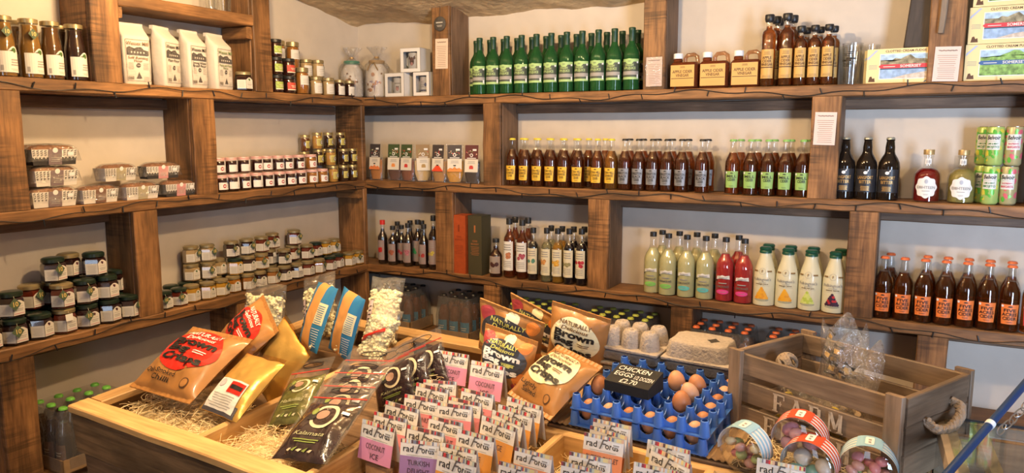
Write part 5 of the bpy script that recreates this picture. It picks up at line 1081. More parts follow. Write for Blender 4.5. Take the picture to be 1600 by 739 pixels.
def fairy(axis, z, a0, a1, lab, seed):
    R = random.Random(seed); n = int(abs(a1-a0)/.035); pts = []
    for i in range(n+1):
        s_ = a0+(a1-a0)*i/n; off = .012*sin(s_*7+seed)+.006*sin(s_*23+seed*2)-.022; off = max(-.060, min(-.004, off))
        P_ = D+.004+.002*R.random()
        pts.append((s_, -P_, z+off) if axis == 'x' else (P_, s_, z+off))
    ro = root('string_lights', pts[n//2], lab, 'string lights'); k = MB(); k.tube(pts, .0016, WIRE, 5)
    Mi = Matrix.Translation(-Vector(pts[n//2])); link('wire', k.mesh('wire'), ro, Mi)
    bm_ = MB(); bm_.tube([(0, 0, 0), (.002, 0, -.022)], .0024, WIRE, 5); bme = bm_.mesh('bulb')
    for i in range(2, n, 4):
        q = Vector(pts[i]); o = link('bulb', bme, ro, Mi @ Matrix.Translation(q) @ Matrix.Rotation(R.choice([0, pi])+R.uniform(-.4, .4), 4, 'Y' if axis == 'x' else 'X'))
fairy('x', ZT, .19, 4.6, 'black unlit string lights along the top shelf edge of the back wall', 1); fairy('x', ZM, .19, 4.6, 'black unlit string lights along the middle shelf edge of the back wall', 2); fairy('x', ZW, .19, 4.6, 'black unlit string lights along the lower shelf edge of the back wall', 3)
fairy('y', ZT, -2.6, -.20, 'black unlit string lights along the top shelf edge of the left wall', 4); fairy('y', ZM, -2.6, -.20, 'black unlit string lights along the middle shelf edge of the left wall', 5); fairy('y', ZW, -2.6, -.20, 'black unlit string lights along the lower shelf edge of the left wall', 6)
pts = [onX(565, 40, .008), onX(540, 28, .008), onX(515, 20, .008), onX(495, 9, .008), onX(470, -3, .008)]
k = MB(); k.tube(pts, .004, WIRE, 6); o = link('cable', k.mesh('cable')); setp(o, 'black cable running down the wall top into the corner', 'cable')
# ------------------------------------------------------------------ display table in front (slightly turned, top tilted up to the back)
TO = onZ(106, 633, .84); _a = radians(3.3); _t = radians(4.0)
TU = Vector((cos(_a), -sin(_a), 0)); TV = Vector((sin(_a)*cos(_t), cos(_a)*cos(_t), sin(_t))); TW = TU.cross(TV)
TM = Matrix((TU, TV, TW)).transposed().to_4x4(); TM.translation = TO
def tp(u, v, w=0.0): return TO+TU*u+TV*v+TW*w
def tpx(px, py, w):      # point on the plane at height w above the table rim
    r = ray(px, py); return CAM+r*(((TO-CAM).dot(TW)+w)/r.dot(TW))
def tuv(px, py, w): q = tpx(px, py, w)-TO; return q.dot(TU), q.dot(TV)
def tm(u, v, w=0, rz=0, rx=0, ry=0, s=1): return TM @ TR(u, v, w, rz, rx, ry, s)
TLEN, TDEP, RIM, BH = 2.07, .96, .062, .125
table = bpy.data.objects.new('display_table', None); COL.objects.link(table); table.matrix_world = Matrix.Translation((TO.x, TO.y, 0)); setp(table, 'rustic pine display table divided into bins for bags and eggs', 'table')
bpy.context.view_layer.update()
def tboard(name, a, b, w, t, m, wd, rag=.002): return board(name, tp(*a), tp(*b), w, t, m, table, wd, rag)
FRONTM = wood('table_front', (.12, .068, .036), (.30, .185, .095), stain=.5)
tboard('rim_board', (0, RIM/2, -.011), (TLEN, RIM/2, -.011), RIM, .022, PINE, TV)
tboard('rim_board', (0, TDEP-RIM/2, -.011), (TLEN, TDEP-RIM/2, -.011), RIM, .022, PINE, TV)
tboard('rim_board', (RIM/2, RIM, -.011), (RIM/2, TDEP-RIM, -.011), RIM, .022, PINE, TU)
tboard('rim_board', (TLEN-RIM/2, RIM, -.011), (TLEN-RIM/2, TDEP-RIM, -.011), RIM, .022, PINE, TU)
for k in range(2):
    z = -.022-.06-k*.125; ins = .004+.012*k
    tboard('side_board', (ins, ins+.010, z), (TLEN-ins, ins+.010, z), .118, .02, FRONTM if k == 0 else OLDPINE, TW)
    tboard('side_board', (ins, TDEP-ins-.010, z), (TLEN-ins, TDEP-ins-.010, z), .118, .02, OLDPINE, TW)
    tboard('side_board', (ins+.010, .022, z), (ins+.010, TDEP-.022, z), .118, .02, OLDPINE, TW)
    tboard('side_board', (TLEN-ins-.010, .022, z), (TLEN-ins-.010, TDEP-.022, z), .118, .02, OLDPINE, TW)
WB = -.085
for i in range(8):
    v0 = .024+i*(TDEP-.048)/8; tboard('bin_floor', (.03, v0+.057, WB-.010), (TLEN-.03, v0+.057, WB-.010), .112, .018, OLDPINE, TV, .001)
for uu, v0, v1 in ((.49, RIM, TDEP-RIM), (.882, RIM, TDEP-RIM), (1.29, RIM, .505), (1.665, RIM, .505)):
    tboard('bin_divider', (uu, v0, -.046), (uu, v1, -.046), .076, .022, PINE, TW)
tboard('bin_divider', (.893, .517, -.046), (TLEN-RIM, .517, -.046), .076, .024, PINE, TW)
tboard('platform_board', (1.24, .62, -.012), (1.70, .62, -.012), .18, .018, OLDPINE, TV, .001); tboard('platform_board', (1.24, .80, -.012), (1.70, .80, -.012), .176, .018, OLDPINE, TV, .001)
tboard('platform_board', (1.70, .62, -.012), (TLEN-RIM, .62, -.012), .18, .018, OLDPINE, TV, .001); tboard('platform_board', (1.70, .80, -.012), (TLEN-RIM, .80, -.012), .176, .018, OLDPINE, TV, .001)
for uu, vv in ((.06, .06), (TLEN-.06, .06), (.06, TDEP-.06), (TLEN-.06, TDEP-.06), (1.1, .06), (1.1, TDEP-.06)):
    q = tp(uu, vv, -.26); board('leg', (q.x, q.y, 0), (q.x, q.y, q.z), .075, .075, OLDPINE, table, TU, .001)

# ------------------------------------------------------------------ wood wool
WOOL = mat('wood_wool', (.86, .68, .40), .6)
def straw(name, u0, u1, v0, v1, w0, n, label, mound=.03, seed=1, spill=.01):
    R = random.Random(seed); k = MB()
    for i in range(n):
        cu, cv = R.uniform(u0, u1), R.uniform(v0, v1); e = (1-abs(2*(cu-u0)/(u1-u0)-1)**3)*(1-abs(2*(cv-v0)/(v1-v0)-1)**3)
        cw = w0+mound*e*R.uniform(.2, 1.0)+R.uniform(0, .008); a = R.uniform(0, 2*pi); bend = R.uniform(-55, 55); el = R.uniform(-.35, .35); L_ = R.uniform(.03, .075); pts = []; x, y, z = cu, cv, cw; m_ = 7
        for j in range(m_):
            pts.append(tp(min(u1+spill, max(u0-spill, x)), min(v1+spill, max(v0-spill, y)), max(w0-.004, z))); st = L_/m_
            x += st*cos(a); y += st*sin(a); z += st*el; a += bend*st*1.0; el += R.uniform(-.25, .2)
        k.tube(pts, R.uniform(.0006, .0011), WOOL, 3)
    # packed bed under the loose strands
    def bed(a, b):
        u_, v_ = u0+(u1-u0)*a, v0+(v1-v0)*b; e = (1-abs(2*a-1)**3)*(1-abs(2*b-1)**3); return tp(u_, v_, w0-.012+mound*.55*e+.006*noise.noise((u_*60, v_*60, seed)))[:]
    k.grid(24, 14, bed, WOOL)
    o = link(name, k.mesh(name)); setp(o, label, 'wood wool', None, 'stuff'); return o
straw('wood_wool', .07, .475, .07, .30, -.055, 900, 'pale wood wool in the left front bin under the chilli crisps', .055, 1)
straw('wood_wool', .505, .868, .07, .26, -.060, 650, 'pale wood wool in the second bin under the olive pouches', .045, 2)
straw('wood_wool', .895, 1.275, .42, .50, -.06, 250, 'pale wood wool behind the pink header cards', .03, 3, 0)
straw('wood_wool', .80, .868, .50, .78, -.05, 300, 'golden wood wool right of the olive pouches', .07, 4, 0)
straw('wood_wool', 1.70, 2.00, .535, .68, -.004, 420, 'wood wool under the sweet tubs before the crate', .014, 5, 0)
straw('wood_wool', 1.31, 1.65, .30, .50, -.07, 300, 'wood wool in the bin before the egg tray', .04, 6, 0)

# ------------------------------------------------------------------ soft bags
def quad(px4, wb, wt):
    BL, BR = tpx(*px4[0], wb), tpx(*px4[1], wb); TR_, TL = tpx(*px4[2], wt), tpx(*px4[3], wt)
    o = (BL+BR)/2; t = (TL+TR_)/2; Z = (t-o); h = Z.length; Z.normalize(); X = ((BR-BL)+(TR_-TL)); X = (X-Z*X.dot(Z)).normalized(); Y = Z.cross(X)
    w = ((BR-BL).length+(TR_-TL).length)/2; M = Matrix((X, Y, Z)).transposed().to_4x4(); M.translation = o; return M, w, h
def pillow(w, h, T, seed, wr=.007, pinch=.05, flat_top=.0):
    def d(x, z):
        a = min(1, abs(2*x/w)); b = min(1, max(0, z/h)); e = max(0, 1-a**3.2)**.65*max(0, sin(pi*min(1, b)))**.55
        fold = .22*T*sin(x*70/w*.2+seed+6*noise.noise((x*9, seed, 1)))*(math.exp(-((1-b)/.16)**2)+math.exp(-(b/.14)**2))*max(0, 1-a**3.2)*min(1, 8*b, 8*(1-b))
        return T*e+fold+wr*e*(noise.noise((x*22+seed, z*14, seed))+.5*noise.noise((x*45, z*40+seed, 2)))
    def front(x, z, off=0):
        b = min(1, max(0, z/h)); k = 1-pinch*sin(pi*b)+.0; zz = z+.004*noise.noise((x*25, seed, z*4))*(1 if b > .9 or b < .1 else 0); return (x*k, -d(x, z)-.0006-off, zz)
    def back(x, z):
        p = front(x, z); return (p[0], -p[1]*.8, p[2])
    return front, back
def bag_body(w, h, T, seed, m, wr=.008, pinch=.05, nx=28, ny=32):
    fr, bk = pillow(w, h, T, seed, wr, pinch); b = MB()
    b.grid(nx, ny, lambda a, t: fr((a-.5)*w, t*h), m); b.grid(nx, ny, lambda a, t: bk((.5-a)*w, t*h), m); return b, fr
def on(fr, off): return lambda x, z: fr(x, z, off)
def blob(cx, cy, rx, ry, n=28, wob=.07, seed=0):
    return [(cx+rx*cos(2*pi*i/n)*(1+wob*sin(3*2*pi*i/n+seed)), cy+ry*sin(2*pi*i/n)*(1+wob*cos(2*2*pi*i/n+seed))) for i in range(n)]
KR = mat('crisp_kraft', (.38, .175, .052), .38, coat=.2, vary=.08, bscale=20); CRED = mat('crisp_red', (.62, .025, .015), .3, coat=.3); CNAVY = mat('crisp_navy', (.045, .05, .065), .3, coat=.3); CCRM = mat('crisp_cream', (.82, .74, .48), .35, coat=.2)
BEET = mat('print_beet', (.38, .05, .06), .4); CARR = mat('print_carrot', (.70, .22, .04), .4); LIMEP = mat('print_lime', (.62, .62, .16), .4)
def crisp(w, h, T, seed, kind, lines_):
    # kind: (blob material, big lettering, small lettering)
    b, fr = bag_body(w, h, T, seed, KR); p = MB(); bm, big, sm = kind
    p.poly(blob(0, h*.60, w*.43, h*.335, 32, .05, seed), on(fr, .0022), bm, 6); f = on(fr, .0050)
    p.text('NATURALLY', h*.095, 0, h*.825, f, sm, .014, width=w*.54); p.text('Delicious', h*.085, 0, h*.745, f, sm, .012, width=w*.46, shear=.2)
    p.text('Brown', h*.155, w*.01, h*.630, f, big, .045, width=w*.68); p.text('Bag', h*.135, -w*.16, h*.525, f, big, .045, width=w*.34); p.text(lines_[0], h*.155, w*.02, h*.375, f, big, .045, width=w*.64)
    p.lines(w*.06, w*.30, h*.53, h*.59, 2, f, sm, .4, 4)
    for i, t in enumerate(lines_[1:]): p.text(t, h*.085, -w*.12+i*w*.05, h*(.17-.085*i), f, BLACK, .015, width=min(w*.5, len(t)*w*.048))
    if bm is CNAVY:
        rr = random.Random(seed)
        for x, z, r, m_ in ((-.34, .88, .12, BEET), (.05, .93, .10, CCRM), (.36, .90, .10, CARR), (.40, .30, .14, CARR), (.36, .12, .13, BEET), (-.40, .30, .10, LIMEP)): p.poly(blob(x*w, z*h, r*w, r*w*.9, 16, .08, x), on(fr, .0012), m_, 3)
        p.text('Veggie', h*.075, w*.17, h*.525, on(fr, .0062), LIMEP, .015, width=w*.22)
    else: p.disc(w*.30, h*.14, w*.06, on(fr, .0015), BRN, 14, 2); p.disc(w*.30, h*.14, w*.045, on(fr, .0025), KR, 14, 2)
    seals = []
    for zz in (-.010, h-.004):
        s = MB(); q = [((i/24-.5)*w*.99, .0016+.0012*(i % 2)) for i in range(25)]
        ring = q+[(x, -y) for x, y in reversed(q)]; n = len(ring); s.add([(x, y, zz+t) for t in (0, .014) for x, y in ring], [(i, (i+1) % n, (i+1) % n+n, i+n) for i in range(n)]+[tuple(reversed(range(n))), tuple(range(n, 2*n))], KR); seals.append(s.mesh('crimped_seal', 0))
    return [('bag', b.mesh('bag', 60), None), ('print', p.mesh('print', 0), 'bag'), ('crimped_seal', seals[0], 'bag'), ('crimped_seal', seals[1], 'bag')]
def put_quad(name, fn, px4, wb, wt, label, cat, group=None, dv=0, du=0, dw=0):
    M, w, h = quad(px4, wb, wt); M.translation += TV*dv+TU*du+TW*dw; return spawn(name, fn(w, h), M, label, cat, group)
RK = (CRED, BLACK, WHITE); VK = (CNAVY, WHITE, LIMEP); CK = (CCRM, BLACK, BRN); GC = 'brown bags of crisps'
put_quad('crisp_bag', lambda w, h: crisp(w*.93, h*1.12, .040, 3, RK, ['Crisps', 'Oak Smoked', 'Chilli']), [(202, 601), (305, 626), (388, 545), (284, 522)], .03, .12, 'brown crisp bag with red label lying in the left bin', 'crisp bag', GC)
put_quad('crisp_bag', lambda w, h: crisp(w*.72, h*1.2, .038, 5, RK, ['Crisps', 'Chilli']), [(300, 548), (372, 582), (432, 530), (362, 487)], .05, .15, 'brown crisp bag with red label half hidden behind the chilli bag', 'crisp bag', GC, .03)
put_quad('crisp_bag', lambda w, h: crisp(w, h, .038, 7, VK, ['Chips']), [(748, 596), (828, 616), (842, 535), (757, 515)], .0, .15, 'brown veggie crisp bag with navy label standing in front', 'crisp bag', GC)
put_quad('crisp_bag', lambda w, h: crisp(w*.95, h*1.1, .034, 8, VK, ['Chips']), [(755, 545), (855, 565), (860, 498), (758, 485)], .02, .17, 'brown veggie crisp bag with navy label behind the front one', 'crisp bag', GC, -.03)
put_quad('crisp_bag', lambda w, h: crisp(w, h*1.02, .040, 9, CK, ['Crisps']), [(862, 562), (944, 574), (963, 495), (864, 481)], .01, .18, 'brown crisp bag with cream label standing at the back', 'crisp bag', GC, -.02)
put_quad('crisp_bag', lambda w, h: crisp(w*.93, h*1.12, .040, 11, CK, ['Crisps', 'Lightly', 'Salted']), [(800, 622), (880, 656), (942, 597), (868, 553)], .02, .10, 'brown crisp bag with cream label lying in front of the others', 'crisp bag', GC, -.01, -.012, .014)
put_quad('crisp_bag', lambda w, h: crisp(w*.9, h*1.0, .026, 13, VK, ['Chips']), [(785, 540), (870, 560), (868, 505), (782, 478)], .0, .15, 'brown crisp bag barely showing at the very back', 'crisp bag', GC, .06)
# popcorn
POPC = mat('popcorn', (.88, .76, .50), .7, vary=.25, bscale=70); PBLUE = mat('print_azure', (.03, .19, .42), .4); PORG = mat('print_tangerine', (.70, .33, .10), .4)
def kernel_mesh():
    k = MB(); R = random.Random(5)
    for i in range(5):
        c = Vector((R.uniform(-1, 1), R.uniform(-1, 1), R.uniform(-1, 1))).normalized()*.0055; r = R.uniform(.0045, .007)
        k.lathe([(0, -r), (r*.8, -r*.5), (r, 0), (r*.8, r*.5), (0, r)], POPC, 6, Matrix.Translation(c))
    return k
POPF = thin('popcorn_film', (.985, .985, .985), 2.0, .07, crinkle=.5, haze=.04)
def popcorn(w, h, T, seed, printed):
    b, fr = bag_body(w, h, T, seed, POPF, .004, .06); P = [('film_bag', b.mesh('film_bag', 60), None)]
    R = random.Random(seed); k = MB(); base = kernel_mesh()
    for i in range(230 if printed != 1 else 90):
        x = R.uniform(-.44, .44)*w*(1 if printed != 1 else .8); z = R.uniform(.05, .78)*h; p = fr(x, z); y = R.uniform(.30, .66 if printed != 1 else .4)*p[1]*R.choice([1, 1, 1, -.7]); k.add(base.v, base.f, POPC, Matrix.Translation((p[0], y, z)) @ Matrix.Rotation(R.uniform(0, 6), 4, 'X') @ Matrix.Rotation(R.uniform(0, 6), 4, 'Z'))
    # packed core so the light does not pass straight through
    core, _ = bag_body(w*.86, h*.74, T*.62, seed+1, POPC, .006, .05, 12, 12); k.add(core.v, core.f, POPC, Matrix.Translation((0, 0, h*.04)))
    P.append(('popcorn', k.mesh('popcorn'), None)); q = MB()
    if printed == 1:
        for x0, x1, m_ in ((-.50, -.24, PBLUE), (-.24, .16, PORG), (.16, .50, PBLUE)): q.rect(x0*w, x1*w, .0*h, 1.0*h, on(fr, .0012), m_, 8, 22)
        q.rect(.18*w, .46*w, .40*h, .72*h, on(fr, .0024), CCRM, 6, 8); q.lines(.20*w, .44*w, .42*h, .70*h, 9, on(fr, .0034), PBLUE, .3, 5); q.lines(.20*w, .44*w, .08*h, .36*h, 8, on(fr, .0024), WHITE, .25, 5); q.lines(-.40*w, -.28*w, .30*h, .60*h, 3, on(fr, .0026), NAVYPR, .4, 3)
        P.append(('printed_panel', q.mesh('printed_panel'), 'film_bag'))
    elif printed == 2:
        q.poly([(-.5*w*.9, .35*h), (.3*w, .62*h), (.34*w, .56*h), (-.5*w*.9, .26*h)], on(fr, .0015), CRED, 4); P.append(('stripe', q.mesh('stripe', 0), 'film_bag'))
    else:
        q.rect(-.46*w, -.28*w, .18*h, .62*h, on(fr, .0012), mat('print_lilac', (.62, .50, .55), .5), 5, 8); q.lines(-.44*w, -.30*w, .22*h, .58*h, 6, on(fr, .0022), BLACK, .25, 4); P.append(('printed_panel', q.mesh('printed_panel', 0), 'film_bag'))
    for o_ in P:
        pass
    return P
GP = 'popcorn bags at the back of the table'
for px4, wb, wt, T, pr, w_, fac in (([(380, 528), (448, 543), (448, 445), (386, 440)], 0, .2, .04, 0, 'clear popcorn bag, leftmost of the row', .95), ([(450, 538), (495, 548), (492, 440), (449, 437)], 0, .2, .036, 0, 'clear popcorn bag behind the blue printed bags', 1.1),
        ([(460, 535), (502, 556), (528, 452), (500, 438)], 0, .2, .024, 1, 'blue and orange printed popcorn bag, left one', .85), ([(508, 548), (552, 562), (570, 464), (540, 452)], 0, .2, .024, 1, 'blue and orange printed popcorn bag, right one', .95),
        ([(540, 548), (590, 556), (606, 440), (556, 446)], 0, .2, .036, 0, 'clear popcorn bag right of the blue printed bags', 1.0), ([(556, 560), (598, 566), (630, 482), (592, 478)], 0, .15, .032, 2, 'clear popcorn bag with red stripe, rightmost', 1.1)):
    o = put_quad('popcorn_bag', lambda w, h: popcorn(w*fac, h, T, int(px4[0][0]), pr), px4, wb, wt, w_, 'popcorn bag', GP, .0 if pr != 0 or px4[0][0] < 400 else .085)
    for c in o.children:
        if c.name.startswith('popcorn'): c['kind'] = 'stuff'
# gold foil coffee pouches
GOLDF = mat('gold_foil', (.74, .46, .12), .30, metal=.55, bump=.15, bscale=30); COFF = mat('coffee_dark', (.05, .03, .02), .3)
def gold(w, h, T, seed, lab):
    b, fr = bag_body(w, h, T, seed, GOLDF, .005, .04); P = [('pouch', b.mesh('pouch', 60), None)]
    q = MB(); q.grid(10, 4, lambda a, t: ((a-.5)*w*.97, -.002, h*.90+t*h*.16), thin('gold_film', (.85, .66, .36), 1.5, .1, crinkle=.4)); P.append(('clear_top', q.mesh('clear_top'), None))
    if lab:
        p = MB(); p.rect(-w*.36, w*.34, h*.05, h*.50, on(fr, .0025), WHITE, 8, 8); p.rect(-w*.02, w*.32, h*.30, h*.47, on(fr, .0038), CRED, 6, 4); p.rect(.02*w, .30*w, h*.36, h*.42, on(fr, .0048), BLACK, 5, 2); p.lines(-w*.32, w*.28, h*.08, h*.28, 6, on(fr, .0038), GREY, .3, 6); p.disc(-w*.24, h*.42, w*.07, on(fr, .0038), mat('print_lilac', (.62, .50, .55), .5), 10, 2); P.append(('label', p.mesh('label', 0), None))
        d = MB(); d.rect(-w*.42, w*.40, h*.005, h*.16, on(fr, .0012), mat('coffee_window', (.10, .10, .12), .15), 8, 4); P.append(('window', d.mesh('window', 0), None))
    return P
put_quad('coffee_pouch', lambda w, h: gold(w*.85, h*1.05, .026, 4, True), [(308, 640), (372, 658), (450, 580), (376, 550)], .0, .10, 'gold foil pouch with white label lying in the left bin', 'pouch', 'gold foil pouches')
put_quad('coffee_pouch', lambda w, h: gold(w*.85, h*1.3, .024, 6, False), [(370, 578), (438, 604), (483, 538), (412, 520)], .0, .12, 'gold foil pouch behind the labelled gold pouch', 'pouch', 'gold foil pouches', -.02, .03, -.02)
# olive pouches with hang holes
OLV = mat('olive_dark', (.030, .017, .020), .22, coat=1.0, vary=.6, bscale=45, bump=.35); OLG = mat('olive_green', (.11, .11, .035), .22, coat=1.0, vary=.5, bscale=45, bump=.35); PCL = thin('pouch_film', (.93, .92, .92), 1.5, .06, crinkle=.25, haze=.05); REDS = mat('seal_red', (.48, .04, .03), .3); OCRM = mat('olive_seal', (.66, .58, .40), .4); OGRN = mat('print_olive', (.22, .28, .07), .4)
def olives(w, h, T, seed, cont, txt):
    b, fr = bag_body(w*.90, h*.72, T, seed, cont, .004, .02); P = [('olives', b.mesh('olives', 60), None)]
    c = MB()
    def strip(x0, x1, z0, z1): c.grid(4, 2, lambda a, t: (x0+(x1-x0)*a, -.0015, z0+(z1-z0)*t), PCL)
    z2 = h*.70; hs, hz_ = w*.26, h*.90
    strip(-w/2, w/2, z2, hz_-.010); strip(-w/2, w/2, hz_+.010, h); strip(-w/2, -hs, hz_-.010, hz_+.010); strip(hs, w/2, hz_-.010, hz_+.010)
    for s_ in (-1, 1): c.grid(3, 8, lambda a, t, s_=s_: (s_*(w*.43+w*.07*a), -.001, z2*t), PCL)
    P.append(('clear_film', c.mesh('clear_film'), None))
    r = MB(); r.box(-w*.48, w*.48, -.0028, -.0018, h*.785, h*.800, REDS); P.append(('zip_seal', r.mesh('zip_seal', 0), None))
    hole = MB(); n = 20; pts = [(hs*cos(a)*.98+(0), hz_+.010*sin(a)) for a in [2*pi*i/n for i in range(n)]]; hole.tube([(x, -.002, z) for x, z in pts], .0012, BLKL, 5, closed=True); P.append(('hang_hole', hole.mesh('hang_hole'), None))
    p = MB(); p.disc(w*.06, h*.50, w*.21, on(fr, .0016), OCRM, 24, 4); p.disc(w*.06, h*.50, w*.16, on(fr, .0028), cont, 20, 3); p.disc(w*.03, h*.51, w*.10, on(fr, .0038), mat('print_dusk', (.36, .22, .17), .4), 14, 2, w*.085); p.disc(-w*.13, h*.545, w*.045, on(fr, .0042), OGRN, 10, 2, w*.065); p.disc(-w*.12, h*.47, w*.075, on(fr, .0040), BLKL, 10, 2, w*.05)
    p.text(txt, h*.065, 0, h*.25, on(fr, .0024), mat('print_sage', (.42, .42, .24), .5), .004, width=w*.52, shear=.25); p.lines(-w*.26, w*.26, h*.17, h*.22, 2, on(fr, .0020), OGRN, .5, 6)
    for i in range(5): p.poly([(-w*.24+i*w*.09, h*.08), (-w*.20+i*w*.09, h*.10), (-w*.15+i*w*.09, h*(.10+.02*(i % 2))), (-w*.19+i*w*.09, h*.07)], on(fr, .0022), OGRN if i % 2 else OCRM, 1)
    P.append(('print', p.mesh('print', 0), 'olives')); s = MB(); s.rect(w*.30, w*.41, h*.545, h*.58, on(fr, .004), STICK, 3, 2); P.append(('price_sticker', s.mesh('price_sticker', 0), None))
    return P
GO = 'olive pouches in the second bin'
K1 = [(438, 710), (492, 732), (580, 624), (512, 587)]
put_quad('olive_pouch', lambda w, h: olives(w*1.08, h*1.04, .020, 3, OLV, 'Kalamata'), K1, 0, .10, 'dark olive pouch lying at the front of its bin', 'pouch', GO)
put_quad('olive_pouch', lambda w, h: olives(w*1.2, h, .022, 4, OLG, 'Halkidiki'), [(425, 655), (462, 670), (510, 567), (472, 555)], -.02, .08, 'green olive pouch left of the front dark pouch', 'pouch', GO, 0, .01)
for i in range(1, 4): put_quad('olive_pouch', lambda w, h: olives(w*1.05, h, .013, 5+i, OLV, 'Kalamata'), K1, 0, .10, 'dark olive pouch stacked behind the front pouch, %s from the front' % ORD[i], 'pouch', GO, .058*i, -.018*i, .012*i)
KF = [(592, 630), (648, 643), (640, 556), (575, 540)]
for i in range(3): put_quad('olive_pouch', lambda w, h: olives(w, h, .014, 9+i, OLV, 'Kalamata'), KF, -.03, .10, 'dark olive pouch in the right-hand stack, %s from the front' % ('first', 'second', 'third')[i], 'pouch', GO, .062*i, .010*i, .006*i)

# ------------------------------------------------------------------ header-card sweet bags
STRIPES = [mat('stripe_%d' % i, c, .5) for i, c in enumerate(((.62, .05, .06), (.78, .74, .70), (.20, .22, .30), (.75, .62, .30), (.55, .60, .50), (.30, .06, .08), (.70, .45, .30), (.62, .66, .72), (.12, .07, .07), (.80, .70, .50)))]
HW = mat('header_white', (.80, .76, .72), .5); FUDG = mat('fudge_lump', (.55, .33, .17), .6, vary=.2, bscale=60)
def header_bag(col, lines_, seed, w=.104, hh=.088):
    cm = mat('header_'+col[0], col[1], .5); R = random.Random(seed); c = MB(); ang = .20
    def pan(sg):
        return lambda x, z, o=0: (x, sg*(-.001-(hh-z)*ang-o), z)    # two panels of the folded card, z measured up to the fold
    f, b = pan(1), pan(-1); ft = lambda x, z: f(x, z, .0008); ft2 = lambda x, z: f(x, z, .0014)
    zc = hh*.55
    c.rect(-w/2, w/2, 0, zc, f, cm, 2); c.rect(-w/2, w/2, zc, hh, f, HW, 2); c.rect(-w/2, w/2, 0, hh, b, HW, 2)
    x = -w/2
    while x < w/2-.001:
        e = min(w/2, x+R.uniform(.003, .0065)); c.rect(x, e, hh-.0085, hh, ft, STRIPES[R.randrange(10)], 1); x = e
    c.text('rad', .022, -.030, zc+.011, ft2, BLACK, .006, width=.028); c.text('F', .034, -.004, zc+.009, ft2, mat('script_ink', (.12, .11, .11), .5), .004, shear=.35); c.disc(-.008, zc+.017, .009, ft, mat('curl_grey', (.62, .60, .58), .6), 14); c.text('ords', .022, .023, zc+.011, ft2, BLACK, .006, width=.034)
    c.lines(-.036, .036, zc+.003, zc+.006, 1, ft, FAINT, .35, 1)
    for i, t in enumerate(lines_): c.text(t, .017, 0, zc-.020-i*.020, ft2, mat('header_ink', (.09, .05, .06), .5), .002, width=min(w*.8, len(t)*.0085))
    s = MB(); s.rect(.022, .046, hh-.020, hh-.0105, lambda x, z: f(x, z, .0020), STICK, 1); s.lines(.026, .042, hh-.018, hh-.013, 1, lambda x, z: f(x, z, .0026), GREY, .6, 1)
    bg, fr = bag_body(w*.92, .125, .016, seed, FILM, .003, .03, 10, 10); bg.v = [(a, bb, z-.062) for a, bb, z in bg.v]
    fu = MB(); fu.rbox(-w*.36, w*.36, -.0105, .0105, -.056, -.012, .006, FUDG)
    return [('header_card', c.mesh('header_card', 0), None), ('price_sticker', s.mesh('price_sticker', 0), 'header_card'), ('film_bag', bg.mesh('film_bag'), None), ('fudge', fu.mesh('fudge'), None)]
PINKH = ('pink', (.74, .30, .50)); ROSEH = ('rose', (.76, .26, .30)); PURH = ('purple', (.36, .20, .42)); ORGH = ('orange', (.74, .33, .07)); SALH = ('salmon', (.82, .30, .14)); YELH = ('yellow', (.80, .50, .04))
CI, TD, BT = ['COCONUT', 'ICE'], ['TURKISH', 'DELIGHT'], ['BUTTER TABLET']
HB = {'ci': header_bag(PINKH, CI, 1), 'ci2': header_bag(ROSEH, CI, 2), 'td': header_bag(PURH, TD, 3), 'fu': header_bag(ORGH, ['FUDGE'], 4), 'bt': header_bag(SALH, BT, 5), 'ye': header_bag(YELH, ['HONEYCOMB'], 6)}
GH = 'sweet bags with striped header cards'
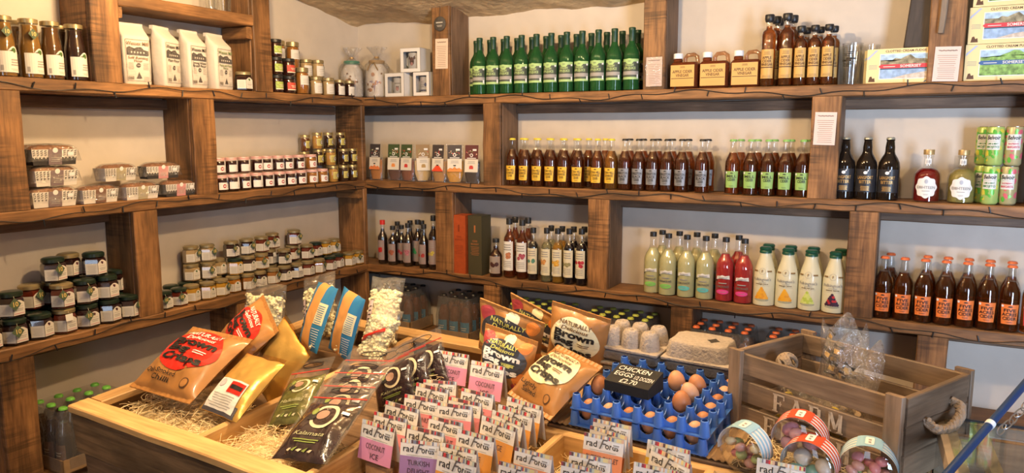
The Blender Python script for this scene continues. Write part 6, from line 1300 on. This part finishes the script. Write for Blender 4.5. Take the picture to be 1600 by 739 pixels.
hdr = [('ci', 683, 548, 730, 556, .085, 'pink coconut ice, at the very back left'), ('ci', 734, 564, 786, 575, .085, 'pink coconut ice, in front of the navy crisp bag'), ('ci2', 662, 594, 710, 598, .075, 'rose, barely showing in the third row'), ('ci2', 648, 599, 698, 611, .075, 'rose, left of the third row'), ('ci2', 719, 607, 769, 619, .075, 'rose, below the coconut ice card by the crisps'),
    ('ci2', 699, 621, 750, 632, .065, 'rose, half covered in the middle row'), ('ci2', 630, 617, 685, 627, .07, 'rose, second in the middle row'), ('ci2', 683, 630, 735, 637, .07, 'rose, right of the middle row'), ('ci2', 599, 627, 652, 642, .065, 'rose, third from the front in the left column'), ('ci2', 582, 644, 633, 657, .065, 'rose, second from the front in the left column'),
    ('ci', 563, 656, 614, 672, .06, 'pink coconut ice, frontmost on the left'), ('ci2', 668, 650, 720, 663, .065, 'rose, in the middle column'), ('ci2', 634, 665, 691, 679, .06, 'rose, just behind the purple card'), ('td', 625, 687, 684, 694, .06, 'purple turkish delight, at the front'), ('fu', 712, 671, 770, 687, .065, 'orange, centre with a full card'),
    ('fu', 687, 693, 743, 707, .05, 'orange, squeezed behind the front centre card'), ('fu', 681, 706, 742, 726, .05, 'orange, front centre cut by the picture edge'), ('fu', 790, 621, 844, 637, .06, 'orange, rearmost of the four in a column'), ('fu', 776, 633, 830, 649, .06, 'orange, third from the front of the four'), ('fu', 765, 641, 815, 664, .06, 'orange, second from the front of the four'), ('fu', 749, 650, 804, 671, .06, 'orange, first of the four in a column'),
    ('bt', 803, 700, 860, 715, .05, 'salmon, front row right of centre'), ('bt', 778, 722, 836, 738, .04, 'salmon, lowest at the picture edge'), ('bt', 926, 655, 984, 668, .07, 'salmon butter tablet, rearmost by the egg tray'), ('bt', 920, 666, 978, 684, .07, 'salmon butter tablet, middle by the egg tray'), ('bt', 912, 677, 973, 690, .07, 'salmon butter tablet, front by the egg tray'), ('bt', 888, 707, 953, 721, .055, 'salmon, below the butter tablet trio'), ('bt', 876, 723, 938, 738, .045, 'salmon, at the lower picture edge right of centre'),
    ('ye', 1010, 688, 1076, 706, .055, 'yellow, rear one before the egg tray'), ('ye', 1014, 697, 1076, 728, .05, 'yellow, front one before the egg tray'), ('ye', 992, 724, 1054, 738, .045, 'yellow, at the lower picture edge'), ('ye', 1186, 718, 1254, 732, .06, 'yellow, alone before the sweet tubs')]
for k, x0, y0, x1, y1, wt, w_ in hdr:
    A_, B_ = tpx(x0, y0, wt), tpx(x1, y1, wt); mid = (A_+B_)/2; Xd = (B_-A_).normalized(); rz = atan2(Xd.dot(TV), Xd.dot(TU)); q = mid-TO; sc = max(.9, min(1.06, (B_-A_).length/.104))
    spawn('sweet_bag', HB[k], tm(q.dot(TU), q.dot(TV), wt-.088*sc, rz, -.10, 0, sc), 'sweet bag with striped header, '+w_, 'sweet bag', GH)
# ------------------------------------------------------------------ eggs, trays and cartons
EGGS = [mat('eggshell_%d' % i, c, .45, bump=.05, bscale=300) for i, c in enumerate(((.52, .22, .10), (.60, .29, .15), (.46, .18, .075), (.66, .38, .24)))]
def egg_mesh(m):
    k = MB(); n = 12; pr = [(0, -.0275)]
    for i in range(1, n): t = pi*i/n; z = -cos(t); pr.append((.0222*sin(t)*(1-.13*z), .0275*z))
    k.lathe(pr+[(0, .0275)], m, 18); return k.mesh('egg')
EM = [egg_mesh(m) for m in EGGS]
TB = mat('tray_blue', (.055, .165, .56), .38, coat=.15)
NU, NV, PU, PV = 6, 6, .0535, .0565
def egg_tray():
    t = MB(); h = .038; W_, D_ = NU*PU, NV*PV
    post = [(.0068, h), (.0092, h-.001), (.0112, h*.6), (.0135, 0), (.0115, 0), (.0085, h*.6), (.0065, h-.003)]
    for i in range(NU+1):
        for j in range(NV+1): t.lathe(post, TB, 10, Matrix.Translation((i*PU, j*PV, 0)))
    def rib(p, q, low):
        n = 8; P = Vector(p); Q = Vector(q); d = (Q-P).normalized(); nn = Vector((-d.y, d.x, 0))*.0011
        top = lambda a: h*.84-(h*.46)*sin(pi*a)**1.4
        bot = lambda a: max(0, low*h*sin(pi*a)**.6)
        for a0, a1 in [(i/n, (i+1)/n) for i in range(n)]:
            A_, B_ = P.lerp(Q, a0), P.lerp(Q, a1); vs_ = []
            for c, a in ((A_, a0), (B_, a1)):
                for s in (-1, 1):
                    zb = min(bot(a), top(a)-.004)
                    vs_ += [(c+nn*s+Vector((0, 0, zb)))[:], (c+nn*s+Vector((0, 0, top(a))))[:]]
            t.add(vs_, [(0, 4, 5, 1), (2, 3, 7, 6), (1, 5, 7, 3), (0, 2, 6, 4)], TB)
    for j in range(NV+1):
        for i in range(NU): rib((i*PU, j*PV, 0), ((i+1)*PU, j*PV, 0), .10)
    for i in range(NU+1):
        for j in range(NV): rib((i*PU, j*PV, 0), (i*PU, (j+1)*PV, 0), .10)
    # foot flange all round
    for a in ((-.012, W_+.012, -.012, .004), (-.012, W_+.012, D_-.004, D_+.012), (-.012, .004, 0, D_), (W_-.004, W_+.012, 0, D_)): t.box(a[0], a[1], a[2], a[3], 0, .003, TB)
    return t.mesh('egg_tray')
ET = egg_tray(); EU, EV = 1.312, .545
COR = mat('corrugated_card', (.42, .26, .13), .75)
k = MB(); k.grid(140, 1, lambda a, b: tp(1.20+.50*a, .535+.36*b, .0025+.0022*sin(a*2*pi*32))[:], COR); k.grid(140, 1, lambda a, b: tp(1.20+.50*a, .535+.36*(1-b), .0012+.0022*sin(a*2*pi*32))[:], COR)
o = link('corrugated_sheet', k.mesh('corrugated_sheet')); setp(o, 'corrugated brown cardboard sheet under the blue egg trays', 'cardboard')
for lv, lab in ((0, 'lower'), (1, 'upper')):
    o = link('egg_tray', ET, None, tm(EU+.004*lv, EV+.002*lv, .006+lv*.042, -.01)); setp(o, 'blue plastic egg tray, the %s of the two stacked' % lab, 'egg tray', 'blue egg trays')
def egg(i, j, lv, lab, rx=0, ry=0, dw=0):
    u_, v_ = EU+(i+.5)*PU, EV+(j+.5)*PV; me = EM[(i*3+j*5+lv) % 4]
    o = link('egg', me, None, tm(u_, v_, .006+lv*.042+.0315+dw, i*1.3, rx, ry)); setp(o, lab, 'egg', 'brown eggs in the blue trays')
for i in range(NU): egg(i, 0, 0, 'brown egg in the lower tray, %s along the front row' % ordn(i, NU))
for j in range(1, NV): egg(NU-1, j, 0, 'brown egg in the lower tray, %s along the right-hand side' % (ORD[j]+' from front'))
for j in range(1, 3): egg(0, j, 0, 'brown egg in the lower tray, %s on the left-hand side' % (ORD[j]+' from front'))
egg(0, 1, 1, 'brown egg alone on the left of the upper tray'); egg(3, 3, 1, 'brown egg at the back behind the price sign', .2); egg(4, 2, 1, 'brown egg right of the price sign, rear one', .3); egg(4, 1, 1, 'big brown egg right of the price sign, nearest'); egg(4, 3, 1, 'brown egg between the two beside the sign', .2)
# chalk sign
SLATE = mat('sign_black', (.010, .010, .011), .75); CHALK = mat('chalk', (.72, .70, .66), .7)
k = MB(); wS, dS, hS = .120, .078, .030
vs_ = [(-wS/2, -dS/2, 0), (wS/2, -dS/2, 0), (wS/2, dS/2, 0), (-wS/2, dS/2, 0), (-wS/2, -dS/2, hS*.85), (wS/2, -dS/2, hS*.85), (wS/2, dS/2, hS*1.45), (-wS/2, dS/2, hS*1.45)]
k.add(vs_, [(3, 2, 1, 0), (4, 5, 6, 7), (0, 1, 5, 4), (1, 2, 6, 5), (2, 3, 7, 6), (3, 0, 4, 7)], SLATE)
t = MB(); top = lambda x, s: (x, -dS/2+s*dS, hS*.85+s*hS*.60+.0008)
t.text('CHICKEN', .30, -.008, .68, top, CHALK, .010, width=.088, shear=.02); t.text('EGGS', .30, -.026, .38, top, CHALK, .010, width=.050); t.text('1/2 DOZEN', .26, .030, .34, top, CHALK, .010, width=.050); t.text('£2.70', .30, 0, .06, top, CHALK, .010, width=.046)
spawn('price_sign', [('block', k.mesh('block', 0), None), ('chalk_lettering', t.mesh('chalk_lettering', 0), None)], tm(1.432, .628, .0875, -.10), 'black chalk price sign for eggs resting on the blue tray', 'sign')
PULP = mat('pulp_grey', (.40, .34, .29), .9, bump=.5, bscale=140, vary=.1); PULPD = mat('pulp_dark', (.22, .20, .19), .9, bump=.5, bscale=140)
def carton_box(mode):
    # egg carton for six, 0.165 x 0.112: mode 0 upside down with six cups, mode 1 with a flat-topped lid
    W_, D_ = .166, .112; b = MB()
    b.rbox(-W_/2, W_/2, -D_/2, D_/2, 0, .036, .018, PULPD)
    P = [('base', b.mesh('base'), None)]; r = MB(); r.rbox(-W_/2-.004, W_/2+.004, -D_/2-.004, D_/2+.004, .034, .042, .0035, PULP); P.append(('rim', r.mesh('rim'), None))
    if mode == 0:
        for i in range(3):
            for j in range(2):
                c = MB(); c.lathe([(.0272, 0), (.0262, .012), (.0225, .036), (.0175, .047), (.0125, .0485), (.0110, .0465), (.0065, .0465), (.0055, .0485), (0, .0485)], PULP, 8, ph=pi/8); P.append(('cup', c.mesh('cup', 50), None, Matrix.Translation(((i-1)*.053, (j-.5)*.053, .041))))
    elif mode == 1:
        l = MB(); ns = 40
        def ring(z, k, wv):
            out = []
            for i in range(ns):
                a = 2*pi*i/ns; cx = abs(cos(a))**.4*(1 if cos(a) > 0 else -1); cy = abs(sin(a))**.4*(1 if sin(a) > 0 else -1); kk = k*(1-wv*(.5+.5*cos(10*a))); out.append((W_/2*cx*kk, D_/2*cy*kk, z))
            return out
        R_ = [ring(.040, 1, 0), ring(.058, .97, .02), ring(.072, .93, .05), ring(.080, .90, .05), ring(.0815, .86, .05)]; vs_ = sum(R_, []); fs = []
        for q in range(4): fs += [(q*ns+i, q*ns+(i+1) % ns, (q+1)*ns+(i+1) % ns, (q+1)*ns+i) for i in range(ns)]
        fs.append(tuple(range(4*ns, 5*ns))); l.add(vs_, fs, PULP); P.append(('lid', l.mesh('lid', 50), None))
        s = MB(); s.poly([(-.017, 0), (-.009, .006), (0, .018), (.009, .007), (.017, 0), (.008, -.007), (0, -.018), (-.008, -.007)], lambda x, y: (x+.030, y, .0821), mat('slot_dark', (.035, .03, .028), .9)); P.append(('slot', s.mesh('slot', 0), 'lid'))
    return P
CB0, CB1, CB2 = carton_box(0), carton_box(1), carton_box(2)
for pr, u_, v_, w_, rz, lab in ((CB2, 1.315, .928, -.0, .0, 'grey pulp egg carton base under the upturned carton'), (CB0, 1.312, .925, .0465, -.06, 'grey pulp egg carton with six upturned cups on top'), (CB2, 1.502, .925, -.0, .0, 'grey pulp egg carton base under the slotted carton'), (CB1, 1.506, .922, .0465, -.02, 'grey pulp egg carton with slotted lid, upper right')):
    spawn('egg_carton', pr, tm(u_, v_, w_+.0008, rz, 0, 0, 1.08), lab, 'egg carton', 'egg cartons behind the trays')

# ------------------------------------------------------------------ slatted farm crate
CW, CD_, CH = .418, .282, .187
cz = .8935
CMX = Matrix.Translation((2.354, -1.443, cz)) @ Matrix.Rotation(radians(-26.0), 4, 'Z')
crate = bpy.data.objects.new('farm_crate', None); COL.objects.link(crate); crate.matrix_world = CMX; setp(crate, 'weathered slatted wooden crate with painted lettering and rope handle', 'crate'); bpy.context.view_layer.update()
def cboard(name, a, b, w, t, wd, m=CRATEW):
    return board(name, CMX @ Vector(a), CMX @ Vector(b), w, t, m, crate, CMX.to_3x3() @ Vector(wd), .001)
SH = (.050, .052, .050); zs = (.030, .092, .158)
front_slats = []
for zc, sh in zip(zs, SH):
    front_slats.append(cboard('slat', (.004, .006, zc), (CW-.004, .006, zc), sh, .010, (0, 0, 1))); cboard('slat', (.004, CD_-.006, zc), (CW-.004, CD_-.006, zc), sh, .010, (0, 0, 1))
for x in (.008, CW-.008):
    for k_ in range(3): cboard('end_board', (x, .014, .032+k_*.061), (x, CD_-.014, .032+k_*.061), .0605, .014, (0, 0, 1))
for x, y in ((.0, -.008), (CW-.036, -.008)): cboard('corner_post', (x+.018, y+.004, .0), (x+.018, y+.004, CH+.004), .036, .014, (1, 0, 0))
for x, y in ((.0, CD_-.006), (CW-.036, CD_-.006)): cboard('corner_post', (x+.018, y+.010, .0), (x+.018, y+.010, CH+.004), .036, .014, (1, 0, 0))
for k_ in range(4): cboard('bottom_board', (.016, .045+k_*.064, .012), (CW-.016, .045+k_*.064, .012), .060, .010, (0, 1, 0))
STEN = mat('stencil_paint', (.52, .42, .32), .7, vary=.12, bscale=200)
def serif(mbx, word, x0, z0, hgt, adv, f, m):
    # slab-serif stencil capitals from strokes
    s = hgt*.17
    def bar(x, z, w, h_): mbx.rect(x, x+w, z, z+h_, f, m, 2)
    def slant(xa, za, xb, zb, t): mbx.poly([(xa, za), (xa+t, za), (xb+t, zb), (xb, zb)], f, m)
    x = x0; H_ = hgt; W_ = hgt*.72
    for ch in word:
        if ch == 'F': bar(x+s*.4, z0, s*1.2, H_); bar(x, z0, s*2.0, s*.4); bar(x, z0+H_-s*.5, W_, s*.5); bar(x+W_-s*.4, z0+H_-s*1.6, s*.4, s*1.6); bar(x+s, z0+H_*.46, W_*.55, s*.5); bar(x+W_*.62, z0+H_*.36, s*.4, s*1.6)
        elif ch == 'A': slant(x, z0, x+W_*.5-s*.2, z0+H_, s*.6); slant(x+W_-s*.8, z0, x+W_*.5-s*.8, z0+H_, s*1.3); bar(x+W_*.25, z0+H_*.32, W_*.5, s*.5); bar(x-s*.5, z0, s*1.5, s*.4); bar(x+W_-s*1.1, z0, s*2.0, s*.4)
        elif ch == 'R': bar(x+s*.4, z0, s*1.2, H_); bar(x, z0, s*2.0, s*.4); bar(x, z0+H_-s*.5, W_*.8, s*.5); bar(x+s, z0+H_*.45, W_*.6, s*.5); bar(x+W_*.72, z0+H_*.52, s*1.1, H_*.40); slant(x+W_-s*.6, z0, x+W_*.42, z0+H_*.48, s*1.2); bar(x+W_-s*.6, z0, s*1.6, s*.4)
        elif ch == 'M': bar(x+s*.4, z0, s*.6, H_); bar(x, z0, s*1.5, s*.4); bar(x+W_*1.15-s*1.3, z0, s*1.2, H_); bar(x+W_*1.15-s*1.7, z0, s*2.0, s*.4); slant(x+W_*.5, z0+H_*.15, x+s*.3, z0+H_, s*1.2); slant(x+W_*.5+s*.3, z0+H_*.15, x+W_*1.15-s*1.0, z0+H_, s*.6)
        elif ch == 'E': bar(x+s*.4, z0, s*1.2, H_); bar(x, z0, W_, s*.5); bar(x, z0+H_-s*.5, W_, s*.5); bar(x+s, z0+H_*.46, W_*.55, s*.5); bar(x+W_-s*.4, z0+H_-s*1.5, s*.4, s*1.5); bar(x+W_-s*.4, z0, s*.4, s*1.5)
        elif ch == 'S': bar(x, z0, W_*.8, s*.6); bar(x, z0+H_-s*.6, W_*.8, s*.6); bar(x, z0+H_*.45, W_*.8, s*.7); bar(x, z0+H_*.5, s, H_*.42); bar(x+W_*.8-s, z0+.002, s, H_*.45)
        elif ch == 'H': bar(x+s*.4, z0, s*1.2, H_); bar(x, z0, s*2, s*.4); bar(x, z0+H_-s*.4, s*2, s*.4); bar(x+W_-s*1.2, z0, s*1.2, H_); bar(x+W_-s*1.6, z0, s*2, s*.4); bar(x+W_-s*1.6, z0+H_-s*.4, s*2, s*.4); bar(x+s, z0+H_*.46, W_*.8, s*.5)
        x += W_*adv*(1.25 if ch == 'M' else 1)
bpy.context.view_layer.update()
for word, zc, x0, sl in (('FARM', .092, .122, front_slats[1]), ('FRESH', .030, .100, front_slats[0])):
    x_ = x0
    for ch in word:
        k = MB(); serif(k, ch, x_, zc-.021, .042, 1.50, lambda x, z: (x, -.0022, z), STEN); x_ += .042*.72*1.50*(1.25 if ch == 'M' else 1)
        o = link('letter', k.mesh('letter', 0), sl); o.matrix_local = sl.matrix_local.inverted() @ Matrix()
ROPE = mat('rope', (.34, .26, .19), .85, bump=.6, bscale=120)
k = MB(); P_ = [(CW+.002, .085, .125), (CW+.020, .088, .112), (CW+.030, .110, .106), (CW+.032, .140, .112), (CW+.030, .170, .124), (CW+.020, .190, .138), (CW+.002, .192, .142)]
for st in range(3):
    pts = []
    for i in range(61):
        t_ = i/60*(len(P_)-1); a = min(int(t_), len(P_)-2); q = Vector(P_[a]).lerp(Vector(P_[a+1]), t_-a); ph_ = i*.55+st*2.094; pts.append(q+Vector((cos(ph_)*.0052, 0, sin(ph_)*.0052)))
    k.tube(pts, .0062, ROPE, 7)
o = link('rope_handle', k.mesh('rope_handle'), crate)
# things in the crate
def cput(name, proto, x, y, z, rz, lab, cat, group=None, rx=0, ry=0): return spawn(name, proto, CMX @ TR(x, y, z, rz, rx, ry), lab, cat, group)
BONE = mat('biscuit', (.55, .38, .22), .7, vary=.2, bscale=80)
def treat_bag(w, h, T, seed):
    b, fr = bag_body(w, h, T, seed, CELLO, .014, .10, 24, 26); b.v = [(x*(1-.30*(z/h)**3), y+.018*sin(z/h*7+x*30)*(z/h), z+.020*(z/h)**2*sin(x*70+seed)) for x, y, z in b.v]; P = [('film_bag', b.mesh('film_bag', 80), None)]
    q = MB(); R = random.Random(seed)
    for i in range(4):
        x, z = R.uniform(-.3, .3)*w, R.uniform(.45, .85)*h; a = R.uniform(-.4, .4)
        for dz in (-.012, .012): q.poly([(x+cos(a)*px_-sin(a)*(pz_+dz), z+sin(a)*px_+cos(a)*(pz_+dz)) for px_, pz_ in ((-.014, -.004), (-.010, -.001), (.010, -.001), (.014, -.004), (.014, .004), (.010, .001), (-.010, .001), (-.014, .004))], on(fr, .002), BLACK, 2)
        q.poly([(x+cos(a)*px_-sin(a)*pz_, z+sin(a)*px_+cos(a)*pz_) for px_, pz_ in ((-.008, -.005), (.008, -.005), (.008, .005), (-.008, .005))], on(fr, .0015), KRAFT, 1)
    P.append(('print', q.mesh('print', 0), 'film_bag')); c = MB()
    for i in range(14): c.lathe([(0, -.012), (.008, -.011), (.0095, 0), (.008, .011), (0, .012)], BONE, 8, Matrix.Translation((R.uniform(-.3, .3)*w, R.uniform(-.3, .3)*T, R.uniform(.06, .35)*h)) @ Matrix.Rotation(R.uniform(0, 3), 4, 'X'))
    P.append(('biscuits', c.mesh('biscuits'), None)); return P
o = cput('treat_bag', treat_bag(.17, .215, .035, 3), .195, .13, .018, .10, 'crinkled clear bag with bone print standing in the crate', 'bag', 'treat bags', -.15, .12)
o2 = cput('treat_bag', treat_bag(.14, .24, .03, 8), .165, .20, .018, -.05, 'taller crinkled clear bag at the back of the crate', 'bag', 'treat bags', -.05, -.02)
for q in (o, o2):
    for c in q.children:
        if c.name.startswith('biscuits'): c['kind'] = 'stuff'
k = MB(); R = random.Random(4)
for i in range(9):
    ax = Vector((R.uniform(-1, 1), R.uniform(-1, 1), R.uniform(-1, 1))).normalized(); a = ax.orthogonal().normalized(); b = ax.cross(a); k.tube([(a*cos(t_)+b*sin(t_))*.022 for t_ in [2*pi*j/16 for j in range(16)]], .0045, ROPE, 6, closed=True)
bl = k.mesh('ball'); k = MB(); k.tube([(0, 0, -.018), (.008, -.004, -.045), (.002, .006, -.075), (.010, 0, -.10)], .010, ROPE, 8); tl = k.mesh('tail')
cput('rope_toy', [('knot', bl, None), ('tail', tl, None)], .075, .115, .150, 0, 'knotted natural rope toy sticking up inside the crate', 'rope toy')
k = MB(); b, fr = bag_body(.20, .10, .035, 12, CELLO, .008, .05); k2 = MB(); R = random.Random(8)
for i in range(26): k2.lathe([(0, -.015), (.009, -.012), (.012, 0), (.009, .012), (0, .015)], R.choice([mat('treat_brown', (.16, .07, .04), .6), mat('treat_tan', (.42, .24, .14), .6), mat('treat_yellow', (.62, .45, .05), .6)]), 8, Matrix.Translation((R.uniform(-.085, .085), R.uniform(-.022, .022), R.uniform(.012, .080))) @ Matrix.Rotation(R.uniform(0, 3), 4, 'Y'))
o = cput('treat_bag', [('film_bag', b.mesh('film_bag', 60), None), ('chews', k2.mesh('chews'), None)], .19, .055, .018, .0, 'low clear bag of brown chews behind the front slats', 'bag', 'treat bags')
for c in o.children:
    if c.name.startswith('chews'): c['kind'] = 'stuff'

# ------------------------------------------------------------------ sweet tubs
def tub(col, sweets, seed):
    r, d = .053, .044; sh = MB(); M = Matrix.Rotation(pi/2, 4, 'X')
    sh.lathe([(0, d/2+.010), (r*.5, d/2+.0085), (r*.85, d/2+.003), (r*.97, d/2-.002), (r, d/2-.006), (r, -d/2+.006), (r*.97, -d/2+.002), (r*.85, -d/2-.003), (r*.5, -d/2-.0085), (0, -d/2-.010)], GLASS, 36, M)
    bd = MB(); cm = mat('band_'+col[0], col[1], .5); R2 = r+.0012
    def mp(o): return lambda s, y: ((R2+o)*sin(s/R2), y, (R2+o)*cos(s/R2))
    L_ = R2*1.75
    bd.rect(-L_, L_, -.022, .022, mp(0), WHITE, 40)
    for i in range(4): y = -.0195+i*.0110; bd.rect(-L_, L_, y, y+.0055, mp(.0006), cm, 40)
    bd.rect(-.024, .024, -.0222, .0222, mp(.0012), cm, 8)
    st = MB(); st.poly([(-.006, -.015), (.006, -.015), (.008, -.012), (.008, .012), (.006, .015), (-.006, .015), (-.008, .012), (-.008, -.012)], mp(.002), STICK); st.lines(-.003, .003, -.010, .010, 2, mp(.0028), GREY, .5, 1)
    P = [('tub', sh.mesh('tub'), None), ('paper_band', bd.mesh('paper_band', 0), None), ('price_sticker', st.mesh('price_sticker', 0), 'paper_band')]
    R = random.Random(seed); n = 0; pl = []
    for tr in range(400):
        if len(pl) >= (12 if len(sweets) > 3 else 5): break
        q = (R.uniform(-.032, .032), R.uniform(-.013, .013), R.uniform(-.036, .016)); rr = .0125 if len(sweets) > 3 else .019
        if q[0]**2+q[2]**2 > (r-rr)**2: continue
        if any((q[0]-p[0])**2+(q[1]-p[1])**2+(q[2]-p[2])**2 < (rr*1.45)**2 for p in pl): continue
        pl.append(q); s = MB(); s.lathe([(0, -rr*.75), (rr*.6, -rr*.62), (rr*.95, -rr*.25), (rr, 0), (rr*.95, rr*.25), (rr*.6, rr*.62), (0, rr*.75)], R.choice(sweets), 14, Matrix.Rotation(R.uniform(-.7, .7), 4, 'X') @ Matrix.Rotation(R.uniform(-.7, .7), 4, 'Y')); P.append(('sweet', s.mesh('sweet'), None, Matrix.Translation(q)))
    return P
SW = lambda n, c: mat('sweet_'+n, c, .3, coat=.3)
MIXA = [SW('pink', (.72, .26, .28)), SW('cream', (.75, .62, .40)), SW('green', (.42, .55, .26)), SW('rose', (.70, .38, .34))]; MIXB = [SW('babypink', (.75, .34, .42)), SW('candy', (.72, .40, .46))]; MIXC = [SW('teal', (.22, .46, .42)), SW('pearl', (.66, .55, .46))]
BLUB = ('skyblue', (.30, .52, .68)); REDB = ('tomato', (.70, .08, .03))
for px, py, wt, col, sw, rz, rx, lab in ((1164, 700, .048, BLUB, MIXA, -.30, .04, 'round clear sweet tub with blue striped band, by the egg tray'), (1266, 722, .052, REDB, MIXC, -.10, .04, 'round clear sweet tub with red striped band, in front'), (1250, 684, .082, REDB, MIXB, -.05, .04, 'round clear sweet tub with red band and pink sweets, behind'), (1357, 728, .055, BLUB, MIXA, .05, .04, 'round clear sweet tub with blue striped band, at the crate corner')):
    u_, v_ = tuv(px, py, wt); spawn('sweet_tub', tub(col, sw, int(px)), tm(u_, v_, wt, rz, rx), lab, 'sweet tub', 'sweet tubs before the crate')

# ------------------------------------------------------------------ glass-topped counter and blue rail on the right
CF = mat('counter_frame', (.36, .29, .22), .45); CI_ = mat('counter_inside', (.20, .15, .11), .6); STEEL = mat('steel', (.55, .55, .56), .3, metal=.9); GL2 = thin('counter_glass', (.90, .93, .92), 1.3, .03)
cz2 = 1.0; q0 = onZ(1474, 655, cz2); q2 = onZ(1500, 748, cz2)
counter = root('glass_counter', (q0.x+.3, q0.y-.3, 0), 'glass-topped display counter with beige frame at the right edge', 'counter'); bpy.context.view_layer.update()
# local frame: X along the back edge, Y from front to back along the left rail
yv = (q0-q2); yv.z = 0; LY = yv.length+.35; yv.normalize(); xv = Vector((yv.y, -yv.x, 0)); CTM = Matrix((xv, yv, Vector((0, 0, 1)))).transposed().to_4x4(); CTM.translation = (q0.x, q0.y, 0)
def cadd(name, mbx, smooth=30): o = link(name, mbx.mesh(name, smooth), counter); o.matrix_local = counter.matrix_world.inverted() @ CTM; return o
WX = .62
k = MB(); k.box(0, WX, -LY, 0, cz2, cz2+.006, GL2); cadd('glass_top', k, 0)
k = MB(); k.box(.02, WX, -.002, .002, cz2+.001, cz2+.008, BLKL); cadd('glass_edge_seal', k, 0)
for a in ((-.012, .020, -LY, .012, cz2-.034, cz2-.002), (.020, WX, .0, .012, cz2-.022, cz2-.002), (.026, WX, -LY, -LY+.03, cz2-.034, cz2-.002), (WX, WX+.03, -LY, .03, cz2-.034, cz2-.002), (.055, .075, -LY+.03, 0, cz2-.030, cz2-.004)):
    k = MB(); k.box(*a, CF); cadd('frame_rail', k, 0)
k = MB(); k.box(0, WX, -LY, .03, .0, .74, CI_); cadd('cabinet', k, 0)
k = MB(); k.box(-.012, .0, -LY+.04, -.01, .74, cz2-.036, GL2); cadd('side_glass', k, 0)
k = MB(); k.box(.03, WX, .010, .028, .74, cz2-.036, OLDPINE); cadd('back_panel', k, 0)
for x, y in ((-.01, .0), (-.01, -LY), (WX, .0), (WX, -LY)):
    k = MB(); k.box(x, x+.03, y, y+.03, .74, cz2-.036, CF); cadd('corner_post', k, 0)
k = MB(); k.lathe([(.13, .742), (.145, .746), (.15, .800), (.142, .802), (.13, .752)], STEEL, 36, Matrix.Translation((.27, -.36, 0))); cadd('steel_pan', k)
k = MB(); k.rbox(.20, .34, -.16, -.06, .742, .84, .01, mat('grey_box', (.36, .33, .33), .5)); cadd('grey_carton', k)
R0, R1 = CAM+ray(1470, 752)*1.28, CAM+ray(1640, 555)*1.50
rail = root('blue_rail', R0, 'blue painted rail with hanging metal chain at the right edge', 'rail'); bpy.context.view_layer.update(); RMI = rail.matrix_world.inverted()
k = MB(); k.tube([R0, R1], .0072, mat('rail_blue', (.008, .036, .125), .35, coat=.3), 14); o = link('rod', k.mesh('rod'), rail); o.matrix_local = RMI
k = MB(); m0 = R0.lerp(R1, .40); k.tube([m0, m0.lerp(R1, .04)], .0086, STICK, 14); o = link('white_tape', k.mesh('white_tape'), rail); o.matrix_local = RMI
chain0, chain1 = R0.lerp(R1, .42)+Vector((.012, 0, -.016)), R0.lerp(R1, .86)+Vector((.016, 0, -.010))
for i in range(8):
    a = chain0.lerp(chain1, i/8); b = chain0.lerp(chain1, (i+1.25)/8); d_ = (b-a); c_ = (a+b)/2+Vector((0, 0, -.012*sin(pi*(i+.5)/8))); X_ = d_.normalized(); Y_ = (UP if i % 2 else FW).cross(X_).normalized()
    k = MB(); k.tube([c_+X_*cos(t_)*d_.length*.52+Y_*sin(t_)*.0065 for t_ in [2*pi*j/14 for j in range(14)]], .0013, STEEL, 6, closed=True); o = link('chain_link', k.mesh('chain_link'), rail); o.matrix_local = RMI

# ------------------------------------------------------------------ keep neighbours on the shelves from touching
items = []
for o in list(COL.objects):
    if o.parent or o.type != 'EMPTY' or o.get('category') not in ('bottle', 'jar', 'can', 'glass'): continue
    sc = o.scale[0]; r = 0
    for c in o.children:
        if c.name.split('.')[0] in ('glass', 'can_body', 'pot', 'cellophane', 'lid', 'drink', 'preserve') and c.type == 'MESH':
            r = max([r]+[max(v.co.x, v.co.y)*sc for v in c.data.vertices if v.co.z < .16])
    if r: items.append([o, r, o.location.z])
for it in range(60):
    moved = False
    for i, (a, ra, za) in enumerate(items):
        for b, rb, zb in items[i+1:]:
            if abs(za-zb) > .03: continue
            dx, dy = b.location.x-a.location.x, b.location.y-a.location.y; need = ra+rb+.0006; d2 = dx*dx+dy*dy
            if d2 >= need*need: continue
            moved = True; back_row = a.location.y > -.2 and a.location.x > .16
            if back_row:
                g = sqrt(max(0, need*need-dy*dy))-abs(dx); s_ = 1 if dx >= 0 else -1; a.location.x -= s_*g*.5; b.location.x += s_*g*.5
            else:
                g = sqrt(max(0, need*need-dx*dx))-abs(dy); s_ = 1 if dy >= 0 else -1; a.location.y -= s_*g*.5; b.location.y += s_*g*.5
    if not moved: break
